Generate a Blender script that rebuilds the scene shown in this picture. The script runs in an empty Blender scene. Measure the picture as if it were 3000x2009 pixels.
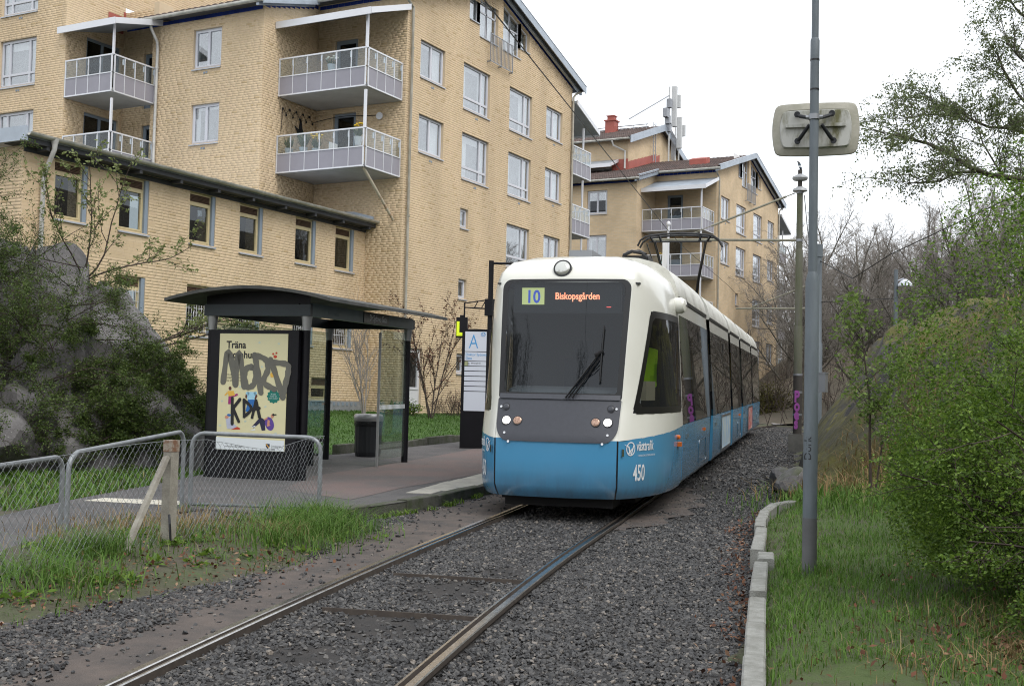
import bpy, math, random
import numpy as np
from mathutils import Matrix, Vector
random.seed(7); rng = np.random.default_rng(7)
SC = bpy.context.scene
COL = SC.collection
R = math.radians

# ---------------------------------------------------------------- camera
H = 1.55
def cam_rot(yaw, pit, rol):
    return Matrix.Rotation(yaw, 3, 'Z') @ Matrix.Rotation(math.pi/2+pit, 3, 'X') @ Matrix.Rotation(rol, 3, 'Z')
CM = cam_rot(R(27.909), R(2.848), R(1.364))
cd = bpy.data.cameras.new('camera'); cam = bpy.data.objects.new('camera', cd); COL.objects.link(cam)
cam.matrix_world = Matrix.Translation((0, 0, H)) @ CM.to_4x4()
cd.sensor_fit = 'HORIZONTAL'; cd.sensor_width = 36.0; cd.lens = 3440.14/3000*36
cd.clip_start = 0.1; cd.clip_end = 3000
SC.camera = cam

# ---------------------------------------------------------------- overcast sky, one soft sun
SUN_EL, SUN_AZ = R(52), R(112)       # azimuth from +Y towards +X
wd = bpy.data.worlds.new('World'); SC.world = wd; wd.use_nodes = True
nt = wd.node_tree; nt.nodes.clear()
sky = nt.nodes.new('ShaderNodeTexSky'); sky.sky_type = 'NISHITA'; sky.sun_disc = False
sky.sun_elevation = SUN_EL; sky.sun_rotation = SUN_AZ; sky.dust_density = 4.0; sky.air_density = 1.0
mixw = nt.nodes.new('ShaderNodeMix'); mixw.data_type = 'RGBA'; mixw.inputs[0].default_value = 0.93
mixw.inputs[7].default_value = (9.5, 9.85, 10.3, 1)      # the cloud sheet
bg = nt.nodes.new('ShaderNodeBackground'); bg.inputs[1].default_value = 0.095
ow = nt.nodes.new('ShaderNodeOutputWorld')
nt.links.new(sky.outputs[0], mixw.inputs[6]); nt.links.new(mixw.outputs[2], bg.inputs[0]); nt.links.new(bg.outputs[0], ow.inputs[0])
sl = bpy.data.lights.new('sun', 'SUN'); sl.energy = 1.1; sl.angle = R(28); sl.color = (1.0, 0.97, 0.92)
so = bpy.data.objects.new('sun', sl); COL.objects.link(so)
sd = Vector((math.sin(SUN_AZ)*math.cos(SUN_EL), math.cos(SUN_AZ)*math.cos(SUN_EL), math.sin(SUN_EL)))
so.rotation_euler = sd.to_track_quat('Z', 'Y').to_euler()
vs = SC.view_settings; vs.view_transform = 'Standard'; vs.look = 'None'; vs.gamma = 1.0; vs.use_curve_mapping = False
vs.exposure = 0.62
cy = SC.cycles; cy.use_denoising = True; cy.denoising_prefilter = 'NONE'; cy.filter_width = 1.1; cy.max_bounces = 6; cy.transparent_max_bounces = 10
cy.diffuse_bounces = 2; cy.glossy_bounces = 3; cy.transmission_bounces = 2; cy.use_adaptive_sampling = True; cy.adaptive_threshold = .02

# ---------------------------------------------------------------- materials
def nmat(name):
    m = bpy.data.materials.new(name); m.use_nodes = True
    n = m.node_tree.nodes; b = n.get('Principled BSDF'); return m, n, m.node_tree.links, b
def mat(name, col, rough=.6, metal=0., var=.0, scale=6., bump=0., bscale=40., col2=None, spec=.5, rnd=0., stretch=None, emit=None, coat=0., detail=4., thr=None):
    """Principled with noise between col and col2 (object space), optional bump and per-object shade"""
    m, n, l, b = nmat(name)
    b.inputs['Roughness'].default_value = rough; b.inputs['Metallic'].default_value = metal
    b.inputs['Specular IOR Level'].default_value = spec; b.inputs['Coat Weight'].default_value = coat
    b.inputs['Base Color'].default_value = (*col, 1)
    tc = n.new('ShaderNodeTexCoord')
    src = tc.outputs['Object']
    if stretch:
        mp = n.new('ShaderNodeMapping'); mp.inputs['Scale'].default_value = stretch; l.new(src, mp.inputs[0]); src = mp.outputs[0]
    if col2 is None and var > 0: col2 = tuple(max(0, c*(1-var)) for c in col)
    last = None
    if col2 is not None:
        nz = n.new('ShaderNodeTexNoise'); nz.inputs['Scale'].default_value = scale; nz.inputs['Detail'].default_value = detail
        nz.inputs['Roughness'].default_value = .65; l.new(src, nz.inputs['Vector'])
        cr = n.new('ShaderNodeValToRGB'); cr.color_ramp.elements[0].color = (*col, 1); cr.color_ramp.elements[1].color = (*col2, 1)
        a, z = thr or (.35, .65)
        cr.color_ramp.elements[0].position = a; cr.color_ramp.elements[1].position = z
        l.new(nz.outputs[0], cr.inputs[0]); last = cr.outputs[0]
    if rnd > 0:
        oi = n.new('ShaderNodeObjectInfo'); hs = n.new('ShaderNodeHueSaturation')
        mr = n.new('ShaderNodeMapRange'); mr.inputs[3].default_value = 1-rnd; mr.inputs[4].default_value = 1+rnd
        l.new(oi.outputs['Random'], mr.inputs[0]); l.new(mr.outputs[0], hs.inputs['Value'])
        if last is None: hs.inputs['Color'].default_value = (*col, 1)
        else: l.new(last, hs.inputs['Color'])
        last = hs.outputs[0]
    if last is not None: l.new(last, b.inputs['Base Color'])
    if bump > 0:
        nb = n.new('ShaderNodeTexNoise'); nb.inputs['Scale'].default_value = bscale; nb.inputs['Detail'].default_value = 5
        l.new(src, nb.inputs['Vector'])
        bp = n.new('ShaderNodeBump'); bp.inputs['Strength'].default_value = bump; bp.inputs['Distance'].default_value = .02
        l.new(nb.outputs[0], bp.inputs['Height']); l.new(bp.outputs[0], b.inputs['Normal'])
    if emit:
        b.inputs['Emission Color'].default_value = (*emit[0], 1); b.inputs['Emission Strength'].default_value = emit[1]
    return m
def island_mat(name, cols, rough=.85, per_object=False, noise=.12, nscale=3., big=None, bump=.15, bscale=60., spec=.3, trans=0., streak=None):
    """each loose piece takes its own shade from a ramp of colours"""
    m, n, l, b = nmat(name); b.inputs['Roughness'].default_value = rough; b.inputs['Specular IOR Level'].default_value = spec
    if per_object: o = n.new('ShaderNodeObjectInfo').outputs['Random']
    else: o = n.new('ShaderNodeNewGeometry').outputs['Random Per Island']
    cr = n.new('ShaderNodeValToRGB'); e = cr.color_ramp.elements
    k = len(cols)
    while len(e) < k: e.new(.5)
    for i, (p, c) in enumerate(cols): e[i].position = p; e[i].color = (*c, 1)
    l.new(o, cr.inputs[0])
    ge = n.new('ShaderNodeNewGeometry'); nz = n.new('ShaderNodeTexNoise'); nz.inputs['Scale'].default_value = nscale; nz.inputs['Detail'].default_value = 5
    if streak:
        mp = n.new('ShaderNodeMapping'); mp.inputs['Scale'].default_value = streak; l.new(ge.outputs['Position'], mp.inputs[0]); l.new(mp.outputs[0], nz.inputs['Vector'])
    else: l.new(ge.outputs['Position'], nz.inputs['Vector'])
    mr = n.new('ShaderNodeMapRange'); mr.inputs[1].default_value = .3; mr.inputs[2].default_value = .7; mr.inputs[3].default_value = 1-noise; mr.inputs[4].default_value = 1+noise
    l.new(nz.outputs[0], mr.inputs[0])
    hs = n.new('ShaderNodeHueSaturation'); l.new(cr.outputs[0], hs.inputs['Color']); l.new(mr.outputs[0], hs.inputs['Value'])
    l.new(hs.outputs[0], b.inputs['Base Color'])
    if bump > 0:
        nb = n.new('ShaderNodeTexNoise'); nb.inputs['Scale'].default_value = bscale; l.new(ge.outputs['Position'], nb.inputs['Vector'])
        bp = n.new('ShaderNodeBump'); bp.inputs['Strength'].default_value = bump; bp.inputs['Distance'].default_value = .01
        l.new(nb.outputs[0], bp.inputs['Height']); l.new(bp.outputs[0], b.inputs['Normal'])
    if trans > 0:
        tr = n.new('ShaderNodeBsdfTranslucent'); l.new(hs.outputs[0], tr.inputs[0]); mx = n.new('ShaderNodeMixShader'); mx.inputs[0].default_value = trans
        out = n.get('Material Output'); l.new(b.outputs[0], mx.inputs[1]); l.new(tr.outputs[0], mx.inputs[2]); l.new(mx.outputs[0], out.inputs[0])
    return m
def glass_mat(name, tint=(.85, .9, .88), ior=1.5, base=.0, rough=.0, gain=1., body=None, bodyf=0.):
    """thin pane: transparent (tinted) plus mirror reflection by Fresnel; optional dusty body"""
    m, n, l, b = nmat(name)
    t = n.new('ShaderNodeBsdfTransparent'); t.inputs[0].default_value = (*tint, 1)
    g = n.new('ShaderNodeBsdfGlossy'); g.inputs['Roughness'].default_value = rough; g.inputs[0].default_value = (.95, .97, 1, 1)
    lw = n.new('ShaderNodeLayerWeight'); lw.inputs[0].default_value = .5; pw = n.new('ShaderNodeMath'); pw.operation = 'POWER'; pw.inputs[1].default_value = 5; l.new(lw.outputs['Facing'], pw.inputs[0])
    f0 = ((ior-1)/(ior+1))**2; fr = n.new('ShaderNodeMath'); fr.operation = 'MULTIPLY_ADD'; fr.inputs[1].default_value = 1-f0; fr.inputs[2].default_value = f0; l.new(pw.outputs[0], fr.inputs[0])
    ma = n.new('ShaderNodeMath'); ma.operation = 'MULTIPLY_ADD'; ma.inputs[1].default_value = gain; ma.inputs[2].default_value = base; ma.use_clamp = True
    mx = n.new('ShaderNodeMixShader'); l.new(fr.outputs[0], ma.inputs[0]); l.new(ma.outputs[0], mx.inputs[0])
    src = t.outputs[0]
    if body:
        d = n.new('ShaderNodeBsdfDiffuse'); d.inputs[0].default_value = (*body, 1); m2 = n.new('ShaderNodeMixShader'); m2.inputs[0].default_value = bodyf
        l.new(t.outputs[0], m2.inputs[1]); l.new(d.outputs[0], m2.inputs[2]); src = m2.outputs[0]
    l.new(src, mx.inputs[1]); l.new(g.outputs[0], mx.inputs[2]); l.new(mx.outputs[0], n.get('Material Output').inputs[0])
    return m

# ---------------------------------------------------------------- mesh helpers
class MB:
    def __init__(s): s.v = []; s.f = []; s.m = []; s.cm = 0
    def add(s, vs_, fs):
        k = len(s.v); s.v += [tuple(map(float, v)) for v in vs_]; s.f += [tuple(i+k for i in f) for f in fs]; s.m += [s.cm]*len(fs); return s
    def box(s, x0, x1, y0, y1, z0, z1):
        if x0 > x1: x0, x1 = x1, x0
        if y0 > y1: y0, y1 = y1, y0
        if z0 > z1: z0, z1 = z1, z0
        return s.add([(x0,y0,z0),(x1,y0,z0),(x1,y1,z0),(x0,y1,z0),(x0,y0,z1),(x1,y0,z1),(x1,y1,z1),(x0,y1,z1)],
              [(0,3,2,1),(4,5,6,7),(0,1,5,4),(1,2,6,5),(2,3,7,6),(3,0,4,7)])
    def obox(s, o, ax, ay, az):
        """box from corner o along three edge vectors"""
        o, ax, ay, az = map(np.array, (o, ax, ay, az))
        if np.dot(np.cross(ax, ay), az) < 0: ax, ay = ay, ax
        P = [o, o+ax, o+ax+ay, o+ay]; P += [p+az for p in P]
        return s.add(P, [(0,3,2,1),(4,5,6,7),(0,1,5,4),(1,2,6,5),(2,3,7,6),(3,0,4,7)])
    def bar(s, a, b, w, h=None, up=(0,0,1)):
        """rectangular bar from a to b, w wide, h high"""
        h = h or w; a = np.array(a, float); b = np.array(b, float); d = b-a; u = np.array(up, float)
        if np.linalg.norm(np.cross(d, u)) < 1e-6: u = np.array((1., 0, 0))
        sd = np.cross(d, u); sd /= np.linalg.norm(sd); u = np.cross(sd, d); u /= np.linalg.norm(u)
        return s.obox(a-sd*w/2-u*h/2, d, sd*w, u*h)
    def tube(s, pts, r, n=8, cap=True, closed=False):
        pts = [np.array(p, float) for p in pts]; m = len(pts)
        rs = r if hasattr(r, '__len__') else [r]*m
        prev = None; rings = []
        for i, p in enumerate(pts):
            a = pts[i-1] if i > 0 else (pts[-1] if closed else p); b = pts[i+1] if i < m-1 else (pts[0] if closed else p)
            t = b-a; L = np.linalg.norm(t); t = t/L if L > 1e-9 else np.array((0, 0, 1.))
            if prev is None:
                u = np.array((0, 0, 1.)) if abs(t[2]) < .9 else np.array((1., 0, 0))
            else: u = prev
            u = u - t*np.dot(u, t); u /= max(np.linalg.norm(u), 1e-9); prev = u; w = np.cross(t, u)
            rings.append([p+rs[i]*(u*math.cos(2*math.pi*k/n)+w*math.sin(2*math.pi*k/n)) for k in range(n)])
        vs_ = [q for rg in rings for q in rg]; fs = []
        for i in range(m if closed else m-1):
            j = (i+1) % m
            for k in range(n): fs.append((i*n+k, i*n+(k+1) % n, j*n+(k+1) % n, j*n+k))
        if cap and not closed: fs += [tuple(range(n-1, -1, -1)), tuple((m-1)*n+k for k in range(n))]
        return s.add(vs_, fs)
    def lathe(s, c, prof, n=24, axis='z'):
        """prof [(r,h)] revolved about an axis through c"""
        vs_ = []; fs = []; m = len(prof)
        for r, h in prof:
            for k in range(n):
                a = 2*math.pi*k/n; x, y = r*math.cos(a), r*math.sin(a)
                vs_.append({'z': (c[0]+x, c[1]+y, c[2]+h), 'x': (c[0]+h, c[1]+x, c[2]+y), 'y': (c[0]+y, c[1]+h, c[2]+x)}[axis])
        for i in range(m-1):
            for k in range(n): fs.append((i*n+k, i*n+(k+1) % n, (i+1)*n+(k+1) % n, (i+1)*n+k))
        fs.append(tuple(range(n-1, -1, -1))); fs.append(tuple((m-1)*n+k for k in range(n)))
        return s.add(vs_, fs)
    def prism(s, poly, d):
        """closed polygon (3d points) pushed along d"""
        n = len(poly); d = np.array(d, float); p = [np.array(q, float) for q in poly]
        nrm = sum((np.cross(p[i]-p[0], p[i+1]-p[0]) for i in range(1, n-1)), np.zeros(3))
        if np.dot(nrm, d) > 0: p = p[::-1]
        return s.add(p+[q+d for q in p], [tuple(range(n)), tuple(range(2*n-1, n-1, -1))]+[((i+1) % n, i, i+n, (i+1) % n+n) for i in range(n)])
    def quad(s, a, b, c, d): return s.add([a, b, c, d], [(0, 1, 2, 3)])
    def grid(s, P, flip=False):
        P = np.asarray(P, float); a, b = P.shape[:2]
        f = [(i*b+j, i*b+j+1, (i+1)*b+j+1, (i+1)*b+j) for i in range(a-1) for j in range(b-1)]
        if flip: f = [q[::-1] for q in f]
        return s.add(P.reshape(-1, 3), f)
    def build(s, name, material, parent=None, smooth=False, **k):
        return mesh_obj(name, s.v, s.f, material, parent, smooth, mi=s.m, **k)
ORG = {}
def mesh_obj(name, v, f, material, parent=None, smooth=False, mi=None, **k):
    org = ORG.get(parent.name, np.zeros(3)) if parent else np.zeros(3)
    me = bpy.data.meshes.new(name)
    va = np.asarray(v, float).reshape(-1, 3) - org
    me.from_pydata(va.tolist(), [], f)
    if k.pop('weld', False):
        import bmesh
        bm = bmesh.new(); bm.from_mesh(me); bmesh.ops.remove_doubles(bm, verts=bm.verts[:], dist=.0008); bm.to_mesh(me); bm.free(); mi = None
    ms = material if isinstance(material, (list, tuple)) else [material]
    for m in ms: me.materials.append(m)
    if mi is not None and len(ms) > 1: me.polygons.foreach_set('material_index', np.array(mi, np.int32))
    if smooth:
        me.polygons.foreach_set('use_smooth', np.ones(len(me.polygons), bool))
        if smooth != 'all': me.set_sharp_from_angle(angle=R(smooth if isinstance(smooth, (int, float)) and smooth is not True else 40))
    me.update()
    o = bpy.data.objects.new(name, me); COL.objects.link(o)
    if parent: o.parent = parent
    ORG[o.name] = org
    tag(o, **k); return o
def fast_mesh(name, V, F, material, parent=None, **k):
    """numpy V (n,3), F (m,4) or (m,3)"""
    org = ORG.get(parent.name, np.zeros(3)) if parent else np.zeros(3)
    me = bpy.data.meshes.new(name); V = np.asarray(V, np.float32)-org.astype(np.float32); F = np.asarray(F, np.int32); q = F.shape[1]
    me.vertices.add(len(V)); me.vertices.foreach_set('co', V.ravel())
    me.loops.add(F.size); me.loops.foreach_set('vertex_index', F.ravel())
    me.polygons.add(len(F)); me.polygons.foreach_set('loop_start', np.arange(len(F), dtype=np.int32)*q)
    me.materials.append(material); me.update(calc_edges=True); me.validate()
    o = bpy.data.objects.new(name, me); COL.objects.link(o)
    if parent: o.parent = parent
    ORG[o.name] = org; tag(o, **k); return o
def tag(o, label=None, cat=None, group=None, kind=None):
    if label: o['label'] = label
    if cat: o['category'] = cat
    if group: o['group'] = group
    if kind: o['kind'] = kind
    return o
def thing(name, loc, label, cat, group=None):
    o = bpy.data.objects.new(name, None); COL.objects.link(o); o.location = loc; o.empty_display_size = .2
    ORG[o.name] = np.array(loc, float); return tag(o, label, cat, group)
def copy_tree(o, parent=None):
    c = o.copy(); COL.objects.link(c); c.parent = parent
    for ch in o.children: copy_tree(ch, c)
    return c
def text_part(name, body, material, parent, loc, rot, size, align='LEFT', extrude=.002, sx=1., bold=0., rows=1.):
    """flat lettering; rot is a 3x3 matrix whose columns are right, up, out (world)"""
    cu = bpy.data.curves.new(name, 'FONT'); cu.body = body; cu.size = size; cu.extrude = extrude; cu.align_x = align; cu.offset = bold; cu.resolution_u = 3; cu.space_line = rows
    t = bpy.data.objects.new(name, cu); COL.objects.link(t)
    dg = bpy.context.evaluated_depsgraph_get(); me = bpy.data.meshes.new_from_object(t.evaluated_get(dg))
    COL.objects.unlink(t); bpy.data.objects.remove(t); bpy.data.curves.remove(cu)
    org = ORG.get(parent.name, np.zeros(3))
    rot = np.array(rot, float); n = len(me.vertices); co = np.empty(n*3); me.vertices.foreach_get('co', co); co = co.reshape(-1, 3)*np.array((sx, 1, 1))
    co = co @ rot.T + np.array(loc, float) - org
    me.vertices.foreach_set('co', co.ravel()); me.materials.clear(); me.materials.append(material); me.update()
    o = bpy.data.objects.new(name, me); COL.objects.link(o); o.parent = parent; ORG[o.name] = org
    return o
def hsh(*a):
    x = math.sin(sum(v*k for v, k in zip(a, (12.9898, 78.233, 37.719))))*43758.5453; return x-math.floor(x)
def vnoise(x, y, seed=0):
    """value noise, numpy"""
    x = np.asarray(x, float); y = np.asarray(y, float); xi = np.floor(x); yi = np.floor(y); fx = x-xi; fy = y-yi
    def h(a, b): t = np.sin(a*127.1+b*311.7+seed*74.7)*43758.5453; return t-np.floor(t)
    fx = fx*fx*(3-2*fx); fy = fy*fy*(3-2*fy)
    return (h(xi, yi)*(1-fx)+h(xi+1, yi)*fx)*(1-fy)+(h(xi, yi+1)*(1-fx)+h(xi+1, yi+1)*fx)*fy
def fbm(x, y, o=4, seed=0): return sum(vnoise(x*2**i, y*2**i, seed+i)*.5**(i+1) for i in range(o))
# ================================================================ terrain and track geometry
TO = np.array((-6.732, 14.653, .116)); TH = R(-13.56)
TU = np.array((math.sin(TH), math.cos(TH))); TR = np.array((math.cos(TH), -math.sin(TH)))
def st(x, y):
    dx = np.asarray(x, float)-TO[0]; dy = np.asarray(y, float)-TO[1]
    return dx*TU[0]+dy*TU[1]+10, dx*TR[0]+dy*TR[1]
def xy(s, t): return TO[0]+(s-10)*TU[0]+t*TR[0], TO[1]+(s-10)*TU[1]+t*TR[1]
def base(s):
    s = np.asarray(s, float); s = np.clip(s, -12, 120)
    return np.where(s < 9, .011*s, np.where(s < 46, .099+.0188*(s-9), .7946+.006*(s-46)))
def sm(a, b, x): t = np.clip((np.asarray(x, float)-a)/(b-a), 0, 1); return t*t*(3-2*t)
def gz(x, y):
    """height of the land"""
    x = np.asarray(x, float); y = np.asarray(y, float); s, t = st(x, y); b = base(s); z = b.copy()
    lw = np.clip((-14.9-x)/9.2, 0, 1)*(s > 3)
    z = z+np.where(t < -5.5, sm(-5.5, -6.2, t)*.1, 0)*(s > 13)
    z = z+lw*np.maximum(1.06-b-.1, 0)*sm(14, 17, s)
    z = z+sm(2.75, 3.0, t)*.10+np.clip(t-3, 0, 12)*.055
    return z
PX, PY = None, None
# track centre line: gentle curve near the camera, straight under the tram, right-hand bend far off
_ss = np.arange(-6, 70.01, .25); _h = -.299+.0079*np.minimum(_ss, 7); _w = np.clip((_ss-5)/6, 0, 1); _h = _h*(1-_w)+TH*_w
_h = np.where(_ss > 39, TH+(_ss-39)/32, _h)
_dx = np.sin((_h[1:]+_h[:-1])/2)*.25; _dy = np.cos((_h[1:]+_h[:-1])/2)*.25
_x = np.concatenate([[0], np.cumsum(_dx)]); _y = np.concatenate([[0], np.cumsum(_dy)])
_i = int(np.argmin(abs(_ss-10))); _x += TO[0]-_x[_i]; _y += TO[1]-_y[_i]
def track_pt(s, off, dz=0):
    x = np.interp(s, _ss, _x); y = np.interp(s, _ss, _y); h = np.interp(s, _ss, _h)
    return np.stack([x+np.cos(h)*off, y-np.sin(h)*off, base(s)+dz+0*np.asarray(s, float)], -1)
def track_t(x, y):
    """lateral offset from the true centre line, and s"""
    x = np.asarray(x, float); y = np.asarray(y, float); s, _ = st(x, y); s = np.clip(s, -6, 70)
    for _k in range(3):
        cx = np.interp(s, _ss, _x); cyy = np.interp(s, _ss, _y); h = np.interp(s, _ss, _h)
        s = np.clip(s+(x-cx)*np.sin(h)+(y-cyy)*np.cos(h), -6, 70)
    return s, (x-cx)*np.cos(h)-(y-cyy)*np.sin(h)

def inpoly(x, y, poly):
    x = np.asarray(x, float); y = np.asarray(y, float); r = np.zeros(x.shape, bool); n = len(poly)
    for i in range(n):
        x1, y1 = poly[i]; x2, y2 = poly[(i+1) % n]
        if y1 == y2: continue
        c = ((y1 > y) != (y2 > y)) & (x < (x2-x1)*(y-y1)/(y2-y1)+x1); r ^= c
    return r

M_SOIL = mat('soil', (.075, .06, .045), .95, col2=(.06, .075, .03), scale=1.2, bump=.5, bscale=25)
M_BED = mat('ballast_dirt', (.04, .035, .032), .95, col2=(.02, .019, .019), scale=3.5, bump=.6, bscale=60)
M_SAND = mat('sand_dirt', (.118, .094, .081), .95, col2=(.064, .056, .052), scale=2.6, bump=.5, bscale=120, detail=8)
M_ASPH = mat('asphalt', (.12, .112, .110), .9, col2=(.078, .076, .078), scale=1.6, bump=.5, bscale=220, detail=9)
M_RED = mat('red_asphalt', (.165, .122, .113), .9, col2=(.125, .113, .11), scale=.9, bump=.5, bscale=220, detail=9, thr=(.4, .62))
M_CONC = mat('kerb_concrete', (.31, .31, .29), .9, col2=(.19, .19, .17), scale=7, bump=.5, bscale=90, detail=8)
M_MOSSK = mat('mossy_kerb', (.10, .095, .085), .95, col2=(.05, .06, .03), scale=5, bump=.6, bscale=60)
M_LAWN = mat('lawn_turf', (.065, .14, .022), .95, col2=(.035, .075, .014), scale=3, bump=.8, bscale=90)
M_WHITE = mat('road_paint', (.62, .58, .48), .8, col2=(.4, .38, .33), scale=9)

# ground sheet to the horizon
def nonuni(a):
    return np.array(sorted(set(np.round(np.concatenate([np.arange(-46, 14.1, 1.0), np.arange(-10, 6, .5), np.array([-600, -300, -150, -90, -65, 20, 30, 45, 70, 120, 250, 600])]), 2)))) if a == 'x' else \
        np.array(sorted(set(np.round(np.concatenate([np.arange(-6, 90.1, 1.0), np.arange(0, 30, .5), np.array([-600, -200, -80, -30, -15, 110, 140, 200, 320, 600])]), 2))))
gx = nonuni('x'); gy = nonuni('y'); GX, GY = np.meshgrid(gx, gy)
_s, _t = st(GX, GY); GZ = gz(GX, GY)-.03-.12*((_t > -6.3) & (_t < 2.9) & (_s > -8) & (_s < 46))+.03*(fbm(GX*.7, GY*.7)-.5)
b_ = MB(); b_.grid(np.stack([GX, GY, GZ], -1)); b_.build('ground', M_SOIL, smooth='all', kind='structure')

def sheet(name, poly, zf, m, step=.3, kind='structure', parent=None, smooth=True, **k):
    """fine grid clipped to a plan polygon, draped over zf"""
    p = np.array(poly); x0, y0 = p.min(0); x1, y1 = p.max(0)
    X = np.arange(x0, x1+step, step); Y = np.arange(y0, y1+step, step)
    import bmesh
    bm = bmesh.new(); f = bm.faces.new([bm.verts.new((a, c, 0)) for a, c in poly])
    bmesh.ops.triangulate(bm, faces=[f])
    for a in X[1:-1]: bmesh.ops.bisect_plane(bm, geom=bm.verts[:]+bm.edges[:]+bm.faces[:], plane_co=(a, 0, 0), plane_no=(1, 0, 0))
    for a in Y[1:-1]: bmesh.ops.bisect_plane(bm, geom=bm.verts[:]+bm.edges[:]+bm.faces[:], plane_co=(0, a, 0), plane_no=(0, 1, 0))
    bmesh.ops.remove_doubles(bm, verts=bm.verts[:], dist=.001)
    co = np.array([v.co[:] for v in bm.verts]); z = zf(co[:, 0], co[:, 1])
    for v, zz in zip(bm.verts, z): v.co.z = zz
    bmesh.ops.recalc_face_normals(bm, faces=bm.faces[:])
    if sum(f.normal.z for f in bm.faces) < 0: bmesh.ops.reverse_faces(bm, faces=bm.faces[:])
    org = ORG.get(parent.name, np.zeros(3)) if parent else np.zeros(3)
    if parent:
        for v in bm.verts: v.co -= Vector(org)
    me = bpy.data.meshes.new(name); bm.to_mesh(me); bm.free(); me.materials.append(m)
    if smooth: me.polygons.foreach_set('use_smooth', np.ones(len(me.polygons), bool))
    o = bpy.data.objects.new(name, me); COL.objects.link(o)
    if parent: o.parent = parent
    ORG[o.name] = org
    return tag(o, kind=kind, **k)

def strip(name, s0, s1, ta, tb, dz, m, step=.5, nt_=4, rough=0., **k):
    ss = np.arange(s0, s1+step/2, step); tt = np.linspace(0, 1, nt_+1)
    P = np.zeros((len(ss), nt_+1, 3))
    for j, q in enumerate(tt):
        off = ta(ss)*(1-q)+tb(ss)*q
        pp = track_pt(ss, 0); h = np.interp(ss, _ss, _h)
        P[:, j, 0] = pp[:, 0]+np.cos(h)*off; P[:, j, 1] = pp[:, 1]-np.sin(h)*off; P[:, j, 2] = base(ss)+dz
    if rough: P[..., 2] += rough*(fbm(P[..., 0]*3, P[..., 1]*3)-.5)
    b = MB(); b.grid(P, flip=True); return b.build(name, m, smooth='all', **k)
cst = lambda v: (lambda s: np.full_like(np.asarray(s, float), v))
strip('ballast_bed', -6, 60, cst(-.72), cst(2.78), -.062, M_BED, .3, 14, .02, kind='structure')
strip('trackside_sand', -6, 60, cst(-4.6), cst(-.815), -.016, M_SAND, .3, 14, .02, kind='structure')
strip('sand_patch', 8.2, 14.5, lambda s: .83+0*s, lambda s: 1.0+.55*np.sin((s-8.2)/6.3*math.pi)+.12*np.sin(s*5), -.045, M_SAND, .2, 6, .03, kind='structure')

# ---- rails: grooved section swept along the curve
M_STEEL = mat('rail_steel', (.62, .61, .60), .22, 1.0, col2=(.42, .40, .38), scale=14)
M_RUST = mat('rail_rust', (.065, .053, .046), .7, .3, col2=(.10, .082, .068), scale=9)
def rail(side, label):
    c = .755*side
    prof = [(-.058, -.15), (-.058, -.012), (-.052, -.004), (-.036, -.004), (-.03, -.04), (-.004, -.04), (.0, -.006), (.006, 0), (.052, 0), (.058, -.008), (.058, -.04), (.04, -.06), (.04, -.15)]
    mats = [1, 0, 0, 1, 1, 1, 0, 0, 0, 1, 1, 1]
    ss = np.concatenate([np.arange(-6, 16, .25), np.arange(16, 66, .5)]); P = np.zeros((len(ss), len(prof), 3))
    for j, (dx, dz) in enumerate(prof): P[:, j] = track_pt(ss, c+dx*side, dz)
    b = MB(); n = len(prof)
    f = [(i*n+j, (i+1)*n+j, (i+1)*n+j+1, i*n+j+1) for i in range(len(ss)-1) for j in range(n-1)]
    if side > 0: f = [q[::-1] for q in f]
    b.add(P.reshape(-1, 3), f); b.m = [mats[j] for i in range(len(ss)-1) for j in range(n-1)]
    return b.build('tram_rail', [M_STEEL, M_RUST], label=label, cat='rail', group='rails of the tram track')
rail(-1, 'left steel grooved rail running beside the sandy strip')
rail(1, 'right steel grooved rail with ballast on both sides')
for a, c, lab in (((1285, 1725), (1484, 1734), 'rusty tie bar between the rails, the one nearer the tram'), ((1064, 1846), (1322, 1862), 'rusty tie bar between the rails, the one nearer the viewer')):
    s0 = 4.05 if a[0] > 1200 else 2.35
    p = track_pt(np.array([s0, s0]), np.array([-.5, .72]), -.05)
    b = MB(); b.bar(p[0]+(0, 0, .0), p[1], .012, .055); b.tube([p[1]-(0.05*TR[0], .05*TR[1], 0), p[1]], .018, 6); b.build('tie_bar', M_RUST, label=lab, cat='tie bar', group='tie bars between the rails')

# ---- platform and path (one asphalt sheet), its kerbstones
def line_s(s, t): return [tuple(float(q) for q in xy(a, t)) for a in s]
KERB = [(-8.23, 11.03), (-8.30, 11.9), (-8.33, 12.84), (-8.36, 13.7), (-8.60, 15.0)]+line_s(np.arange(12, 41, 2.), -1.52)
PLAT = KERB+line_s([40], -6.2)+[(-15.3, 26.7), (-14.85, 23.0), (-14.5, 19.9), (-14.6, 18.2), (-13.7, 15.8), (-12.3, 12.2), (-11.6, 10.3), (-11.05, 8.9), (-10.3, 7.0), (-9.5, 5.3), (-8.6, 3.4), (-7.6, 3.6), (-8.6, 6.8), (-9.40, 8.2), (-10.25, 10.8), (-8.75, 11.45)]
def plat_z(x, y):
    s, t = st(x, y); return base(s)+.03+.10*sm(2, 7.5, s)
sheet('platform', PLAT, plat_z, M_ASPH, .6)
RED = [(-9.0, 12.6), (-9.4, 14.4)]+line_s(np.arange(13, 38, 3.), -2.35)+line_s([37, 30, 22, 16], -4.4)+[(-11.6, 15.2), (-10.6, 13.2)]
sheet('red_paving', RED, lambda x, y: plat_z(x, y)+.004, M_RED, .6)
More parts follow.
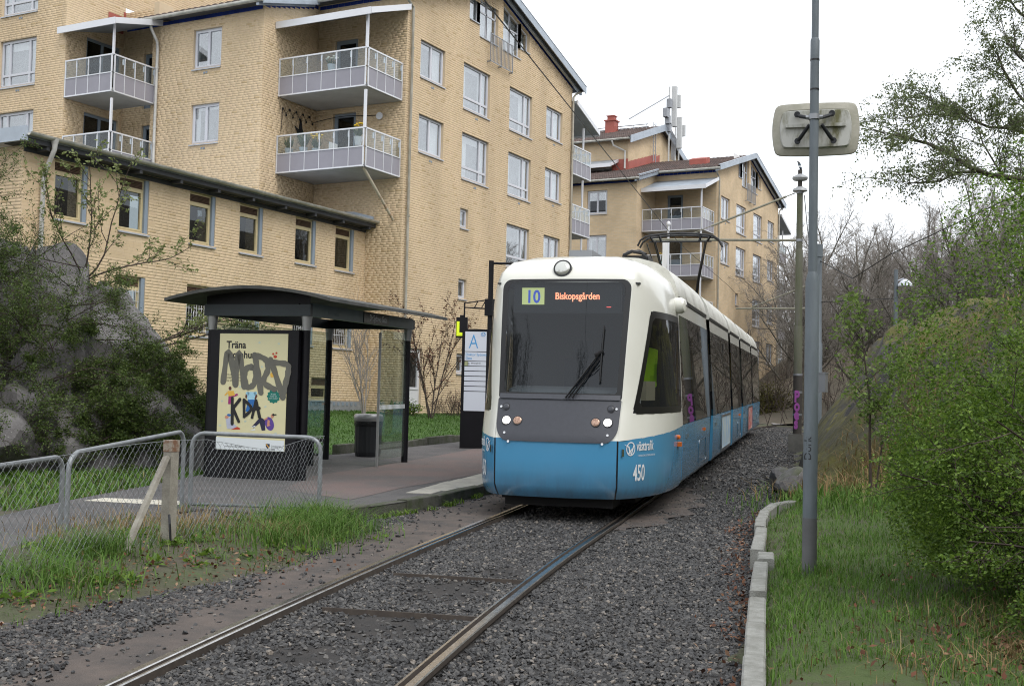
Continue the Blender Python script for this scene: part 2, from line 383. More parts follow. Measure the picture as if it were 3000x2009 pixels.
def kerb_run(parent, pts, w, h, zf, m, name='kerbstone', lens=1.0, jitter=.012, inset=1):
    P = np.array(pts, float); d = np.hypot(*np.diff(P, axis=0).T); S = np.concatenate([[0], np.cumsum(d)])
    a = 0.; k = 0
    while a < S[-1]-.15:
        L = lens*(.8+.4*hsh(k, 3.1)) if lens else 1.; b = min(a+L, S[-1])
        p = np.array([np.interp(a+.006, S, P[:, i]) for i in (0, 1)]); q = np.array([np.interp(b-.006, S, P[:, i]) for i in (0, 1)])
        u = (q-p)/np.linalg.norm(q-p); n = np.array((u[1], -u[0]))*inset
        jz = (hsh(k, 7.7)-.5)*jitter*2; jn = (hsh(k, 1.7)-.5)*jitter*2
        z = zf(*(p+n*w/2)); z2 = zf(*(q+n*w/2))
        p3 = np.array((*p, z+jz-h))+np.array((*n*jn, 0)); e = np.array((*(q-p), z2-z))
        bb = MB(); c = .012
        # chamfered block
        prof = [(0, 0), (w, 0), (w, h-c), (w-c, h), (c, h), (0, h-c)]
        poly = [p3+np.array((*n*x_, z_)) for x_, z_ in prof]
        bb.prism(poly, e); bb.build(name, m, parent); a = b; k += 1
pe = tag(thing('platform_edge', (-8.3, 12, .1), None, None), kind='structure')
kerb_run(pe, KERB, .16, .32, lambda x, y: float(plat_z(x, y))+.012, M_MOSSK, lens=1.0, inset=-1)
# pale edge slabs along the platform front
slabs = tag(thing('edge_paving', (-8.6, 14.5, .2), None, None), kind='structure')
M_SLAB = mat('pale_slab', (.46, .43, .37), .9, col2=(.3, .29, .26), scale=5, bump=.4, bscale=120, detail=9)
for i in range(36):
    s0 = 9.75+i*.5
    t0 = -1.52 if s0 > 12 else float(np.interp(s0, [9.5, 10.3, 11, 12], [-1.85, -1.72, -1.6, -1.53]))
    w0 = float(np.interp(s0, [9.7, 11.2], [.36, .62]))
    a = np.array(xy(s0, t0-.17)); c = np.array(xy(s0+.488, t0-.17)); d_ = np.array((-TR[0]*w0, -TR[1]*w0))
    z = float(plat_z(*a)); b = MB(); b.obox((*a, z-.03), (*(c-a), .009), (*d_, 0), (0, 0, .038)); b.build('paving_slab', M_SLAB, slabs)
# painted mark on the path
pm = np.array([(-11.55, 9.05), (-11.35, 9.35), (-10.05, 10.45), (-10.35, 10.3)])
sheet('road_marking', [(-11.42, 10.4), (-11.5, 10.8), (-10.5, 11.1), (-10.2, 10.8), (-10.2, 10.68)], lambda x, y: plat_z(x, y)+.004, M_WHITE, .4)

# ---- right-hand kerb: irregular granite blocks
rk = tag(thing('track_kerb', (-2.5, 9, .1), None, None), kind='structure')
def rkz(x, y): return float(base(st(x, y)[0]))+.125
kerb_run(rk, [(-1.10, 3.6), (-1.77, 5.95), (-2.30, 7.80), (-2.55, 8.7)], .125, .34, rkz, M_CONC, lens=1.15, jitter=.008, inset=1)
kerb_run(rk, [(-2.57, 8.75), (-2.76, 9.45), (-3.02, 10.42)], .125, .34, rkz, M_CONC, lens=.95, jitter=.012, inset=1)
kerb_run(rk, [(-3.0, 10.46), (-3.13, 10.92)], .15, .36, lambda x, y: rkz(x, y)+.005, M_CONC, lens=.5, jitter=.01, inset=1)
kerb_run(rk, [(-3.22, 10.98), (-3.6, 12.45), (-4.1, 14.3), (-4.32, 15.3), (-4.36, 15.9), (-4.25, 16.4)], .125, .36, lambda x, y: rkz(x, y)+.012, M_CONC, lens=1.1, jitter=.01, inset=1)

# ---- lawn in front of the houses
LAWN = [(-14.62, 19.95), (-14.95, 23.0), (-15.4, 26.7)]+line_s([42, 52], -6.3)+[(-22.9, 60), (-22.9, 34.6), (-24.3, 34.6), (-24.3, 20.0), (-20.5, 19.2), (-17, 19.0)]
def lawn_z(x, y): return gz(x, y)+.02+.03*(fbm(np.asarray(x)*1.3, np.asarray(y)*1.3)-.5)
sheet('lawn', LAWN, lawn_z, M_LAWN, .7)
lk = tag(thing('lawn_kerb', (-14.8, 22, .3), None, None), kind='structure')
kerb_run(lk, [(-14.55, 19.9), (-14.88, 23.0), (-15.33, 26.7), xy(32, -6.1), xy(42, -6.2)], .12, .3, lambda x, y: float(plat_z(x, y))+.16, M_MOSSK, lens=.7, jitter=.03, inset=-1)
# far path and grass behind the bend
sheet('far_path', [xy(47, 1.5), xy(52, 1.2), xy(60, -9), xy(80, -30), xy(82, -8), xy(62, 12), xy(56, 30), xy(50, 30)], lambda x, y: gz(x, y)+.02, mat('far_asphalt', (.3, .28, .27), .9, var=.25, scale=1.), 2.)

# wooded hill closing the view behind the bend and to the right
hx, hy = np.meshgrid(np.concatenate([np.arange(-60, 10, 3.), np.arange(10, 200, 8.)]), np.concatenate([np.arange(-40, 60, 6.), np.arange(60, 190, 3.)]))
dh = np.hypot(hx+2, hy); az = np.arctan2(hx, hy)
hz_ = gz(np.clip(hx, -30, 20), np.clip(hy, -20, 90))-.3+sm(46, 115, dh+25*np.clip(hx-4, 0, 3))*9.5*sm(-.36, -.22, az)+sm(6, 30, hx-.0*hy)*7*sm(-30, 10, hy)+1.2*(fbm(hx*.08, hy*.08, 3, 4)-.5)
hb_ = MB(); hb_.grid(np.stack([hx, hy, hz_], -1)); hb_.build('hill', mat('leaf_litter_soil', (.12, .095, .07), .95, col2=(.08, .07, .045), scale=.6, bump=.6, bscale=3), smooth='all', kind='structure')
# ================================================================ brick houses
BCOL = [(0, (.50, .37, .215)), (.04, (.53, .40, .24)), (.07, (.60, .46, .292)), (.5, (.615, .475, .308)), (.75, (.615, .466, .305)), (1, (.63, .492, .325))]
M_BRICK = island_mat('brick', BCOL, noise=.13, nscale=.7, bump=0, streak=(1, 1, .3))
M_BRICK1 = island_mat('single_brick', BCOL, per_object=True, noise=.13, nscale=.7, bump=0, streak=(1, 1, .3))
M_MORT = mat('mortar', (.635, .51, .355), .95, col2=(.6, .475, .32), scale=2, bump=.3, bscale=80)
def far_brick():
    m, n, l, b = nmat('far_brickwork'); b.inputs['Roughness'].default_value = .9; b.inputs['Specular IOR Level'].default_value = .2
    tc = n.new('ShaderNodeTexCoord'); sp = n.new('ShaderNodeSeparateXYZ'); l.new(tc.outputs['Object'], sp.inputs[0])
    ge = n.new('ShaderNodeNewGeometry'); sn = n.new('ShaderNodeSeparateXYZ'); l.new(ge.outputs['Normal'], sn.inputs[0])
    ab = n.new('ShaderNodeMath'); ab.operation = 'ABSOLUTE'; l.new(sn.outputs[0], ab.inputs[0])
    gt = n.new('ShaderNodeMath'); gt.operation = 'GREATER_THAN'; gt.inputs[1].default_value = .5; l.new(ab.outputs[0], gt.inputs[0])
    mx = n.new('ShaderNodeMix'); l.new(gt.outputs[0], mx.inputs[0]); l.new(sp.outputs[0], mx.inputs[2]); l.new(sp.outputs[1], mx.inputs[3])
    cb = n.new('ShaderNodeCombineXYZ'); l.new(mx.outputs[0], cb.inputs[0]); l.new(sp.outputs[2], cb.inputs[1])
    bt = n.new('ShaderNodeTexBrick'); bt.inputs['Scale'].default_value = 1; bt.inputs['Brick Width'].default_value = .262; bt.inputs['Row Height'].default_value = .085
    bt.inputs['Mortar Size'].default_value = .006; bt.inputs['Color1'].default_value = (.63, .485, .315, 1); bt.inputs['Color2'].default_value = (.56, .42, .26, 1); bt.inputs['Mortar'].default_value = (.50, .44, .35, 1)
    bt.inputs['Bias'].default_value = -.35; l.new(cb.outputs[0], bt.inputs[0])
    nz = n.new('ShaderNodeTexNoise'); nz.inputs['Scale'].default_value = .8; nz.inputs['Detail'].default_value = 5; l.new(tc.outputs['Object'], nz.inputs[0])
    mr = n.new('ShaderNodeMapRange'); mr.inputs[1].default_value = .3; mr.inputs[2].default_value = .7; mr.inputs[3].default_value = .85; mr.inputs[4].default_value = 1.1; l.new(nz.outputs[0], mr.inputs[0])
    hs = n.new('ShaderNodeHueSaturation'); l.new(bt.outputs[0], hs.inputs['Color']); l.new(mr.outputs[0], hs.inputs['Value']); l.new(hs.outputs[0], b.inputs['Base Color'])
    return m
M_FARB = far_brick()
M_FRAME = mat('lilac_frame', (.60, .61, .66), .5, rnd=.05)
M_FRAMEW = mat('white_frame', (.66, .66, .68), .5)
M_CREAM = mat('cream_wood', (.60, .50, .29), .6, var=.12, scale=8)
M_JAMB = mat('grey_steel_jamb', (.23, .28, .34), .5)
M_LOUV = mat('brown_louvre', (.13, .075, .045), .7, var=.3, scale=9)
M_SILL = mat('zinc_sill', (.48, .5, .54), .4, .3, var=.15)
M_PANE = glass_mat('window_glass', (.88, .9, .9), 1.6, .16, gain=1.2)
M_PANED = glass_mat('dark_window_glass', (.5, .54, .55), 1.5, .02, gain=1.1)
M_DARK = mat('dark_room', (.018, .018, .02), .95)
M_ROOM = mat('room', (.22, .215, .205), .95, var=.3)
M_CURT = mat('curtain', (.8, .8, .8), .9, var=.15, scale=4, stretch=(6, 6, .3))
M_BLUE = mat('blue_tile', (.018, .04, .20), .25, rnd=.25, var=.2, scale=2)
M_ZINC = mat('zinc_flashing', (.42, .47, .53), .45, .4, var=.2, scale=1.5)
M_GUT = mat('gutter', (.50, .49, .45), .5, .2, col2=(.3, .3, .26), scale=3)
M_PIPE = mat('downpipe', (.40, .38, .33), .6, .1, col2=(.27, .25, .2), scale=4, stretch=(1, 1, .4))
M_PIPEL = mat('pale_downpipe', (.60, .59, .56), .5, .1, var=.2, scale=3)
M_SOFF = mat('soffit', (.06, .062, .068), .8, var=.3, scale=2)
M_RTILE = mat('roof_tile', (.17, .12, .105), .85, col2=(.095, .075, .07), scale=1.2, bump=.3)
M_REDSH = mat('red_sheet', (.38, .10, .075), .6, var=.15, scale=2)
M_PANEL = mat('balcony_panel', (.30, .29, .33), .55, var=.08, scale=1.5, rnd=.03)
M_RAILW = mat('balcony_rail', (.70, .71, .74), .4, .2)
M_BGLASS = glass_mat('balcony_glass', (.93, .96, .97), 1.45, .0, body=(.6, .65, .68), bodyf=.03)
M_SLABW = mat('balcony_slab', (.44, .44, .43), .8, var=.15, scale=1.5)
M_PLINTH = mat('plinth_concrete', (.30, .31, .32), .9, var=.25, scale=3, bump=.3)
M_METAL = mat('grey_metal', (.30, .31, .33), .45, .6)

class Plane:
    def __init__(s, axis, c):     # axis 'B': wall x=c facing +X, u=y ; 'A': wall y=c facing -Y, u=x
        s.axis = axis; s.c = c
        s.U = np.array((0, 1, 0.)) if axis in 'BL' else np.array((1, 0, 0.))
        s.N = {'B': np.array((1, 0, 0.)), 'A': np.array((0, -1, 0.)), 'C': np.array((0, 1, 0.)), 'L': np.array((-1, 0, 0.))}[axis]
        s.O = np.array((c, 0, 0.)) if axis in 'BL' else np.array((0, c, 0.))
        s.flip = np.dot(np.cross(s.U, (0, 0, 1)), s.N) < 0
    def P(s, u, z, d=0): return s.O+s.U*u+s.N*d+np.array((0, 0, z))
    def box(s, mb, u0, u1, z0, z1, d0, d1):
        p = s.P(u0, z0, d0); return mb.obox(p, s.U*(u1-u0), s.N*(d1-d0), np.array((0, 0, z1-z0)))
ev = lambda z, u: z(u) if callable(z) else z
COURSE, BLEN, JNT = .085, .262, .011
def brickwall(parent, pl, u0, u1, z0, z1, ops=(), zmax=None, bricks=True, single=None, depth=.16, name='wall'):
    """mortar backing with openings and reveals, and every brick as its own proud block"""
    zt = (lambda u: min(z1, zmax(u))) if zmax else (lambda u: z1)
    cuts = {u0, u1}
    for o in ops: cuts |= {o[0], o[1]}
    if zmax:
        cuts |= set(np.arange(u0, u1, .5)); cuts.add(41.35) if u0 < 41.35 < u1 else None
    cuts = sorted(c for c in cuts if u0 <= c <= u1); b = MB()
    def q(a, c, za, zb, zc, zd, d=0):
        v = [pl.P(a, za, d), pl.P(c, zb, d), pl.P(c, zc, d), pl.P(a, zd, d)]
        b.add(v, [(3, 2, 1, 0) if pl.flip else (0, 1, 2, 3)])
    for a, c in zip(cuts[:-1], cuts[1:]):
        m = (a+c)/2; lo = (z0, z0)
        for o in sorted([o for o in ops if o[0] <= m <= o[1]], key=lambda o: ev(o[2], m)):
            q(a, c, lo[0], lo[1], ev(o[2], c), ev(o[2], a)); lo = (ev(o[3], a), ev(o[3], c))
        if zt(m) > (lo[0]+lo[1])/2+1e-4: q(a, c, lo[0], lo[1], zt(c), zt(a))
    for o in ops:
        a, c = o[0], o[1]; D = depth
        za, zc, ta, tc = ev(o[2], a), ev(o[2], c), ev(o[3], a), ev(o[3], c)
        for f in ([pl.P(a, za, 0), pl.P(a, ta, 0), pl.P(a, ta, -D), pl.P(a, za, -D)], [pl.P(c, zc, 0), pl.P(c, zc, -D), pl.P(c, tc, -D), pl.P(c, tc, 0)],
                  [pl.P(a, ta, 0), pl.P(c, tc, 0), pl.P(c, tc, -D), pl.P(a, ta, -D)], [pl.P(a, za, 0), pl.P(a, za, -D), pl.P(c, zc, -D), pl.P(c, zc, 0)]):
            b.add(f, [(3, 2, 1, 0) if pl.flip else (0, 1, 2, 3)])
    w = b.build(name, M_MORT if bricks else M_FARB, parent)
    if not bricks: return w
    V = []; n = 0; kept = []
    nrow = int((z1-z0)/COURSE)
    for j in range(nrow):
        za = z0+j*COURSE+JNT/2; zb = za+COURSE-JNT; zm = (za+zb)/2
        blk = sorted((o[0], o[1]) for o in ops if ev(o[2], (o[0]+o[1])/2)-.03 < zm < (o[3](o[0]) if callable(o[3]) else o[3])+.0)
        iv = []; p = u0
        for a, c in blk:
            if a > p: iv.append((p, a))
            p = max(p, c)
        if p < u1: iv.append((p, u1))
        u = math.floor(u0/BLEN)*BLEN-(BLEN/2 if j % 2 else 0)-BLEN*(.25 if j % 4 > 1 else 0); k = 0
        while u < u1:
            L = BLEN/2 if hsh(j//1, k, pl.c) < .16 else BLEN
            for a, c in iv:
                x0 = max(u, a)+JNT/2; x1 = min(u+L, c)-JNT/2
                if x1-x0 > .025 and zb < min(zt(x0), zt(x1)):
                    d = .002+.001*hsh(u, zm, 5); V.append((x0, x1, za, zb, d))
            u += L; k += 1
    V = np.array(V)
    if single:
        c = V[:, :4]; sc = single(c); idx = np.argsort(-sc)[:300]; keep = np.ones(len(V), bool); keep[idx] = False
        cache = {}
        for i in idx:
            x0, x1, za, zb, d = V[i]; L = round(x1-x0, 2)
            if L not in cache:
                m_ = MB(); pl.box(m_, 0, x1-x0, 0, zb-za, -.004, .0035); ob = m_.build('brick', M_BRICK1, w)
                ob.data.transform(Matrix.Translation(-Vector(pl.O)+Vector(ORG[w.name]))); cache[L] = ob.data
            else:
                ob = bpy.data.objects.new('brick', cache[L]); COL.objects.link(ob); ob.parent = w
            ob.location = Vector(pl.P(x0, za, 0))-Vector(ORG[w.name])
        V = V[keep]
    N = len(V); P = np.zeros((N, 8, 3)); k = 0
    for dd in (0, 1):
        for (iu, iz) in ((0, 2), (1, 2), (1, 3), (0, 3)):
            ch = .0025*dd
            uu = V[:, iu]+(ch if iu == 0 else -ch); zz = V[:, iz]+(ch if iz == 2 else -ch)
            P[:, k] = pl.O+np.outer(uu, pl.U)+np.outer(V[:, 4]*dd-.002*(1-dd), pl.N); P[:, k, 2] += zz; k += 1
    F0 = np.array([(4, 5, 6, 7), (0, 1, 5, 4), (1, 2, 6, 5), (2, 3, 7, 6), (3, 0, 4, 7)])
    if pl.flip: F0 = F0[:, ::-1]
    F = (F0[None]+np.arange(N)[:, None, None]*8).reshape(-1, 4)
    fast_mesh('brickwork', P.reshape(-1, 3), F, M_BRICK, w, kind='stuff')
    return w

def frame_bars(mb, pl, u0, u1, z0, z1, t, d0, d1):
    pl.box(mb, u0, u1, z0, z0+t, d0, d1); pl.box(mb, u0, u1, z1-t, z1, d0, d1)
    pl.box(mb, u0, u0+t, z0+t, z1-t, d0, d1); pl.box(mb, u1-t, u1, z0+t, z1-t, d0, d1)
def window(parent, pl, u0, u1, z0, z1, style='two', fm=None, curt=.5, gm=None, sill=True, rec=.1, name='window', room=None):
    fm = fm or M_FRAME; gm = gm or M_PANE; b = MB(); g = .004
    u0 += g; u1 -= g; z0 += g; z1 -= g; d0, d1 = -rec-.06, -rec+.0
    frame_bars(b, pl, u0, u1, z0, z1, .055, d0, d1); panes = []
    def cell(a, c, e, f, t=.05, dd=.012):
        frame_bars(b, pl, a, c, e, f, t, d0+.005, d1+dd); panes.append((a+t, c-t, e+t, f-t))
    i0, i1, j0, j1 = u0+.055, u1-.055, z0+.055, z1-.055
    if style == 'two': m = (u0+u1)/2; cell(i0, m, j0, j1); cell(m, i1, j0, j1)
    elif style == 'big':
        w = (i1-i0); m = i0+w*.73; h = j0+(j1-j0)*.24
        cell(i0, m, h, j1); cell(m, i1, h, j1, .045); cell(i0, m, j0, h, .04); cell(m, i1, j0, h, .04)
    elif style == 'wide':
        w = (i1-i0); m = i0+w*.22; m2 = i0+w*.80; h = j0+(j1-j0)*.24
        cell(i0, m, h, j1, .045); cell(m, m2, h, j1); cell(m2, i1, h, j1, .045); cell(i0, m, j0, h, .04); cell(m, m2, j0, h, .04); cell(m2, i1, j0, h, .04)
    elif style == 'small': cell(i0, i1, j0, j1, .045)
    elif style == 'door':
        h = j0+.75; cell(i0, i1, h, j1, .09); pl.box(b, i0, i1, j0, h, d0, d1-.01)
    o = b.build(name, fm, parent)
    for a, c, e, f in panes:
        q = MB(); v = [pl.P(a, e, d0+.03), pl.P(c, e, d0+.03), pl.P(c, f, d0+.03), pl.P(a, f, d0+.03)]
        pl.box(q, a-.004, c+.004, e-.004, f+.004, d0+.026, d0+.032); q.build('pane', gm, o)
    q = MB(); dd = -rec-.42
    q.cm = 0; v = [pl.P(u0, z0, dd), pl.P(u1, z0, dd), pl.P(u1, z1, dd), pl.P(u0, z1, dd)]
    if pl.flip: v = v[::-1]
    q.add(v, [(0, 1, 2, 3)])
    for (a, c) in (((u0, u0), (u1, u1))):
        q.add([pl.P(a, z0, d0), pl.P(a, z0, dd), pl.P(a, z1, dd), pl.P(a, z1, d0)], [(0, 1, 2, 3)])
    for z in (z0, z1): q.add([pl.P(u0, z, d0), pl.P(u1, z, d0), pl.P(u1, z, dd), pl.P(u0, z, dd)], [(0, 1, 2, 3)])
    q.cm = 1
    if curt > 0:
        k = hsh(u0, z0, 2.2); ww = (u1-u0)*curt*.5
        for a, c in ((u0, u0+ww*(.5+k)), (u1-ww*(1.5-k), u1)):
            n_ = max(4, int((c-a)/.05)); xs = np.linspace(a, c, n_)
            G_ = [[pl.P(x, z0+.02, d0-.12+.02*(i % 2)), pl.P(x, z1, d0-.12+.02*(i % 2))] for i, x in enumerate(xs)]
            q.grid(np.array(G_))
        if hsh(u0, z0, 9) < .6: pl.box(q, u0, u1, z1-(z1-z0)*(.12+.12*hsh(z0, u0)), z1, d0-.1, d0-.09)
    q.build('room_interior', [room or M_ROOM, M_CURT], o)
    if sill:
        s_ = MB(); n = pl.N
        poly = [pl.P(u0-.02, z0-.012, d1-.02), pl.P(u0-.02, z0-.035, .05), pl.P(u0-.02, z0-.075, .05), pl.P(u0-.02, z0-.03, d1-.02)]
        s_.prism(poly, pl.U*(u1-u0+.04)); s_.build('sill', M_SILL, o)
    return o
def annex_window(parent, pl, u0, u1, z0, z1, bars=False):
    b = MB(); g = .004; u0 += g; u1 -= g; z0 += g; z1 -= g; d0, d1 = -.17, -.09
    h = z1-.28; um = u1-.13
    frame_bars(b, pl, u0, um, z0, z1, .05, d0, d1); pl.box(b, u0+.05, um-.05, h-.05, h+.02, d0, d1)
    frame_bars(b, pl, u0+.05, um-.05, z0+.05, h-.05, .045, d0+.01, d1+.012)
    o = b.build('window', M_CREAM, parent)
    j = MB(); pl.box(j, um, u1, z0, z1, d0, -.02); j.build('jamb', M_JAMB, o)
    q = MB(); pl.box(q, u0+.09, um-.09, z0+.09, h-.09, d0+.03, d0+.036); q.build('pane', M_PANED, o)
    lz = h+.02; k = 0
    while lz < z1-.06:
        s_ = MB(); a = pl.P(u0+.05, lz, d1-.035); s_.prism([a, a+pl.N*.045-np.array((0, 0, .0)), a+pl.N*.045+np.array((0, 0, .012)), a+np.array((0, 0, .045))], pl.U*(um-u0-.1)); s_.build('louvre', M_LOUV, o); lz += .038
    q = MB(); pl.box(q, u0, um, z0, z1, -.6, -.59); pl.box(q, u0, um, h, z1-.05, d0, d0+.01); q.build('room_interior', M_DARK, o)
    s_ = MB(); poly = [pl.P(u0-.02, z0-.012, d1-.02), pl.P(u0-.02, z0-.035, .06), pl.P(u0-.02, z0-.08, .06), pl.P(u0-.02, z0-.03, d1-.02)]
    s_.prism(poly, pl.U*(u1-u0+.04)); s_.build('sill', M_SILL, o)
    if bars:
        gm_ = MB(); n_ = 8
        for i in range(n_+1):
            x = u0+.06+(um-u0-.12)*i/n_; gm_.tube([pl.P(x, z0+.07, -.055), pl.P(x, h-.06, -.055)], .008, 5)
        for z in (z0+.12, z0+.42, z0+.78, h-.12): gm_.tube([pl.P(u0+.03, z, -.055), pl.P(um-.03, z, -.055)], .009, 5)
        cx = (u0+um)/2; cz = z0+.6
        for sx in (-1, 1):
            for sz in (-1, 1):
                gm_.tube([pl.P(cx+sx*(.02+.06*(1-math.cos(a))), cz+sz*(.02+.07*math.sin(a)), -.05) for a in np.linspace(0, 4.2, 10)], .007, 4)
        gm_.build('window_grille', M_FRAMEW, o)
    return o

def pane_panel_run(parent, a, c, z0, zm, z1, n, out):
    """one straight run of balustrade: opaque panels below, glass above, frame bars"""
    a = np.array(a, float); c = np.array(c, float); d = c-a; L = np.linalg.norm(d); u = d/L; o_ = np.array((*out, 0.)) if len(out) == 2 else np.array(out)
    U3 = np.array((*u, 0.)); r = MB()
    for z, t in ((z0, .045), (zm, .035), (z1, .05)): r.obox((*a, z-t/2), U3*L, o_*.045, (0, 0, t))
    for i in range(n+1):
        w = .045 if i in (0, n) else .022; x = L*i/n-(w if i == n else (0 if i == 0 else w/2))
        r.obox(np.array((*a, z0))+U3*x, U3*w, o_*.04, (0, 0, z1-z0))
    rb = r.build('railing', M_RAILW, parent)
    for i in range(n):
        x0 = L*i/n+.015; x1 = L*(i+1)/n-.015
        p = MB(); p.obox(np.array((*a, z0+.02))+U3*x0+o_*.012, U3*(x1-x0), o_*.012, (0, 0, zm-z0-.03)); p.build('panel', M_PANEL, parent)
        p = MB(); p.obox(np.array((*a, zm+.02))+U3*x0+o_*.015, U3*(x1-x0), o_*.006, (0, 0, z1-zm-.045)); p.build('glass_panel', M_BGLASS, parent)
    h = MB()
    for i in range(1, n+1):
        x = L*i/n-.07; h.obox(np.array((*a, z1-.26))+U3*x-o_*.03, U3*.045, o_*.03, (0, 0, .2))
    h.build('glass_clamp', M_RAILW, parent)
def balcony(parent, x0, x1, y0, y1, zb, front_n, side_n, side='E', front='S', slab_out=0):
    """x0..x1, y0..y1 plan, zb underside of the balustrade"""
    b = MB(); b.box(x0+.02, x1-.03, y0+.03, y1, zb-.03, zb+.12); o = b.build('balcony', M_SLABW, parent)
    zm = zb+.66; zt_ = zb+1.3
    if front == 'S': pane_panel_run(o, (x0, y0), (x1, y0), zb, zm, zt_, front_n, (0, -1))
    else: pane_panel_run(o, (x1, y1), (x0, y1), zb, zm, zt_, front_n, (0, 1))
    if side == 'E': pane_panel_run(o, (x1, y0+.05 if front == 'S' else y0), (x1, y1 if front == 'S' else y1-.05), zb, zm, zt_, side_n, (1, 0))
    return o
def canopy(parent, x0, x1, yf, yb, zf, zb, t=.12):
    b = MB(); b.prism([(x0, yf, zf), (x0, yb, zb), (x0, yb, zb+t), (x0, yf, zf+t)], (x1-x0, 0, 0)); o = b.build('balcony_roof', M_ZINC, parent)
    e = MB(); s = 1 if yf < yb else -1
    e.box(x0-.03, x1+.03, yf-.045*s, yf-.003*s, zf-.09, zf+t+.03); e.prism([(x1+.004, yf, zf-.06), (x1+.004, yb, zb-.06), (x1+.004, yb, zb+t+.03), (x1+.004, yf, zf+t+.03)], (.04, 0, 0))
    e.build('fascia', M_RAILW, o)
    return o
def swan(parent, pts, r, m, clips=()):
    b = MB(); b.tube(pts, r, 10)
    for p in clips: b.tube([np.array(p)-(0, 0, .03), np.array(p)+(0, 0, .03)], r*1.25, 10)
    b.build('downpipe', m, parent, smooth=True)

GR = 41.35
def roof_z(y): return 18.2-.29*abs(y-GR)
def tiles(parent, x0, x1, ylo, yhi, zf, name='roof_tiles'):
    """courses of waved tiles as real relief"""
    n = int(abs(yhi-ylo)/.33); wv = np.arange(x0, x1+.01, .3/6); ys = np.linspace(ylo, yhi, n+1); b = MB()
    for i in range(n):
        za, zc = zf(ys[i]), zf(ys[i+1])
        G_ = np.zeros((3, len(wv), 3)); ph = (i % 2)*0
        wave = .035*np.abs(np.sin((wv-x0)*math.pi/.3+ph))
        for k, (y, z) in enumerate(((ys[i], za-.02), (ys[i], za+.035), (ys[i+1], zc+.0))):
            G_[k, :, 0] = wv; G_[k, :, 1] = y; G_[k, :, 2] = z+wave
        b.grid(G_, flip=yhi < ylo)
    return b.build(name, M_RTILE, parent, kind='stuff')

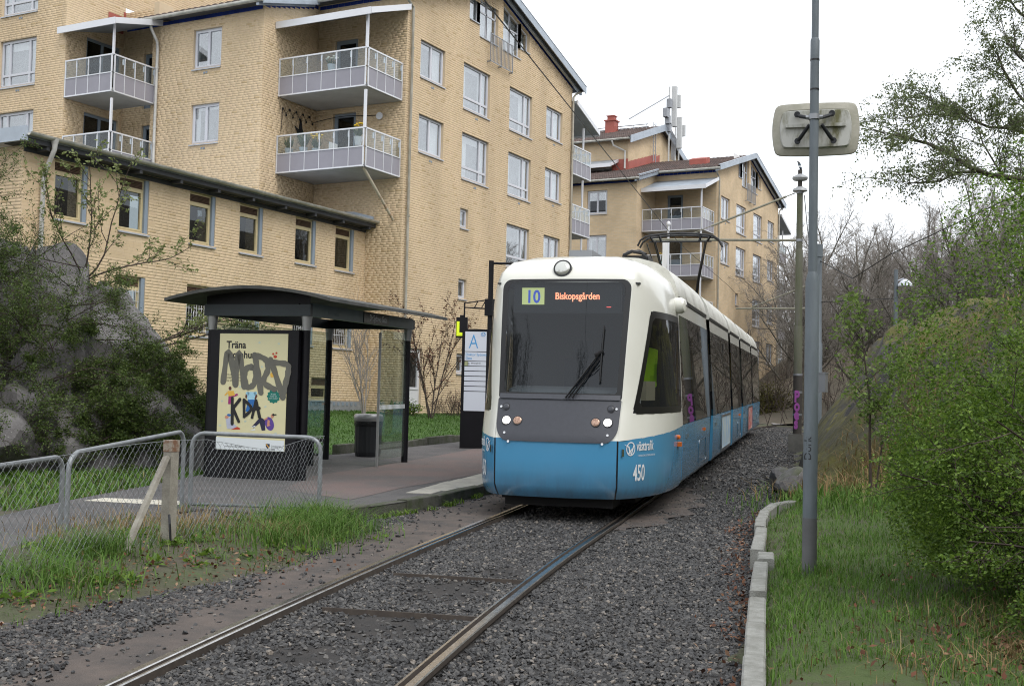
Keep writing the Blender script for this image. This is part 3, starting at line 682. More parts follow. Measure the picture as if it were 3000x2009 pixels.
def apartment(name, org, label, bricks, tower):
    dx, dy, dz = org; X = lambda v: v+dx; Y = lambda v: v+dy; Z = lambda v: v+dz
    t = thing(name, (X(-22.73), Y(34.43), 1.0), label, 'building', 'yellow brick apartment blocks')
    g = Plane('B', X(-22.73)); zb = .6
    ridge = lambda u: roof_z(u-dy)+dz-.13
    W = []   # gable openings
    for zt_, zs, zg in ((14.58, 13.2, 12.78), (11.86, 10.48, 10.06), (8.88, 7.5, 7.08), (6.13, 4.75, 4.33)):
        for (a, c, st_) in ((35.34, 37.05, 'two'), (38.43, 40.53, 'big'), (42.2, 44.25, 'big'), (45.63, 47.27, 'two')):
            if zt_ < 10 and a < 40: continue
            W.append((a, c, zg if st_ == 'big' else zs, zt_, st_))
    for z in (8.16, 5.44, 2.58): W.append((38.43, 39.05, z, z+.74, 'small'))
    W.append((34.98, 36.0, 1.08, 3.37, 'door'))
    tz = lambda u: roof_z(u-dy)+dz-.3
    ops = [(Y(a), Y(c), Z(z0), Z(z1)) for a, c, z0, z1, _ in W]
    trap = [(38.76, 39.57, 16.36), (39.57, 41.08, 15.9), (41.5, 43.06, 15.9), (43.06, 43.88, 16.36)]
    ops += [(Y(a), Y(c), Z(z), tz) for a, c, z in trap]
    gw = brickwall(t, g, Y(34.43), Y(48.26), zb, Z(18.6), ops, ridge, bricks)
    for a, c, z0, z1, s_ in W:
        if s_ == 'door': window(t, g, Y(a), Y(c), Z(z0), Z(z1), 'door', M_FRAMEW, 0, sill=False, name='door')
        else: window(t, g, Y(a), Y(c), Z(z0), Z(z1), s_, curt=.55 if s_ != 'small' else .9)
    for grp in (trap[:2], trap[2:]):
        b = MB(); w0 = grp[0][0]; w1 = grp[-1][1]; gl = []
        for a, c, z in grp:
            for k in range(2 if c-a > 1 else 1):
                p = a+(c-a)*k/(2 if c-a > 1 else 1); q = a+(c-a)*(k+1)/(2 if c-a > 1 else 1); e = .06
                pts = [g.P(Y(p)+.01, Z(z)+.01, -.16), g.P(Y(q)-.01, Z(z)+.01, -.16), g.P(Y(q)-.01, tz(Y(q))-.02, -.16), g.P(Y(p)+.01, tz(Y(p))-.02, -.16)]
                for i in range(4): b.bar(pts[i], pts[(i+1) % 4], .07, .06, up=(1, 0, 0))
                if c-a > 1: b.bar(g.P(Y(p), Z(z)+1.05, -.16), g.P(Y(q), Z(z)+1.05, -.16), .06, .06, up=(1, 0, 0))
                gl.append([pt-g.N*.0 for pt in pts])
        o = b.build('window', M_FRAME, t)
        for pts in gl:
            m_ = MB(); m_.prism(pts, (.006, 0, 0)); m_.build('pane', M_PANE, o)
        m_ = MB(); m_.box(X(-22.73)-.32, X(-22.73)-.31, Y(w0), Y(w1), Z(15.9), Z(17.9)); m_.build('room_interior', M_CURT, o)
        m_ = MB()
        for a, c, z in grp: m_.box(X(-22.73)-.1, X(-22.73)+.05, Y(a), Y(c), Z(z)-.05, Z(z)-.01)
        m_.build('sill', M_SILL, o)
    b = MB(); x_ = X(-22.73)+.14            # french-balcony railing
    for z in (15.05, 16.15): b.box(x_, x_+.03, Y(40.2), Y(42.1), Z(z), Z(z)+.035)
    for i in range(17): b.box(x_+.006, x_+.022, Y(40.22+.115*i), Y(40.24+.115*i), Z(15.08), Z(16.15))
    for y in (40.2, 41.12, 42.07): b.box(X(-22.73), x_+.03, Y(y), Y(y)+.04, Z(15.02), Z(15.07)); b.box(x_, x_+.03, Y(y), Y(y)+.04, Z(15.05), Z(16.18))
    b.build('railing', M_METAL, t)
    for a, c, z0, z1, s_ in W:              # air bricks under windows
        if s_ in ('two', 'big') and z1 > 9:
            m_ = (a+c)/2
            for k in (-.09, .02): b = MB(); g.box(b, Y(m_+k), Y(m_+k+.075), Z(z0)-.27, Z(z0)-.2, .008, .016); b.build('air_brick', M_JAMB, t)
    # other walls
    a2 = Plane('A', Y(34.43)); a1 = Plane('A', Y(31.35)); b1 = Plane('B', X(-26.65))
    d2 = [(X(-25.87), X(-24.85), Z(z-2.15), Z(z)) for z in (14.6, 11.88)]
    brickwall(t, a2, X(-26.65), X(-22.73), zb, Z(16.0), d2, None, bricks)
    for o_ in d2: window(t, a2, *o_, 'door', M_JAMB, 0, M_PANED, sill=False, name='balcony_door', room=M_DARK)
    brickwall(t, b1, Y(31.35), Y(34.43), zb, Z(16.0), [], lambda u: roof_z(u-dy)+dz-.13, bricks)
    xl = tower['x'] if tower['y'] > 31 else -31.85
    w1 = [(X(-29.86), X(-28.54), Z(z-1.42), Z(z)) for z in (14.6, 11.88, 9.16, 6.44)]
    brickwall(t, a1, X(xl if bricks else -36), X(-26.65), zb, Z(15.1), w1, None, bricks)
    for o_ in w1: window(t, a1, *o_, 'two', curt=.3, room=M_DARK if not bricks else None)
    # balcony between the wings
    for k, z in enumerate((12.1, 9.36)+((6.64,) if not bricks else ())):
        o = balcony(t, X(-26.63), X(-22.9), Y(32.25), Y(34.42), Z(z), 6, 4)
        p = MB(); p.box(X(-22.99), X(-22.91), Y(32.28), Y(32.36), Z(z+1.3), Z(z+2.62 if k else z+2.52)); p.build('post', M_RAILW, o)
    canopy(t, X(-26.6), X(-22.62), Y(32.0), Y(34.42), Z(14.52), Z(15.38))
    if bricks:
        b = MB(); b.tube([(X(-22.98), Y(32.35), Z(9.33)), (X(-23.09), Y(34.40), Z(7.84))], .05, 8); b.build('brace', mat('rusty_cream', (.5, .45, .35), .7, col2=(.3, .14, .06), scale=3, thr=(.5, .7)), t)
        b = MB(); b.tube([(X(-23.75), Y(34.36), Z(11.6)), (X(-23.75), Y(34.3), Z(11.6))], .13, 16); b.build('wall_lamp', M_RAILW, t, smooth=True)
    # rear balconies beyond the gable
    for k, z in enumerate((12.05, 9.33)+((6.6, 3.9, ) if not bricks else (6.6,))):
        o = balcony(t, X(-26.4), X(-22.72), Y(48.27), Y(50.42), Z(z), 6, 4, front='N')
        p = MB(); p.box(X(-22.8), X(-22.73), Y(49.6), Y(49.68), Z(z+1.3), Z(z+2.6 if k else z+2.35)); p.build('post', M_RAILW, o)
    canopy(t, X(-26.4), X(-22.5), Y(50.86), Y(48.27), Z(14.35), Z(15.25))
    # roof
    b = MB(); th = .12
    def slab(x0, x1, ya, yb, zo=0):
        b.prism([(X(x0), Y(ya), Z(roof_z(ya))-th), (X(x0), Y(yb), Z(roof_z(yb))-th), (X(x0), Y(yb), Z(roof_z(yb))), (X(x0), Y(ya), Z(roof_z(ya)))], (x1-x0, 0, 0))
    xw = tower['x']
    slab(xw-8, -22.36, GR, 48.85); slab(-26.3, -22.36, 33.95, GR); slab(xw if tower['y'] < 36 else xw-6, -26.3, 30.92, GR)
    rf = b.build('roof', M_SOFF, t)
    zr = lambda y: Z(roof_z(y-dy))+.01
    tiles(rf, X(-26.2), X(-22.5), Y(33.9), Y(GR), zr); tiles(rf, X(xw if tower['y'] < 36 else xw-4), X(-26.2), Y(30.87), Y(GR), zr)
    b = MB()   # verge boards
    def verge(x, ya, yb):
        b.prism([(X(x), Y(ya), Z(roof_z(ya))-.2), (X(x), Y(yb), Z(roof_z(yb))-.2), (X(x), Y(yb), Z(roof_z(yb))+.12), (X(x), Y(ya), Z(roof_z(ya))+.12)], (.035, 0, 0))
        b.prism([(X(x)-.12, Y(ya), Z(roof_z(ya))+.12), (X(x)-.12, Y(yb), Z(roof_z(yb))+.12), (X(x)-.12, Y(yb), Z(roof_z(yb))+.14), (X(x)-.12, Y(ya), Z(roof_z(ya))+.14)], (.17, 0, 0))
        b.prism([(X(x)-.3, Y(ya), Z(roof_z(ya))-.24), (X(x)-.3, Y(yb), Z(roof_z(yb))-.24), (X(x)-.3, Y(yb), Z(roof_z(yb))-.12), (X(x)-.3, Y(ya), Z(roof_z(ya))-.12)], (.12, 0, 0))
    verge(-22.35, 33.9, GR); verge(-22.35, GR, 48.9); verge(-26.29, 30.85, 33.95)
    b.build('verge_board', M_ZINC, rf)
    b = MB()
    for xa, xb, y in ((-26.3, -22.35, 33.85), (xw if tower['y'] < 36 else xw-6, -26.3, 30.82)):
        n_ = 8; z = Z(roof_z(y))-.06
        b.tube([(X(xa), Y(y), z), (X(xb), Y(y), z)], .07, 10)
    b.build('gutter', M_GUT, rf, smooth=True)
    # blue glazed tiles below the eaves
    if bricks:
        for i in range(25):
            x = -33.15+i*.258
            if x < -31.9 and tower['y'] < 31: pass
            q = MB(); a1.box(q, X(x), X(x+.245), Z(14.96), Z(15.09), .004, .022); q.build('glazed_tile', M_BLUE, t)
    q = MB()
    if not bricks: a1.box(q, X(-34), X(-26.65), Z(14.96), Z(15.09), .004, .02)
    n_ = 11
    for i in range(n_): b1.box(q, Y(31.4+.27*i), Y(31.4+.27*i+.255), Z(roof_z(31.5+.27*i))-.28, Z(roof_z(31.5+.27*i))-.15, .004, .02)
    for i in range(14): a2.box(q, X(-26.6+.277*i), X(-26.6+.277*i+.262), Z(15.83), Z(15.96), .004, .02)
    for i in range(50):
        y = 34.5+.275*i; z = Z(min(roof_z(y), roof_z(y+.26)))-.36
        p = [g.P(Y(y), Z(roof_z(y))-.28, .004), g.P(Y(y+.26), Z(roof_z(y+.26))-.28, .004), g.P(Y(y+.26), Z(roof_z(y+.26))-.14, .004), g.P(Y(y), Z(roof_z(y))-.14, .004)]
        q.prism(p, (.016, 0, 0))
    q.build('tile_band', M_BLUE, t)
    # downpipes
    swan(t, [(X(-22.6), Y(33.9), Z(15.95)), (X(-22.6), Y(34.1), Z(15.7)), (X(-22.62), Y(34.62), Z(15.45)), (X(-22.62), Y(34.64), 1.2)], .05, M_PIPE, [(X(-22.62), Y(34.64), z) for z in (14, 11, 8, 5, 3)])
    swan(t, [(X(-22.5), Y(48.75), Z(15.9)), (X(-22.62), Y(48.4), Z(15.7)), (X(-22.64), Y(48.2), Z(15.5)), (X(-22.64), Y(48.2), 1.2)], .05, M_PIPE, [(X(-22.64), Y(48.2), z) for z in (13, 10, 7)])
    # tower / higher wing
    tx, ty, tt = tower['x'], tower['y'], tower['top']
    tb = Plane('B', X(tx)); ta = Plane('A', Y(ty))
    if bricks:
        od = [(Y(30.25), Y(31.9), Z(z-2.1), Z(z)) for z in (14.6, 11.8)]
        brickwall(t, tb, Y(ty), Y(32.05), zb, Z(16.2), od, None, bricks)
        for o_ in od: window(t, tb, *o_, 'two', M_JAMB, 0, M_PANED, sill=False, name='balcony_door', room=M_DARK)
        brickwall(t, tb, Y(ty), Y(44), Z(16.2), Z(20), [], None, bricks)
        rp = Plane('A', Y(32.05)); oa = [(X(-32.98), X(-31.96), Z(z-2.1), Z(z)) for z in (14.3, 11.58)]
        brickwall(t, rp, X(tx), X(-31.85), Z(9), Z(16), oa, None, bricks)
        for o_ in oa: window(t, rp, *o_, 'door', M_JAMB, 0, M_PANED, sill=False, name='balcony_door', room=M_DARK)
        q = MB(); q.box(X(-31.85), X(-31.6), Y(31.36), Y(32.05), Z(8), Z(15.9)); q.build('pier', M_MORT, t)
        wo = [(X(-37.5), X(-35.55), Z(z-1.76), Z(z)) for z in (17.25, 14.53, 11.81, 9.09)]
        brickwall(t, ta, X(-41), X(tx), zb, Z(20), wo, None, bricks)
        for o_ in wo: window(t, ta, *o_, 'wide', curt=.4)
        for o_ in wo[:2]:
            for k in (-.09, .02): b = MB(); ta.box(b, o_[1]-.9+k, o_[1]-.9+k+.075, o_[2]-.22, o_[2]-.15, .008, .016); b.build('air_brick', M_JAMB, t)
        for o_ in w1[:2]:
            for k in (-.09, .02): b = MB(); a1.box(b, o_[1]-.7+k, o_[1]-.7+k+.075, o_[2]-.22, o_[2]-.15, .008, .016); b.build('air_brick', M_JAMB, t)
        for z in (12.1, 9.36):
            o = balcony(t, X(-34.01), X(-31.67), Y(29.33), Y(31.33), Z(z), 4, 4)
            p = MB(); p.box(X(-31.76), X(-31.69), Y(29.36), Y(29.43), Z(z+1.3), Z(z+2.5)); p.build('post', M_RAILW, o)
        canopy(t, X(-34.2), X(-31.4), Y(29.1), Y(31.33), Z(14.46), Z(15.02))
        swan(t, [(X(-31.5), Y(30.82), Z(15.1)), (X(-31.5), Y(30.9), Z(14.75)), (X(-31.5), Y(31.22), Z(14.35)), (X(-31.5), Y(31.25), Z(14.1)), (X(-31.5), Y(31.25), Z(7.9))], .055, M_PIPEL, [(X(-31.5), Y(31.25), Z(z)) for z in (13.4, 11.2)])
        b = MB()   # stepped red flashing
        for i in range(7):
            y = 31.2+i*.75; z = roof_z(y); tb.box(b, Y(y), Y(y+.75), Z(z-.1), Z(z+.55), .012, .03)
        b.build('flashing', M_REDSH, t)
    else:
        tr = lambda u: Z(tt)-.335*abs(u-Y(ty+5.6))
        brickwall(t, tb, Y(ty), Y(ty+11.2), Z(14), Z(tt+.3), [], lambda u: tr(u)-.15, False)
        wz = Z(15.75); ow = [(X(tx-4.2), X(tx-1.15), wz, wz+1.35)]
        brickwall(t, ta, X(tx-12), X(tx), Z(14), tr(Y(ty))-.1, ow, None, False)
        window(t, ta, *ow[0], 'wide', M_FRAMEW, .2, room=M_DARK)
        b = MB()
        for ya, yb in ((ty-.5, ty+5.6), (ty+11.7, ty+5.6)):
            za, zc = tr(Y(ya)), tr(Y(yb)); b.prism([(X(tx-12), Y(ya), za-.15), (X(tx-12), Y(yb), zc-.15), (X(tx-12), Y(yb), zc), (X(tx-12), Y(ya), za)], (12.35, 0, 0))
        r2 = b.build('upper_roof', M_SOFF, t)
        tiles(r2, X(tx-12), X(tx+.2), Y(ty-.55), Y(ty+5.6), lambda y: tr(y)+.01)
        b = MB()
        for ya, yb in ((ty-.55, ty+5.6), (ty+5.6, ty+11.75)):
            b.prism([(X(tx)+.36, Y(ya), tr(Y(ya))-.35), (X(tx)+.36, Y(yb), tr(Y(yb))-.35), (X(tx)+.36, Y(yb), tr(Y(yb))+.12), (X(tx)+.36, Y(ya), tr(Y(ya))+.12)], (.05, 0, 0))
        b.build('verge_board', M_ZINC, r2)
        b = MB(); b.tube([(X(tx-12), Y(ty-.62), tr(Y(ty-.6))-.05), (X(tx+.3), Y(ty-.62), tr(Y(ty-.6))-.05)], .07, 8); b.build('gutter', M_GUT, r2)
        swan(t, [(X(tx-.9), Y(ty-.62), tr(Y(ty-.6))-.1), (X(tx-.85), Y(ty-.5), tr(Y(ty-.6))-.4), (X(tx-.2), Y(ty-.08), tr(Y(ty-.6))-.75), (X(tx-.2), Y(ty-.08), Z(roof_z(ty))+.1)], .06, M_PIPEL)
        b = MB()
        for i in range(9):
            y = ty+i*.62; z = roof_z(y); tb.box(b, Y(y), Y(y+.62), Z(z-.1), Z(z+.5+.06), .012, .03)
            b.prism([tb.P(Y(y), Z(z+.56), .012), tb.P(Y(y+.62), Z(z+.56), .012), tb.P(Y(y+.62), Z(z+.78), .012)], (.018, 0, 0))
        ta.box(b, X(tx-1.1), X(tx), Z(roof_z(ty)-.1), Z(roof_z(ty)+.75), .012, .03); b.build('flashing', M_REDSH, t)
        canopy(t, X(tx-5), X(tx-.7), Y(ty-1.3), Y(ty-.02), Z(16.95), Z(17.45))
        ch = MB(); cx, cyy = X(tx-3.0), Y(ty+4.2); z = tr(cyy)
        ch.box(cx-.35, cx+.35, cyy-.35, cyy+.35, z-.3, z+.75); ch.box(cx-.42, cx+.42, cyy-.42, cyy+.42, z+.75, z+.83); ch.box(cx-.24, cx+.24, cyy-.24, cyy+.24, z+.83, z+1.1); ch.box(cx-.3, cx+.3, cyy-.3, cyy+.3, z+1.1, z+1.15)
        ch.build('chimney', M_REDSH, r2)
        lw = MB(); lx = X(-24.6); ly = Y(36.6); z = Z(roof_z(36.6)); lw.obox((lx-.55, ly-.3, z-.1), (1.1, 0, 0), (0, .7, .22), (0, 0, .42)); lw.build('roof_hatch', M_REDSH, rf)
        b = MB(); zz = tr(Y(ty+5.6))   # snow guard / walkway on the ridge
        b.tube([(X(tx-10), Y(ty+4.4), tr(Y(ty+4.4))+.35), (X(tx-.4), Y(ty+4.4), tr(Y(ty+4.4))+.35)], .03, 5); b.tube([(X(tx-10), Y(ty+4.5), tr(Y(ty+4.4))+.2), (X(tx-.4), Y(ty+4.5), tr(Y(ty+4.4))+.2)], .03, 5)
        for i in range(11): b.tube([(X(tx-10+i*.95), Y(ty+4.4), tr(Y(ty+4.4))-.05), (X(tx-10+i*.95), Y(ty+4.4), tr(Y(ty+4.4))+.35)], .02, 4)
        b.build('roof_rail', M_METAL, r2)
    return t
apartment('apartment_building', (0, 0, 0), 'large yellow brick apartment block with corner balconies behind the bus shelter', True, dict(x=-34.03, y=29.28, top=20))
apartment('apartment_building', (.6, 33.2, -.2), 'farther yellow brick apartment block with red chimney and antennas above the tram', False, dict(x=-29.4, y=36.6, top=20.9))

# ---- low wing in front
an = thing('brick_wing', (-24.26, 20, 1), 'low two storey yellow brick wing with cream window frames behind the shelter', 'building')
ap = Plane('B', -24.26); AX = -24.26
up = [(a, a+1.09, 5.95, 7.44) for a in (20.71, 22.88, 25.57, 27.74, 30.46, 32.64)]
lo = [(a, a+1.09, 3.27, 4.73) for a in (20.71, 22.86, 25.58, 27.74, 30.46, 32.66)]
bs = [(a, a+1.09, 1.46, 2.21) for a in (28.8, 31.55)]
def single_score(c):
    y = (c[:, 0]+c[:, 1])/2; z = (c[:, 2]+c[:, 3])/2
    vis = (y > 19.8) & (z > 5.2) & (z < 7.4) & ((y < 20.25) | (y > 20.38))
    return np.where(vis, (c[:, 1]-c[:, 0]+.3)*100/np.hypot(y, 24.26)**1.0-np.maximum(y-23.2, 0)*.5, -1e6+0*y)
brickwall(an, ap, 19.75, 34.42, 1.42, 7.6, up+lo+bs, None, True, single_score)
ae = Plane('A', 19.75); brickwall(an, ae, -32, -24.26, 1.42, 7.6, [], None, True)
for o_ in up: annex_window(an, ap, *o_)
for i, o_ in enumerate(lo): annex_window(an, ap, *o_, bars=True)
for o_ in bs: annex_window(an, ap, *o_)
b = MB(); b.box(AX-8, AX+.03, 19.72, 34.42, .2, 1.42); b.build('plinth', M_PLINTH, an)
b = MB()
for i in range(56): b.box(AX+.025, AX+.045, 20.0+i*.255, 20.0+i*.255+.1, 1.27, 1.38)
b.build('vent_slots', M_JAMB, an)
b = MB(); b.box(AX-.02, AX+.03, 19.75, 34.4, 7.45, 7.58); b.box(AX-.4, AX+.42, 19.5, 34.9, 7.6, 7.72); b.build('soffit', M_SOFF, an)
for i in range(10):
    b = MB(); b.box(AX+.031, AX+.4, 20.1+i*1.55, 20.2+i*1.55, 7.5, 7.599); b.build('bracket', M_SOFF, an)
b = MB(); b.prism([(AX+.42, 19.5, 7.72), (AX-7.5, 19.5, 8.6), (AX-7.5, 19.5, 8.68), (AX+.42, 19.5, 7.86)], (0, 11.8, 0)); b.prism([(AX+.42, 31.3, 7.72), (AX-1.5, 31.3, 7.95), (AX-1.5, 31.3, 8.03), (AX+.42, 31.3, 7.86)], (0, 3.7, 0)); b.build('roof', M_ZINC, an)
b = MB(); b.box(AX-8, AX+.45, 19.40, 19.49, 7.62, 7.98); b.build('fascia', M_ZINC, an); b = MB(); b.prism([(AX-1.6, 34.40, 7.9), (AX+.35, 34.40, 7.72), (AX+.35, 34.40, 8.0), (AX-.5, 34.40, 8.22), (AX-1.6, 34.40, 8.28)], (0, -.03, 0)); b.build('flashing', M_ZINC, an)
b = MB(); n_ = 10
prof = [(AX+.43+.085+.085*math.cos(a), 7.83+.09*math.sin(a)) for a in np.linspace(math.pi, 2*math.pi, 9)]
G_ = np.array([[(x, y, z) for x, z in prof] for y in np.linspace(19.45, 35.0, 14)]); b.grid(G_)
for y in np.arange(19.8, 35, .62): b.box(AX+.425, AX+.61, y, y+.02, 7.825, 7.838)
b.build('gutter', M_GUT, an, smooth=True)
b = MB(); b.tube([(AX+.5, 20.25, 7.78), (AX+.5, 20.25, 7.55), (AX+.42, 20.25, 7.4), (AX+.2, 20.27, 7.05), (AX+.12, 20.28, 6.85), (AX+.1, 20.28, 1.2)], [.085, .06, .06, .06, .06, .06], 12); b.tube([(AX+.5, 20.25, 7.8), (AX+.5, 20.25, 7.62)], [.11, .06], 12)
for z in (6.05, 3.6): b.tube([(AX+.1, 20.28, z), (AX+.1, 20.28, z+.06)], .075, 12)
b.build('downpipe', M_PIPEL, an, smooth=True)

# ---- phone mast on the far block's gable
am = thing('antenna_mast', (-28.2, 76.0, 18.5), 'grey phone antennas and ladder on the far roof gable', 'antenna')
M_ANT = mat('antenna_grey', (.55, .56, .56), .5, var=.08)
for (y, z0, z1, w, d_) in ((76.6, 20.9, 23.7, .42, .2), (77.7, 19.6, 21.8, .40, .2), (77.35, 22.4, 23.3, .32, .2), (78.4, 20.6, 21.4, .28, .18)):
    b = MB(); b.prism([(-28.35, y-w/2, z0), (-28.05, y-w/2+.06, z0), (-28.0, y, z0), (-28.05, y+w/2-.06, z0), (-28.35, y+w/2, z0)], (0, 0, z1-z0)); b.build('antenna_panel', M_ANT, am)
for y, z0, z1 in ((76.1, 17.8, 23.6), (77.4, 17.8, 23.0), (78.1, 18.0, 21.6)):
    b = MB(); b.tube([(-28.4, y, z0), (-28.4, y, z1)], .06, 8); b.build('mast_tube', M_ANT, am)
for y, z in ((75.3, 21.6), (75.7, 21.2), (76.0, 22.4), (75.9, 20.7)):
    b = MB(); b.box(-28.5, -28.2, y-.2, y+.2, z-.3, z+.3); b.build('radio_unit', M_METAL, am)
b = MB(); b.tube([(-28.4, 76.1, 23.0), (-29.5, 71.5, 20.4)], .04, 6); b.tube([(-28.3, 75.6, 21.0), (-28.3, 76.1, 22.6)], .04, 6)
for k in range(5): b.tube([(-28.4, 76.2+.2*k, 20.9-.1*k), (-28.3, 76.5+.2*k, 20.2), (-28.4, 76.6+.2*k, 18.6)], .03, 5)
b.build('cabling', M_METAL, am)
b = MB()
for y in (73.6, 74.0): b.tube([(-28.55, y, 17.9), (-28.55, y, 20.6)], .03, 5)
for k in range(9): b.tube([(-28.55, 73.6, 18.1+.29*k), (-28.55, 74.0, 18.1+.29*k)], .02, 5)
b.build('ladder', M_METAL, am)
fg = thing('flagpole', (-15.7, 42.2, .8), 'white flagpole with ball top behind the pantograph', 'flagpole')
b = MB(); b.tube([(-15.7, 42.2, .5), (-15.7, 42.2, 8.4)], [.09, .045], 10); b.build('pole_shaft', M_RAILW, fg, smooth=True)
b = MB(); b.lathe((-15.7, 42.2, 8.38), [(.03, 0), (.08, .04), (.09, .1), (.06, .17), (.0, .2)], 12); b.build('ball_top', M_RAILW, fg, smooth=True)
b = MB(); b.grid(np.array([[(-15.72-.06*k+.02*math.sin(j), 42.15-.02*k, 7.9-.28*j) for k in range(4)] for j in range(8)])); b.build('furled_flag', M_CURT, fg, smooth='all')
# ---- things kept on the balconies
M_GLV = mat('plant_green', (.06, .11, .035), .7, var=.4, scale=9); M_YFL = mat('daffodil', (.75, .5, .03), .6); M_WFL = mat('white_bloom', (.7, .72, .6), .7); M_POT = mat('zinc_pot', (.5, .55, .58), .5); M_PL = mat('white_garden_plastic', (.75, .75, .75), .5)
def potplant(name, x, y, z, h, label, fl=None, pot=M_POT, spread=.16, n=26, seed=1, leafy=True):
    t = thing(name, (x, y, z), label, 'plant'); r_ = np.random.default_rng(seed); b = MB(); b.lathe((x, y, z), [(.10, 0), (.15, .28), (.16, .30), (.14, .30)], 14); b.build('pot', pot, t, smooth=True)
    b = MB()
    for i in range(n):
        a = r_.random()*6.28; q = spread*r_.random()**.5; tp = np.array((x+math.cos(a)*q*1.6, y+math.sin(a)*q*1.6, z+.3+h*(.5+.5*r_.random()))); bs_ = np.array((x+math.cos(a)*.05, y+math.sin(a)*.05, z+.29)); w = np.array((-math.sin(a), math.cos(a), 0))*.025
        m = (bs_+tp)/2+np.array((math.cos(a), math.sin(a), 0))*.02; b.add([bs_-w*.4, bs_+w*.4, m+w, tp, m-w], [(0, 1, 2, 3, 4)])
    b.build('leaves', M_GLV, t)
    if fl:
        b = MB()
        for i in range(14):
            a = r_.random()*6.28; q = spread*1.3*r_.random()**.5; c = (x+math.cos(a)*q, y+math.sin(a)*q, z+.3+h*(.75+.3*r_.random())); b.lathe(c, [(.01, 0), (.05, .03), (.035, .06), (.0, .07)], 7)
        b.build('flowers', fl, t)
    return t
potplant('flower_pot', -24.55, 32.5, 12.75, .22, 'zinc pot of white flowers on the upper corner balcony', M_WFL, seed=2)
potplant('cactus_plant', -26.3, 32.5, 9.95, .5, 'tall green cactus like plant at the left end of the lower balcony', None, M_POT, .14, 30, 3)
potplant('leafy_plant', -25.7, 32.55, 9.95, .6, 'dark leafy pot plant beside the cactus on the lower balcony', None, M_POT, .2, 40, 4)
potplant('daffodil_pot', -25.1, 32.5, 9.85, .45, 'pot of yellow daffodils in the middle of the lower balcony', M_YFL, M_POT, .16, 30, 5)
potplant('daffodil_planter', -23.4, 32.6, 10.15, .4, 'white planter of daffodils at the corner of the lower balcony', M_YFL, M_PL, .18, 30, 6)
potplant('flower_pot', -24.75, 65.7, 9.75, .5, 'turquoise pot of yellow flowers on the far block balcony', M_YFL, mat('turquoise', (.05, .4, .4), .4), .25, 30, 7)
ch = thing('garden_chair', (-24.35, 32.8, 9.5), 'white garden chair on the lower corner balcony', 'chair')
b = MB(); b.box(-24.6, -24.15, 32.6, 33.05, 9.9, 9.94); b.build('seat', M_PL, ch)
b = MB(); b.box(-24.64, -24.6, 32.6, 33.05, 9.94, 10.38); b.build('backrest', M_PL, ch)
for x in (-24.6, -24.19):
    for y in (32.6, 33.01): b = MB(); b.box(x, x+.04, y, y+.04, 9.49, 9.9); b.build('leg', M_PL, ch)
sl_ = thing('string_lights', (-26.6, 33, 11.6), 'string of black bulb lights draped on the balcony wall', 'lights')
pts = [(-26.6, 32.4, 10.8), (-26.6, 32.45, 11.75)]+[(-26.6, 32.45+.19*i, 11.78-.22*(i % 2)) for i in range(1, 10)]+[(-26.2+.5*i, 34.38, 11.7+.05*math.sin(i)) for i in range(6)]
b = MB(); b.tube(pts, .012, 4); b.build('cable', M_DARK, sl_)
for i, p in enumerate(pts[1:11]): b = MB(); b.lathe((p[0]+.02, p[1], p[2]-.1), [(.01, .1), (.03, .06), (.035, .03), (.0, 0)], 8); b.build('bulb', M_DARK, sl_)
bt = thing('wall_ornament', (-26.58, 33.4, 11.2), 'dark metal bird ornament on the balcony wall', 'ornament')
b = MB(); b.prism([(-26.62, 33.15, 11.25), (-26.62, 33.4, 11.15), (-26.62, 33.5, 11.6), (-26.62, 33.6, 11.2), (-26.62, 33.75, 10.95), (-26.62, 33.5, 11.05), (-26.62, 33.35, 10.85), (-26.62, 33.3, 11.1)], (.03, 0, 0)); b.build('ornament_body', M_DARK, bt)
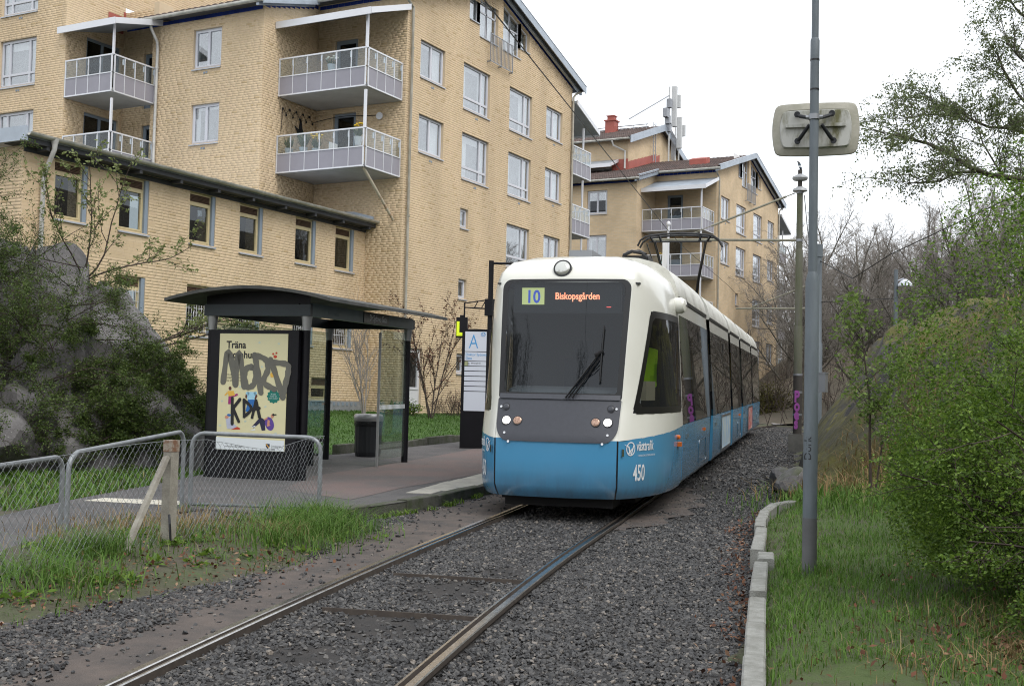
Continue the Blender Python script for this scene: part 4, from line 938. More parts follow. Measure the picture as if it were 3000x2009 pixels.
# ================================================================ the tram (local frame: x right, y away along the track, z up)
tram = thing('tram', TO, 'white and blue low floor tram number 450 on line 10 to Biskopsgården', 'tram')
_sl = .0188; _u = Vector((TU[0], TU[1], _sl)).normalized(); _r = Vector((TR[0], TR[1], 0)); _w = _r.cross(_u)
tram.matrix_world = Matrix(((_r.x, _u.x, _w.x, TO[0]), (_r.y, _u.y, _w.y, TO[1]), (_r.z, _u.z, _w.z, TO[2]), (0, 0, 0, 1)))
ORG[tram.name] = np.zeros(3)
M_TW = mat('tram_cream', (.76, .755, .69), .22, coat=.5, col2=(.72, .715, .645), scale=1.2)
M_TROOF = mat('tram_roof_dirty', (.66, .655, .60), .45, col2=(.42, .41, .35), scale=2.2, stretch=(1.5, .5, 1.5), thr=(.45, .75), detail=8)
def grimy(name, col, z0, z1, amt, rough):
    m, n, l, b = nmat(name); tc = n.new('ShaderNodeTexCoord'); sx = n.new('ShaderNodeSeparateXYZ'); l.new(tc.outputs['Object'], sx.inputs[0]); b.inputs['Roughness'].default_value = rough; b.inputs['Coat Weight'].default_value = .5; b.inputs['Coat Roughness'].default_value = .06
    mr = n.new('ShaderNodeMapRange'); mr.inputs[1].default_value = z1; mr.inputs[2].default_value = z0; l.new(sx.outputs[2], mr.inputs[0])
    mp = n.new('ShaderNodeMapping'); mp.inputs['Scale'].default_value = (3, 3, .6); l.new(tc.outputs['Object'], mp.inputs[0]); nz = n.new('ShaderNodeTexNoise'); nz.inputs['Scale'].default_value = 2.2; nz.inputs['Detail'].default_value = 9; nz.inputs['Roughness'].default_value = .7; l.new(mp.outputs[0], nz.inputs[0])
    mu = n.new('ShaderNodeMath'); mu.operation = 'MULTIPLY'; l.new(mr.outputs[0], mu.inputs[0]); l.new(nz.outputs[0], mu.inputs[1]); m2 = n.new('ShaderNodeMath'); m2.operation = 'MULTIPLY'; m2.inputs[1].default_value = amt; m2.use_clamp = True; l.new(mu.outputs[0], m2.inputs[0])
    mx = n.new('ShaderNodeMix'); mx.data_type = 'RGBA'; l.new(m2.outputs[0], mx.inputs[0]); mx.inputs[6].default_value = (*col, 1); mx.inputs[7].default_value = (.075, .07, .062, 1); l.new(mx.outputs[2], b.inputs['Base Color']); return m
M_TB = grimy('tram_blue', (.07, .285, .50), .25, .75, 1.1, .22)
M_TG = mat('tram_grey', (.050, .053, .066), .38, var=.12, scale=20, bump=.08, bscale=300)
M_TBLK = mat('tram_black', (.008, .008, .009), .3)
M_RUB = mat('tram_rubber', (.012, .012, .014), .65)
M_WS = glass_mat('windscreen_glass', (.5, .54, .56), 1.5, .0, gain=1.0, body=(.10, .12, .14), bodyf=.05)
M_SG = glass_mat('side_glass', (.20, .205, .19), 1.5, .0, gain=1.0, body=(.05, .045, .03), bodyf=.3)
M_CABG = glass_mat('cab_glass', (.5, .52, .53), 1.5, .0, gain=.8)
M_LAMP = mat('headlamp_lit', (.9, .9, .85), .3, emit=((1, .98, .9), 2.2))
M_LAMPA = mat('headlamp_amber', (.25, .14, .10), .2, metal=.3, col2=(.6, .4, .3), scale=30)
M_CHR = mat('chrome', (.6, .6, .6), .15, 1.)
M_ORG = mat('indicator_orange', (.75, .16, .015), .25)
M_TXTW = mat('white_lettering', (.75, .78, .8), .5)
M_UNDER = mat('underframe', (.012, .011, .011), .9)
ZL = [.26, .34, .42, 1.05, 1.13, 1.5, 1.9, 2.3, 2.72, 2.94, 3.06, 3.16, 3.24, 3.31, 3.37, 3.42, 3.455, 3.475]
SF = lambda z: float(np.interp(z, [.26, .34, .42, 1.0, 1.5, 2.3, 3.08, 3.2, 3.31, 3.42, 3.455, 3.475], [-1.33, -1.39, -1.42, -1.42, -1.21, -1.045, -.86, -.78, -.60, -.17, .2, .65]))
XF = lambda z: float(np.interp(z, [.26, .42, 1.05, 1.5, 2.3, 3.08, 3.2, 3.31, 3.42, 3.455, 3.475], [.75, .785, .79, .81, .84, .87, .86, .79, .56, .36, .02]))
XR = lambda z: float(np.interp(z, [.26, .34, 1.13, 2.72, 2.94, 3.16, 3.31, 3.42, 3.475, 3.5], [1.27, 1.31, 1.325, 1.24, 1.22, 1.14, .98, .74, .4, 0]))
def s_front(f, z): return np.array((f*XF(z), SF(z)+.09*f*f, z))
def s_side(t, z, sg=1):
    t = min(max(t, 0), 1); a = s_front(1, z); x = a[0]+(XR(z)-a[0])*(1-(1-t)**2.7); y = a[1]+(1.2-a[1])*t**1.22
    return np.array((sg*x, y, z))
def offs(fn, a, b, d):
    p = fn(a, b); e = 1e-3; q = fn(a+e, b)-p; r = fn(a, b+e)-p; n = np.cross(q, r); n /= max(np.linalg.norm(n), 1e-12)
    if n[1] > 0 and fn is s_front: n = -n
    if fn is not s_front and n[0]*p[0] < 0: n = -n
    return p+n*d
def rrect(x0, x1, z0, z1, r, n=6, rb=None):
    """rounded rectangle; r top corners, rb bottom corners"""
    rb = r if rb is None else rb; out = []
    for cx, cz, a0, rr in ((x1, z0, -90, rb), (x1, z1, 0, r), (x0, z1, 90, r), (x0, z0, 180, rb)):
        rx, rz = rr
        ox = cx-rx if cx == x1 else cx+rx; oz = cz+rz if cz == z0 else cz-rz
        for k in range(n+1):
            a = R(a0+90*k/n); out.append((ox+rx*math.cos(a), oz+rz*math.sin(a)))
    # densify the long edges
    res = []
    for i in range(len(out)):
        p, q = out[i], out[(i+1) % len(out)]; L = math.hypot(q[0]-p[0], q[1]-p[1]); m = max(1, int(L/.12))
        for k in range(m): res.append((p[0]+(q[0]-p[0])*k/m, p[1]+(q[1]-p[1])*k/m))
    return res
def on_front(pts, d=0): return [offs(s_front, a, c, d) for a, c in pts]
def fill(mb, pts2, fn, d, rings=8):
    """surface patch inside an outline given in surface parameters"""
    c = np.mean(pts2, 0); G_ = []
    for k in range(rings+1):
        q = k/rings; G_.append([fn(*(c+(np.array(p)-c)*q), d) for p in pts2]+[fn(*(c+(np.array(pts2[0])-c)*q), d)])
    mb.grid(np.array(G_), flip=False); return mb
def ring(mb, outer, inner, fn, d):
    a = [fn(*p, d) for p in outer]; b = [fn(*p, d) for p in inner]; n = len(a)
    mb.add(a+b, [(i, (i+1) % n, n+(i+1) % n, n+i) for i in range(n)])
F_ = lambda a, c, d: offs(s_front, a, c, d)
WS_O = rrect(-.985, .985, 1.495, 3.055, (.14, .13), 6, (.05, .04)); c0 = np.array((0, 2.275))
WS_I = [(p[0]*.915, 2.30+(p[1]-2.275)*.925) for p in WS_O]
# --- shell, white
b = MB()
ZW = [1.05, 1.25]+[z for z in ZL if z >= 1.5]
def shell_front(zs, cols): return np.array([[s_front(f, z) for f in cols] for z in zs])
FC = np.linspace(-1, 1, 13)
b.grid(shell_front([3.055]+[z for z in ZL if z > 3.055], FC))
# frame around the windscreen corners
sq = []
for p in WS_O:
    v = np.array(p)-c0; k = max(abs(v[0])/1.0, abs(v[1])/.79); sq.append(tuple(c0+v/k*np.array((1, 1))*1.0))
sq = [(max(-1, min(1, p[0])), max(1.485, min(3.06, p[1]))) for p in sq]
ring(b, sq, WS_O, F_, 0)
def bl(t): return 1.0+.13*min(1, max(0, t))**.9
# cab sides with a slanted window opening
WZ0, WZ1 = 1.34, 2.66
def tw0(z): return float(np.interp(z, [WZ0, WZ1], [.10, .25]))
TW1 = .955
for sg in (-1, 1):
    for (z0, z1) in zip(ZW[:-1], ZW[1:]):
        zz = [z0, z1]
        sub = sorted({z0, z1} | {z for z in (WZ0, WZ1) if z0 < z < z1})
        for za, zb in zip(sub[:-1], sub[1:]):
            T = lambda z: np.concatenate([np.linspace(0, tw0(z), 5), np.linspace(tw0(z), TW1, 8)[1:], np.linspace(TW1, 1, 2)[1:]])
            Ta, Tb = T(za), T(zb)
            for i in range(len(Ta)-1):
                if za >= WZ0-1e-6 and zb <= WZ1+1e-6 and 4 <= i < 11: continue
                lo_ = (lambda t, z: bl(t)-.004 if z == 1.05 else z)
                q = [s_side(Ta[i], lo_(Ta[i], za), sg), s_side(Ta[i+1], lo_(Ta[i+1], za), sg), s_side(Tb[i+1], zb, sg), s_side(Tb[i], zb, sg)]
                b.add(q if sg > 0 else q[::-1], [(0, 1, 2, 3)])
# corner fill between grey panel and blue
cab = b.build('cab_shell', M_TW, tram, smooth=60, weld=True)
# --- blue skirts: centre and two side panels
b = MB(); b.grid(np.array([[s_front(f, z) for f in np.linspace(-.985, .985, 9)] for z in (.27, .34, .42, .6, .8, 1.0)])); b.grid(np.array([[s_front(f, .27)+np.array((0, .35*k, .02*k)) for f in np.linspace(-.985, .985, 9)] for k in (1, 0)])); b.build('front_skirt', M_TB, tram, smooth=60)
def bl(t): return 1.0+.13*min(1, max(0, t))**.9
for sg in (-1, 1):
    b = MB(); TT = np.linspace(.006, 1, 12)
    G_ = np.array([[s_side(t, .27+(bl(t)-.27)*k, sg) for t in TT] for k in (0, .09, .2, .45, .7, 1)]); b.grid(G_, flip=sg < 0)
    b.grid(np.array([[s_side(t, .27, sg)*np.array((1-.12*k, 1, 1))+np.array((0, .03*k, .0)) for t in TT] for k in (1, 0)]), flip=sg < 0)
    b.build('side_skirt', M_TB, tram, smooth=60)
b = MB()
b.grid(np.array([[F_(f, z, -.004) for f in np.linspace(-1, 1, 9)] for z in (.99, 1.2, 1.5)]))
b.build('lower_shell', M_TW, tram, smooth=60)
for sg in (-1, 1):
    b = MB(); b.grid(np.array([[s_front(f_*sg, z)+(0, .004, 0) for f_ in (.98, 1.004)] for z in (.27, .34, .42, .7, 1.0)]), flip=sg < 0); b.build('panel_gap', M_TBLK, tram)
# --- windscreen, frit border, grey lamp panel
b = MB(); ring(b, WS_O, WS_I, F_, .006); b.build('windscreen_border', M_TBLK, tram, smooth=60)
b = MB(); fill(b, WS_I, F_, .005, 8); b.build('windscreen', M_WS, tram, smooth='all')
GP = rrect(-.985, .985, .968, 1.50, (.03, .02), 8, (.2, .2))
b = MB(); fill(b, GP, F_, .012, 6); b.build('lamp_panel', M_TG, tram, smooth=40)
b = MB(); b.grid(np.array([[F_(f, z, .03 if z < 1.55 else .012) for f in np.linspace(-.96, .96, 9)] for z in (1.49, 1.5, 1.56)])); b.build('wiper_cowl', M_TG, tram, smooth=40)
def lamp(x, z, r, m, nm):
    f = x/XF(z); p = offs(s_front, f, z, .012); e = MB(); d = np.array((0, -1, .38)); d /= np.linalg.norm(d)
    e.tube([p-d*.02, p+d*.012], [r*1.22, r*1.18], 20); o = e.build(nm, M_TBLK, tram, smooth=True)
    e = MB(); e.tube([p+d*.0121, p+d*.018, p+d*.022], [r, r*.8, r*.3], 20); e.build('lens', m, o, smooth=True)
for sg in (-1, 1):
    lamp(.65*sg, 1.215, .052, M_LAMP, 'headlight'); lamp(.50*sg, 1.215, .052, M_LAMPA, 'fog_light'); lamp(.675*sg, 1.385, .04, M_TG, 'small_light')
    e = MB()
    for x, z in ((.745, 1.385), (.66, 1.06), (.6, .955)):
        p = offs(s_front, x*sg/XF(z), z, .01); e.tube([p, p+(0, -.012, .004)], .016, 10)
    e.build('panel_bolt', M_CHR, tram)
f = -.06/XF(3.24); p = np.array((-.06, SF(3.2)-.02, 3.20)); d = np.array((0, -.93, .36)); d /= np.linalg.norm(d)
e = MB(); e.tube([p-d*.05, p+d*.012], [.125, .12], 24); o = e.build('top_light', M_TBLK, tram, smooth=True)
e = MB(); e.tube([p+d*.013, p+d*.03, p+d*.042], [.1, .085, .04], 24); e.build('lens', mat('top_lens', (.62, .62, .58), .12, .6), o, smooth=True)
# --- cab side windows with black frame
for sg in (-1, 1):
    b = MB(); g = []
    fn = (lambda t, z, d, sg=sg: offs(lambda a, c: s_side(a, c, sg), t, z, d))
    out = []; n = 8
    cor = [(tw0(WZ0), WZ0), (TW1, WZ0), (TW1, WZ1), (tw0(WZ1), WZ1)]
    pts = []
    for i in range(4):
        p, q = np.array(cor[i]), np.array(cor[(i+1) % 4])
        for k in (.05, .12, .25, .4, .6, .75, .88, .95): pts.append(tuple(p+(q-p)*k))
    cc = np.mean(pts, 0); inn = [tuple(cc+(np.array(p)-cc)*np.array((.90, .88))) for p in pts]; ot = [tuple(cc+(np.array(p)-cc)*np.array((1.02, 1.015))) for p in pts]
    ring(b, ot, inn, fn, .004); fr = b.build('cab_window', M_TBLK, tram, smooth=60)
    b = MB(); fill(b, inn, fn, .002, 6); b.build('pane', M_CABG, fr, smooth='all')
# --- cab interior
b = MB(); b.box(-.72, .72, -.9, .2, .5, .56); b.box(-1.1, 1.1, .2, 1.18, .5, .56); b.box(-1.2, 1.2, 1.12, 1.18, .5, 3.0); b.box(-.95, .95, -.75, 1.1, 3.0, 3.02); b.build('cab_interior', mat('cab_dark', (.06, .062, .066), .8), tram)
b = MB(); b.grid(np.array([[(x, -1.02+.06*abs(x), 1.5), (x, -.95+.06*abs(x), 1.62), (x, -.45, 1.66), (x, -.3, 1.45), (x, -.3, .6)] for x in np.linspace(-.72, .72, 7)])); b.build('dashboard', mat('dash_grey', (.16, .17, .18), .7), tram, smooth=40)
b = MB(); b.box(-.25, .25, .35, .47, 1.2, 2.05); b.box(-.14, .14, .37, .45, 2.05, 2.3); b.box(-.26, .26, -.1, .47, 1.0, 1.15); b.build('driver_seat', mat('seat_cloth', (.03, .035, .05), .9), tram, smooth=40)
b = MB(); b.box(-.72, .72, -.74, -.68, 2.62, 2.99); ds = b.build('destination_display', mat('display_black', (.025, .028, .032), .35), tram)
b = MB(); b.box(-.61, -.31, -.752, -.742, 2.73, 2.95); b.build('route_panel', mat('led_green', (.3, .36, .15), .6, emit=((.62, .68, .27), .85)), ds)
F3 = np.array(((1, 0, 0), (0, 0, -1), (0, 1, 0.)))      # text right=+x, up=+z, facing -y
text_part('route_number', '10', mat('led_blue', (.03, .06, .3), .6, emit=((.05, .10, .55), .9)), ds, (-.46, -.756, 2.755), F3, .235, 'CENTER', .001, .85, .006)
text_part('destination', 'Biskopsgården', mat('led_orange', (.8, .2, .1), .6, emit=((1, .30, .16), 2.6)), ds, (-.165, -.748, 2.80), F3, .128, 'LEFT', .001, .80, .0015)
b = MB(); b.box(.52, .58, -.748, -.744, 2.695, 2.702); b.build('status_light', mat('led_red', (.8, .1, .1), .6, emit=((1, .12, .1), 2.)), ds)
# --- wiper
b = MB(); y = -1.26
def wp(x, z): return np.array((x, SF(z)-.05, z))
b.tube([wp(.10, 1.52), wp(.30, 1.8), wp(.50, 2.08)], .012, 6); b.tube([wp(.19, 1.52), wp(.37, 1.8), wp(.53, 2.06)], .010, 6); b.tube([wp(.14, 1.52), wp(.34, 1.79), wp(.52, 2.04)], .008, 6)
b.tube([wp(.55, 2.44), wp(.535, 2.08), wp(.53, 1.73)], .013, 6); b.tube([wp(.45, 2.06), wp(.56, 2.12)], .022, 6); b.tube([wp(.36, 1.8), wp(.45, 1.86), wp(.53, 1.95)], .007, 5)
b.build('wiper', M_TBLK, tram)
# --- side bits: white mirror pod, indicators, door-release, roof domes
e = MB(); e.tube([(1.19, .95, 2.83), (1.31, .93, 2.83), (1.36, .92, 2.83), (1.375, .915, 2.83)], [.115, .115, .085, .03], 18); pod = e.build('camera_pod', M_TW, tram, smooth=True)
e = MB(); e.tube([(1.17, .955, 2.83), (1.195, .95, 2.83)], .125, 18); e.build('pod_ring', M_TBLK, pod); e = MB(); e.tube([(1.37, .915, 2.83), (1.38, .913, 2.83)], .016, 8); e.build('camera_lens', M_TBLK, pod)
for sg in (-1, 1):
    for t, z, r in ((.80, .985, .032), (.82, .885, .04)):
        p = offs(lambda a, c: s_side(a, c, sg), t, z, .0); e = MB()
        if z > .95: e.tube([p, p+(.03*sg, -.008, 0), p+(.04*sg, -.01, 0)], [r, r*.9, r*.4], 12)
        else: e.obox(p+(-.0, -.06, -.03), (.055*sg, -.012, 0), (0, .12, 0), (0, 0, .06))
        e.build('indicator', M_ORG, tram, smooth=True)
    p = offs(lambda a, c: s_side(a, c, sg), .03, .86, .0); e = MB(); e.obox(p+(0, 0, -.05), (.012*sg, -.012, 0), (.02*sg, .02, 0), (0, 0, .09)); e.build('coupler_hatch', M_CHR, tram)
e = MB()
for x, y in ((-.7, .9), (.18, .9)): e.lathe((x, y, 3.36), [(.05, 0), (.05, .1), (.035, .14), (.0, .15)], 12)
e.build('roof_dome', M_TBLK, tram, smooth=True)
e = MB(); e.box(-.74, -.36, 2.9, 3.8, 3.5, 3.86); e.build('air_unit', M_METAL, tram)
e = MB(); e.box(.02, .46, 3.6, 4.2, 3.5, 3.84); e.tube([(.05, 3.55, 3.84), (.2, 3.5, 3.9), (.35, 3.6, 3.88), (.45, 3.6, 3.8)], .03, 6); e.tube([(.1, 3.6, 3.9), (.3, 3.7, 3.93), (.42, 3.6, 3.86)], .02, 6); e.build('cable_box', M_TBLK, tram)
e = MB(); e.obox((.62, .9, 3.36), (.12, 0, -.06), (.03, .9, .0), (0, 0, .06)); e.build('roof_step', M_TBLK, tram)
# lettering wrapped on the curved flank
_tt = np.linspace(0, 1, 200)
def arc_tab(z, sg): P_ = np.array([s_side(t, z, sg) for t in _tt]); return np.concatenate([[0], np.cumsum(np.linalg.norm(np.diff(P_, axis=0), axis=1))])
def wrap_text(name, body, z0, a0, size, sx, sg, bold=0., m=None):
    o = text_part(name, body, m or M_TXTW, tram, (0, 0, 0), np.eye(3), size, 'LEFT', .0, sx, bold); n = len(o.data.vertices); co = np.empty(n*3); o.data.vertices.foreach_get('co', co); co = co.reshape(-1, 3)
    S_ = arc_tab(.7, sg); out = np.zeros_like(co); W_ = co[:, 0].max()
    for i, (x, zz, _) in enumerate(co):
        a = a0+x if sg > 0 else a0+W_-x; t = np.interp(a, S_, _tt); out[i] = offs(lambda q, c: s_side(q, c, sg), t, z0+zz, .004)
    o.data.vertices.foreach_set('co', out.ravel()); o.data.update(); return o
LSZ = .72
for sg in (1, -1):
    wrap_text('fleet_number', '450', .50, .27, .285, .62, sg, .004)
    wrap_text('operator_name', 'västtrafik', .875, .33, .175, .66, sg, .003)
    wrap_text('operator_line', 'I SAMARBETE MED GÖTEBORGS SPÅRVÄGAR', .80, .36, .032, .72, sg)
    b = MB(); S_ = arc_tab(.7, sg)
    def LP(a, z): return offs(lambda q, c: s_side(q, c, sg), np.interp(a, S_, _tt), z, .004)
    cx, cz, r0, r1 = .215, .90, .088, .073
    A = np.linspace(0, 2*math.pi, 33); asp = .95
    G_ = np.array([[LP(cx+r*asp*math.cos(a), cz+r*math.sin(a)) for a in A] for r in (r0, r1)]); b.grid(G_)
    for pl_ in (((-.13, .06), (-.03, .03), (.0, -.05), (-.02, -.07), (-.05, .02)), ((0, -.07), (.055, .06), (.075, .05), (.02, -.07)), ((-.06, -.06), (.03, .01), (.04, 0), (-.05, -.07))):
        b.add([LP(cx+p[0]*asp, cz+p[1]) for p in pl_], [tuple(range(len(pl_)))])
    b.build('operator_logo', M_TXTW, tram)
# --- body sections
PROF = [(.27, 1.2), (.30, 1.29), (.36, 1.315), (1.136, 1.325)]
PROFT = [(2.715, 1.24), (2.94, 1.222)]
ROOF = [(2.94, 1.222), (2.99, 1.235), (3.2, 1.175), (3.36, 1.08), (3.47, .92), (3.54, .65), (3.565, .3), (3.57, 0)]
SECT = [(1.2, 5.85), (6.55, 11.65), (12.3, 15.85), (16.5, 21.7), (22.3, 26.6)]
AIRP = mat('ad_picture_sky', (.25, .42, .62), .4, col2=(.55, .6, .55), scale=5); ADR = mat('ad_picture_red', (.42, .05, .05), .4, col2=(.6, .5, .45), scale=7, thr=(.5, .55))
def side_strip(mb, prof, y0, y1, sg, d=0):
    mb.grid(np.array([[(sg*(x+d), y, z) for y in (y0, y1)] for z, x in prof]), flip=sg < 0)
for k, (y0, y1) in enumerate(SECT):
    b = MB()
    for sg in (-1, 1): side_strip(b, PROF, y0, y1, sg)
    for yy, fl in ((y0, True), (y1, False)): b.add([(sg*x, yy, z) for sg, pr in ((1, PROF), (-1, PROF[::-1])) for z, x in pr], [tuple(range(8))])
    sec = b.build('body_section', M_TB, tram, smooth=50)
    b = MB()
    for sg in (-1, 1): side_strip(b, PROFT, y0, y1, sg)
    b.build('cantrail', M_TW, sec)
    b = MB(); pr = ROOF+[(z, -x) for z, x in ROOF[::-1][1:]]
    ys = np.linspace(y0, y1, 8); bulge = [.0, .012, .015, .015, .015, .015, .012, 0.]
    b.grid(np.array([[(x, y, z+bu*(z > 3.1)) for y, bu in zip(ys, bulge)] for z, x in pr]))
    for yy in (y0, y1): b.add([(x, yy, z) for z, x in pr], [tuple(range(len(pr)))])
    for yy in np.arange(y0+1.2, y1-.4, 1.3):
        for pz in range(len(ROOF)-1):
            for sg in (-1, 1):
                (za, xa), (zb_, xb) = ROOF[pz], ROOF[pz+1]
                b.add([(sg*(xa+.006), yy, za+.006), (sg*(xa+.006), yy+.05, za+.006), (sg*(xb+.004), yy+.05, zb_+.012), (sg*(xb+.004), yy, zb_+.012)], [(0, 1, 2, 3) if sg > 0 else (3, 2, 1, 0)])
    b.build('roof_cowl', M_TROOF, sec, smooth=35)
    for sg in (-1, 1):
        b = MB(); b.add([(sg*(1.236), y0, 2.925), (sg*1.236, y1, 2.925), (sg*1.236, y1, 2.985), (sg*1.236, y0, 2.985)], [(0, 1, 2, 3)]); b.build('rain_gutter', M_TBLK, sec)
        npn = max(2, round((y1-y0)/1.75)); e = np.linspace(y0, y1, npn+1)
        for i in range(npn):
            b = MB(); a_, c_ = e[i]+.008, e[i+1]-.008
            side_strip(b, [(1.142, 1.322), (2.71, 1.238)], a_, c_, sg, .002); b.build('window_panel', M_SG, sec)
        b = MB()
        for q in e[1:-1]: side_strip(b, [(1.14, 1.318), (2.712, 1.234)], q-.012, q+.012, sg)
        b.build('window_joint', M_TBLK, sec)
        q = y0+(y1-y0)*.62; b = MB(); b.add([(sg*1.262, q, 2.42), (sg*1.262, q+.22, 2.42), (sg*1.258, q+.22, 2.6), (sg*1.258, q, 2.6)], [(0, 1, 2, 3)]); b.build('vent', M_TBLK, sec)
        # small markers on the flank
        yo = y0+(y1-y0)*.72
        if k in (0, 2): b = MB(); b.box(sg*1.32, sg*1.35, yo, yo+.14, .93, .98); b.build('side_marker', M_ORG, sec)
        if k != 2: b = MB(); b.box(sg*1.32, sg*1.345, y0+.5, y0+.62, .93, .99); b.build('side_button', M_CHR, sec)
        if k in (1, 3):
            a_, c_ = (8.5, 11.2) if k == 1 else (18.9, 21.4)
            b = MB()
            for (p0, p1, z0, z1) in ((a_, c_, 1.06, 1.10), (a_, c_, .38, .42), (a_, a_+.05, .42, 1.06), (c_-.05, c_, .42, 1.06)): b.box(sg*1.322, sg*1.35, p0, p1, z0, z1)
            fr = b.build('poster_frame', M_CHR, sec)
            b = MB(); b.box(sg*1.324, sg*1.336, a_+.05, c_-.05, .42, 1.06); b.build('poster', AIRP if k == 1 else ADR, fr)
        else:
            b = MB(); yy = y0+(y1-y0)*.55
            pts = rrect(yy, yy+1.3, .42, .8, (.08, .08), 4)
            b.tube([(sg*1.3235, a, c) for a, c in pts], .004, 4, closed=True); b.build('hatch', M_CHR, sec)
    # interior: floor, ceiling, poles and seats seen through the glass
    b = MB(); b.box(-1.15, 1.15, y0+.02, y1-.02, .38, .42); b.box(-1.15, 1.15, y0+.02, y1-.02, 2.78, 2.8); b.build('saloon', mat('saloon_grey', (.22, .23, .23), .8) if k == 0 else bpy.data.materials['saloon_grey'], sec)
    for yy in np.arange(y0+.9, y1-.4, 1.5):
        for x in (-.95, .55):
            b = MB(); b.box(x, x+.42, yy, yy+.08, .8, 1.55); b.box(x, x+.42, yy-.4, yy+.001, .78, .86); b.build('seat', bpy.data.materials['seat_cloth'], sec)
        b = MB(); b.tube([(.5, yy+.3, .42), (.5, yy+.3, 2.78)], .018, 6); b.build('grab_pole', mat('grab_yellow', (.6, .42, .03), .4) if 'grab_yellow' not in bpy.data.materials else bpy.data.materials['grab_yellow'], sec)
for (a_, c_) in zip(SECT[:-1], SECT[1:]):
    b = MB(); n = 9; ys = np.linspace(a_[1]-.01, c_[0]+.01, n); pr = [(.3, 1.2), (.4, 1.26), (1.14, 1.285), (2.7, 1.2), (3.1, 1.13), (3.3, .95), (3.38, .5), (3.4, 0)]; pr = pr+[(z, -x) for z, x in pr[::-1][1:]]
    b.grid(np.array([[(x*(1-.02*(i % 2)), y, z-.02*(i % 2)*(z > 3)) for i, y in enumerate(ys)] for z, x in pr])); b.build('bellows', M_RUB, tram)
# rear cab: the same nose turned round
L2 = 26.6
b = MB()
for sg in (-1, 1):
    T_ = np.linspace(0, 1, 9); b.grid(np.array([[s_side(t, z, sg)*np.array((1, -1, 1))+np.array((0, L2+1.2, 0)) for t in T_] for z in ZW]), flip=sg > 0)
b.grid(np.array([[s_front(f_, z)*np.array((1, -1, 1))+np.array((0, L2+1.2, 0)) for f_ in FC] for z in ZW]), flip=True); b.build('rear_cab', M_TW, tram, smooth=60)
b = MB()
for sg in (-1, 1):
    T_ = np.linspace(0, 1, 9); b.grid(np.array([[s_side(t, z, sg)*np.array((1.002, -1, 1))+np.array((0, L2+1.2, 0)) for t in T_] for z in (.27, .34, .42, 1.136)]), flip=sg > 0)
b.grid(np.array([[s_front(f_, z)*np.array((1, -1, 1))+np.array((0, L2+1.203, 0)) for f_ in FC] for z in (.27, .34, .42, 1.136)]), flip=True); b.build('rear_skirt', M_TB, tram, smooth=60)
b = MB(); T_ = np.linspace(.35, .97, 6); b.grid(np.array([[s_side(t, z, 1)*np.array((1.006, -1, 1))+np.array((0, L2+1.2, 0)) for t in T_] for z in (1.14, 1.9, 2.7)]), flip=True); b.build('rear_window', M_SG, tram)
# underframe and wheels
b = MB(); b.box(-.9, .9, -.5, 26.8, .16, .45); b.box(-.7, .7, -1.1, -.45, .14, .4); b.build('underframe', M_UNDER, tram)  # lowered, with a front box added to deepen the shade under the nose
for yy in (3.0, 4.8, 13.2, 15.0, 23.6, 25.4):
    for sg in (-1, 1):
        b = MB(); b.lathe((sg*.755-.03, yy, .3), [(.1, -.02), (.3, -.02), (.3, .05), (.27, .08), (.1, .08)], 20, 'x'); b.build('wheel', M_METAL, tram, smooth=True)
# pantograph
pb = MB(); yb = 12.9
pb.box(-.45, .45, yb-.5, yb+.9, 3.58, 3.68); pb.box(-.5, .5, yb+.3, yb+.4, 3.68, 3.8)
pan = pb.build('pantograph', M_TBLK, tram)
b = MB()
for sg in (-1, 1): b.tube([(sg*.32, yb+.35, 3.75), (sg*.42, yb+.05, 4.3), (sg*.62, yb-.35, 5.16)], [.04, .035, .03], 8)
b.tube([(-.32, yb+.35, 3.78), (-.1, yb+.33, 3.84), (.1, yb+.33, 3.8), (.32, yb+.35, 3.78)], .022, 6)
b.tube([(-.5, yb+.5, 3.7), (-.62, yb-.1, 4.5), (-.8, yb-.4, 5.1)], .014, 6)
b.build('pantograph_arm', M_TBLK, pan)
b = MB()
for dy in (-.2, .2):
    b.tube([(-1.0, yb-.35+dy, 5.02), (-.93, yb-.35+dy, 5.16), (-.8, yb-.35+dy, 5.25), (-.4, yb-.35+dy, 5.3), (0, yb-.35+dy, 5.32), (.4, yb-.35+dy, 5.3), (.8, yb-.35+dy, 5.25), (.93, yb-.35+dy, 5.16), (1.0, yb-.35+dy, 5.02)], .024, 6)
for x in (-.72, -.5, .5, .72): b.tube([(x, yb-.55, 5.26), (x, yb-.15, 5.26)], .018, 5); b.tube([(x*.9, yb-.35, 5.14), (x, yb-.35, 5.26)], .03, 5)
b.tube([(-.75, yb-.35, 5.14), (.75, yb-.35, 5.14)], .018, 6)
b.build('pantograph_head', M_TBLK, pan)
# things in the cab
def to_world(p): return tram.matrix_world @ Vector(p)
def tram_thing(name, bm, m, label, cat):
    v = [tuple(to_world(p)) for p in bm.v]; return mesh_obj(name, v, bm.f, m, label=label, cat=cat, smooth=True)
b = MB(); G_ = []
for i in range(9):
    a = i/8; G_.append([(.62+.36*a+.03*math.sin(a*9), .35+.35*a+.06*math.sin(a*14+k*.6), 2.25-k*.085-.12*abs(a-.5)*(k == 0)+.05*math.sin(a*7)*(k == 7)) for k in range(8)])
b.grid(np.array(G_)); b.grid(np.array(G_)+np.array((.012, .012, 0)), flip=True); tram_thing('safety_vest', b, mat('hi_vis', (.35, .62, .02), .7, emit=None), 'bright yellow green safety vest hanging in the tram cab', 'vest')
b = MB(); b.obox((.80, -.05, 1.49), (.05, .55, 0), (.16, -.02, 0), (0, 0, .26)); tram_thing('document_box', b, mat('cream_board', (.52, .47, .33), .7), 'cream coloured box lying inside the tram cab window', 'box')
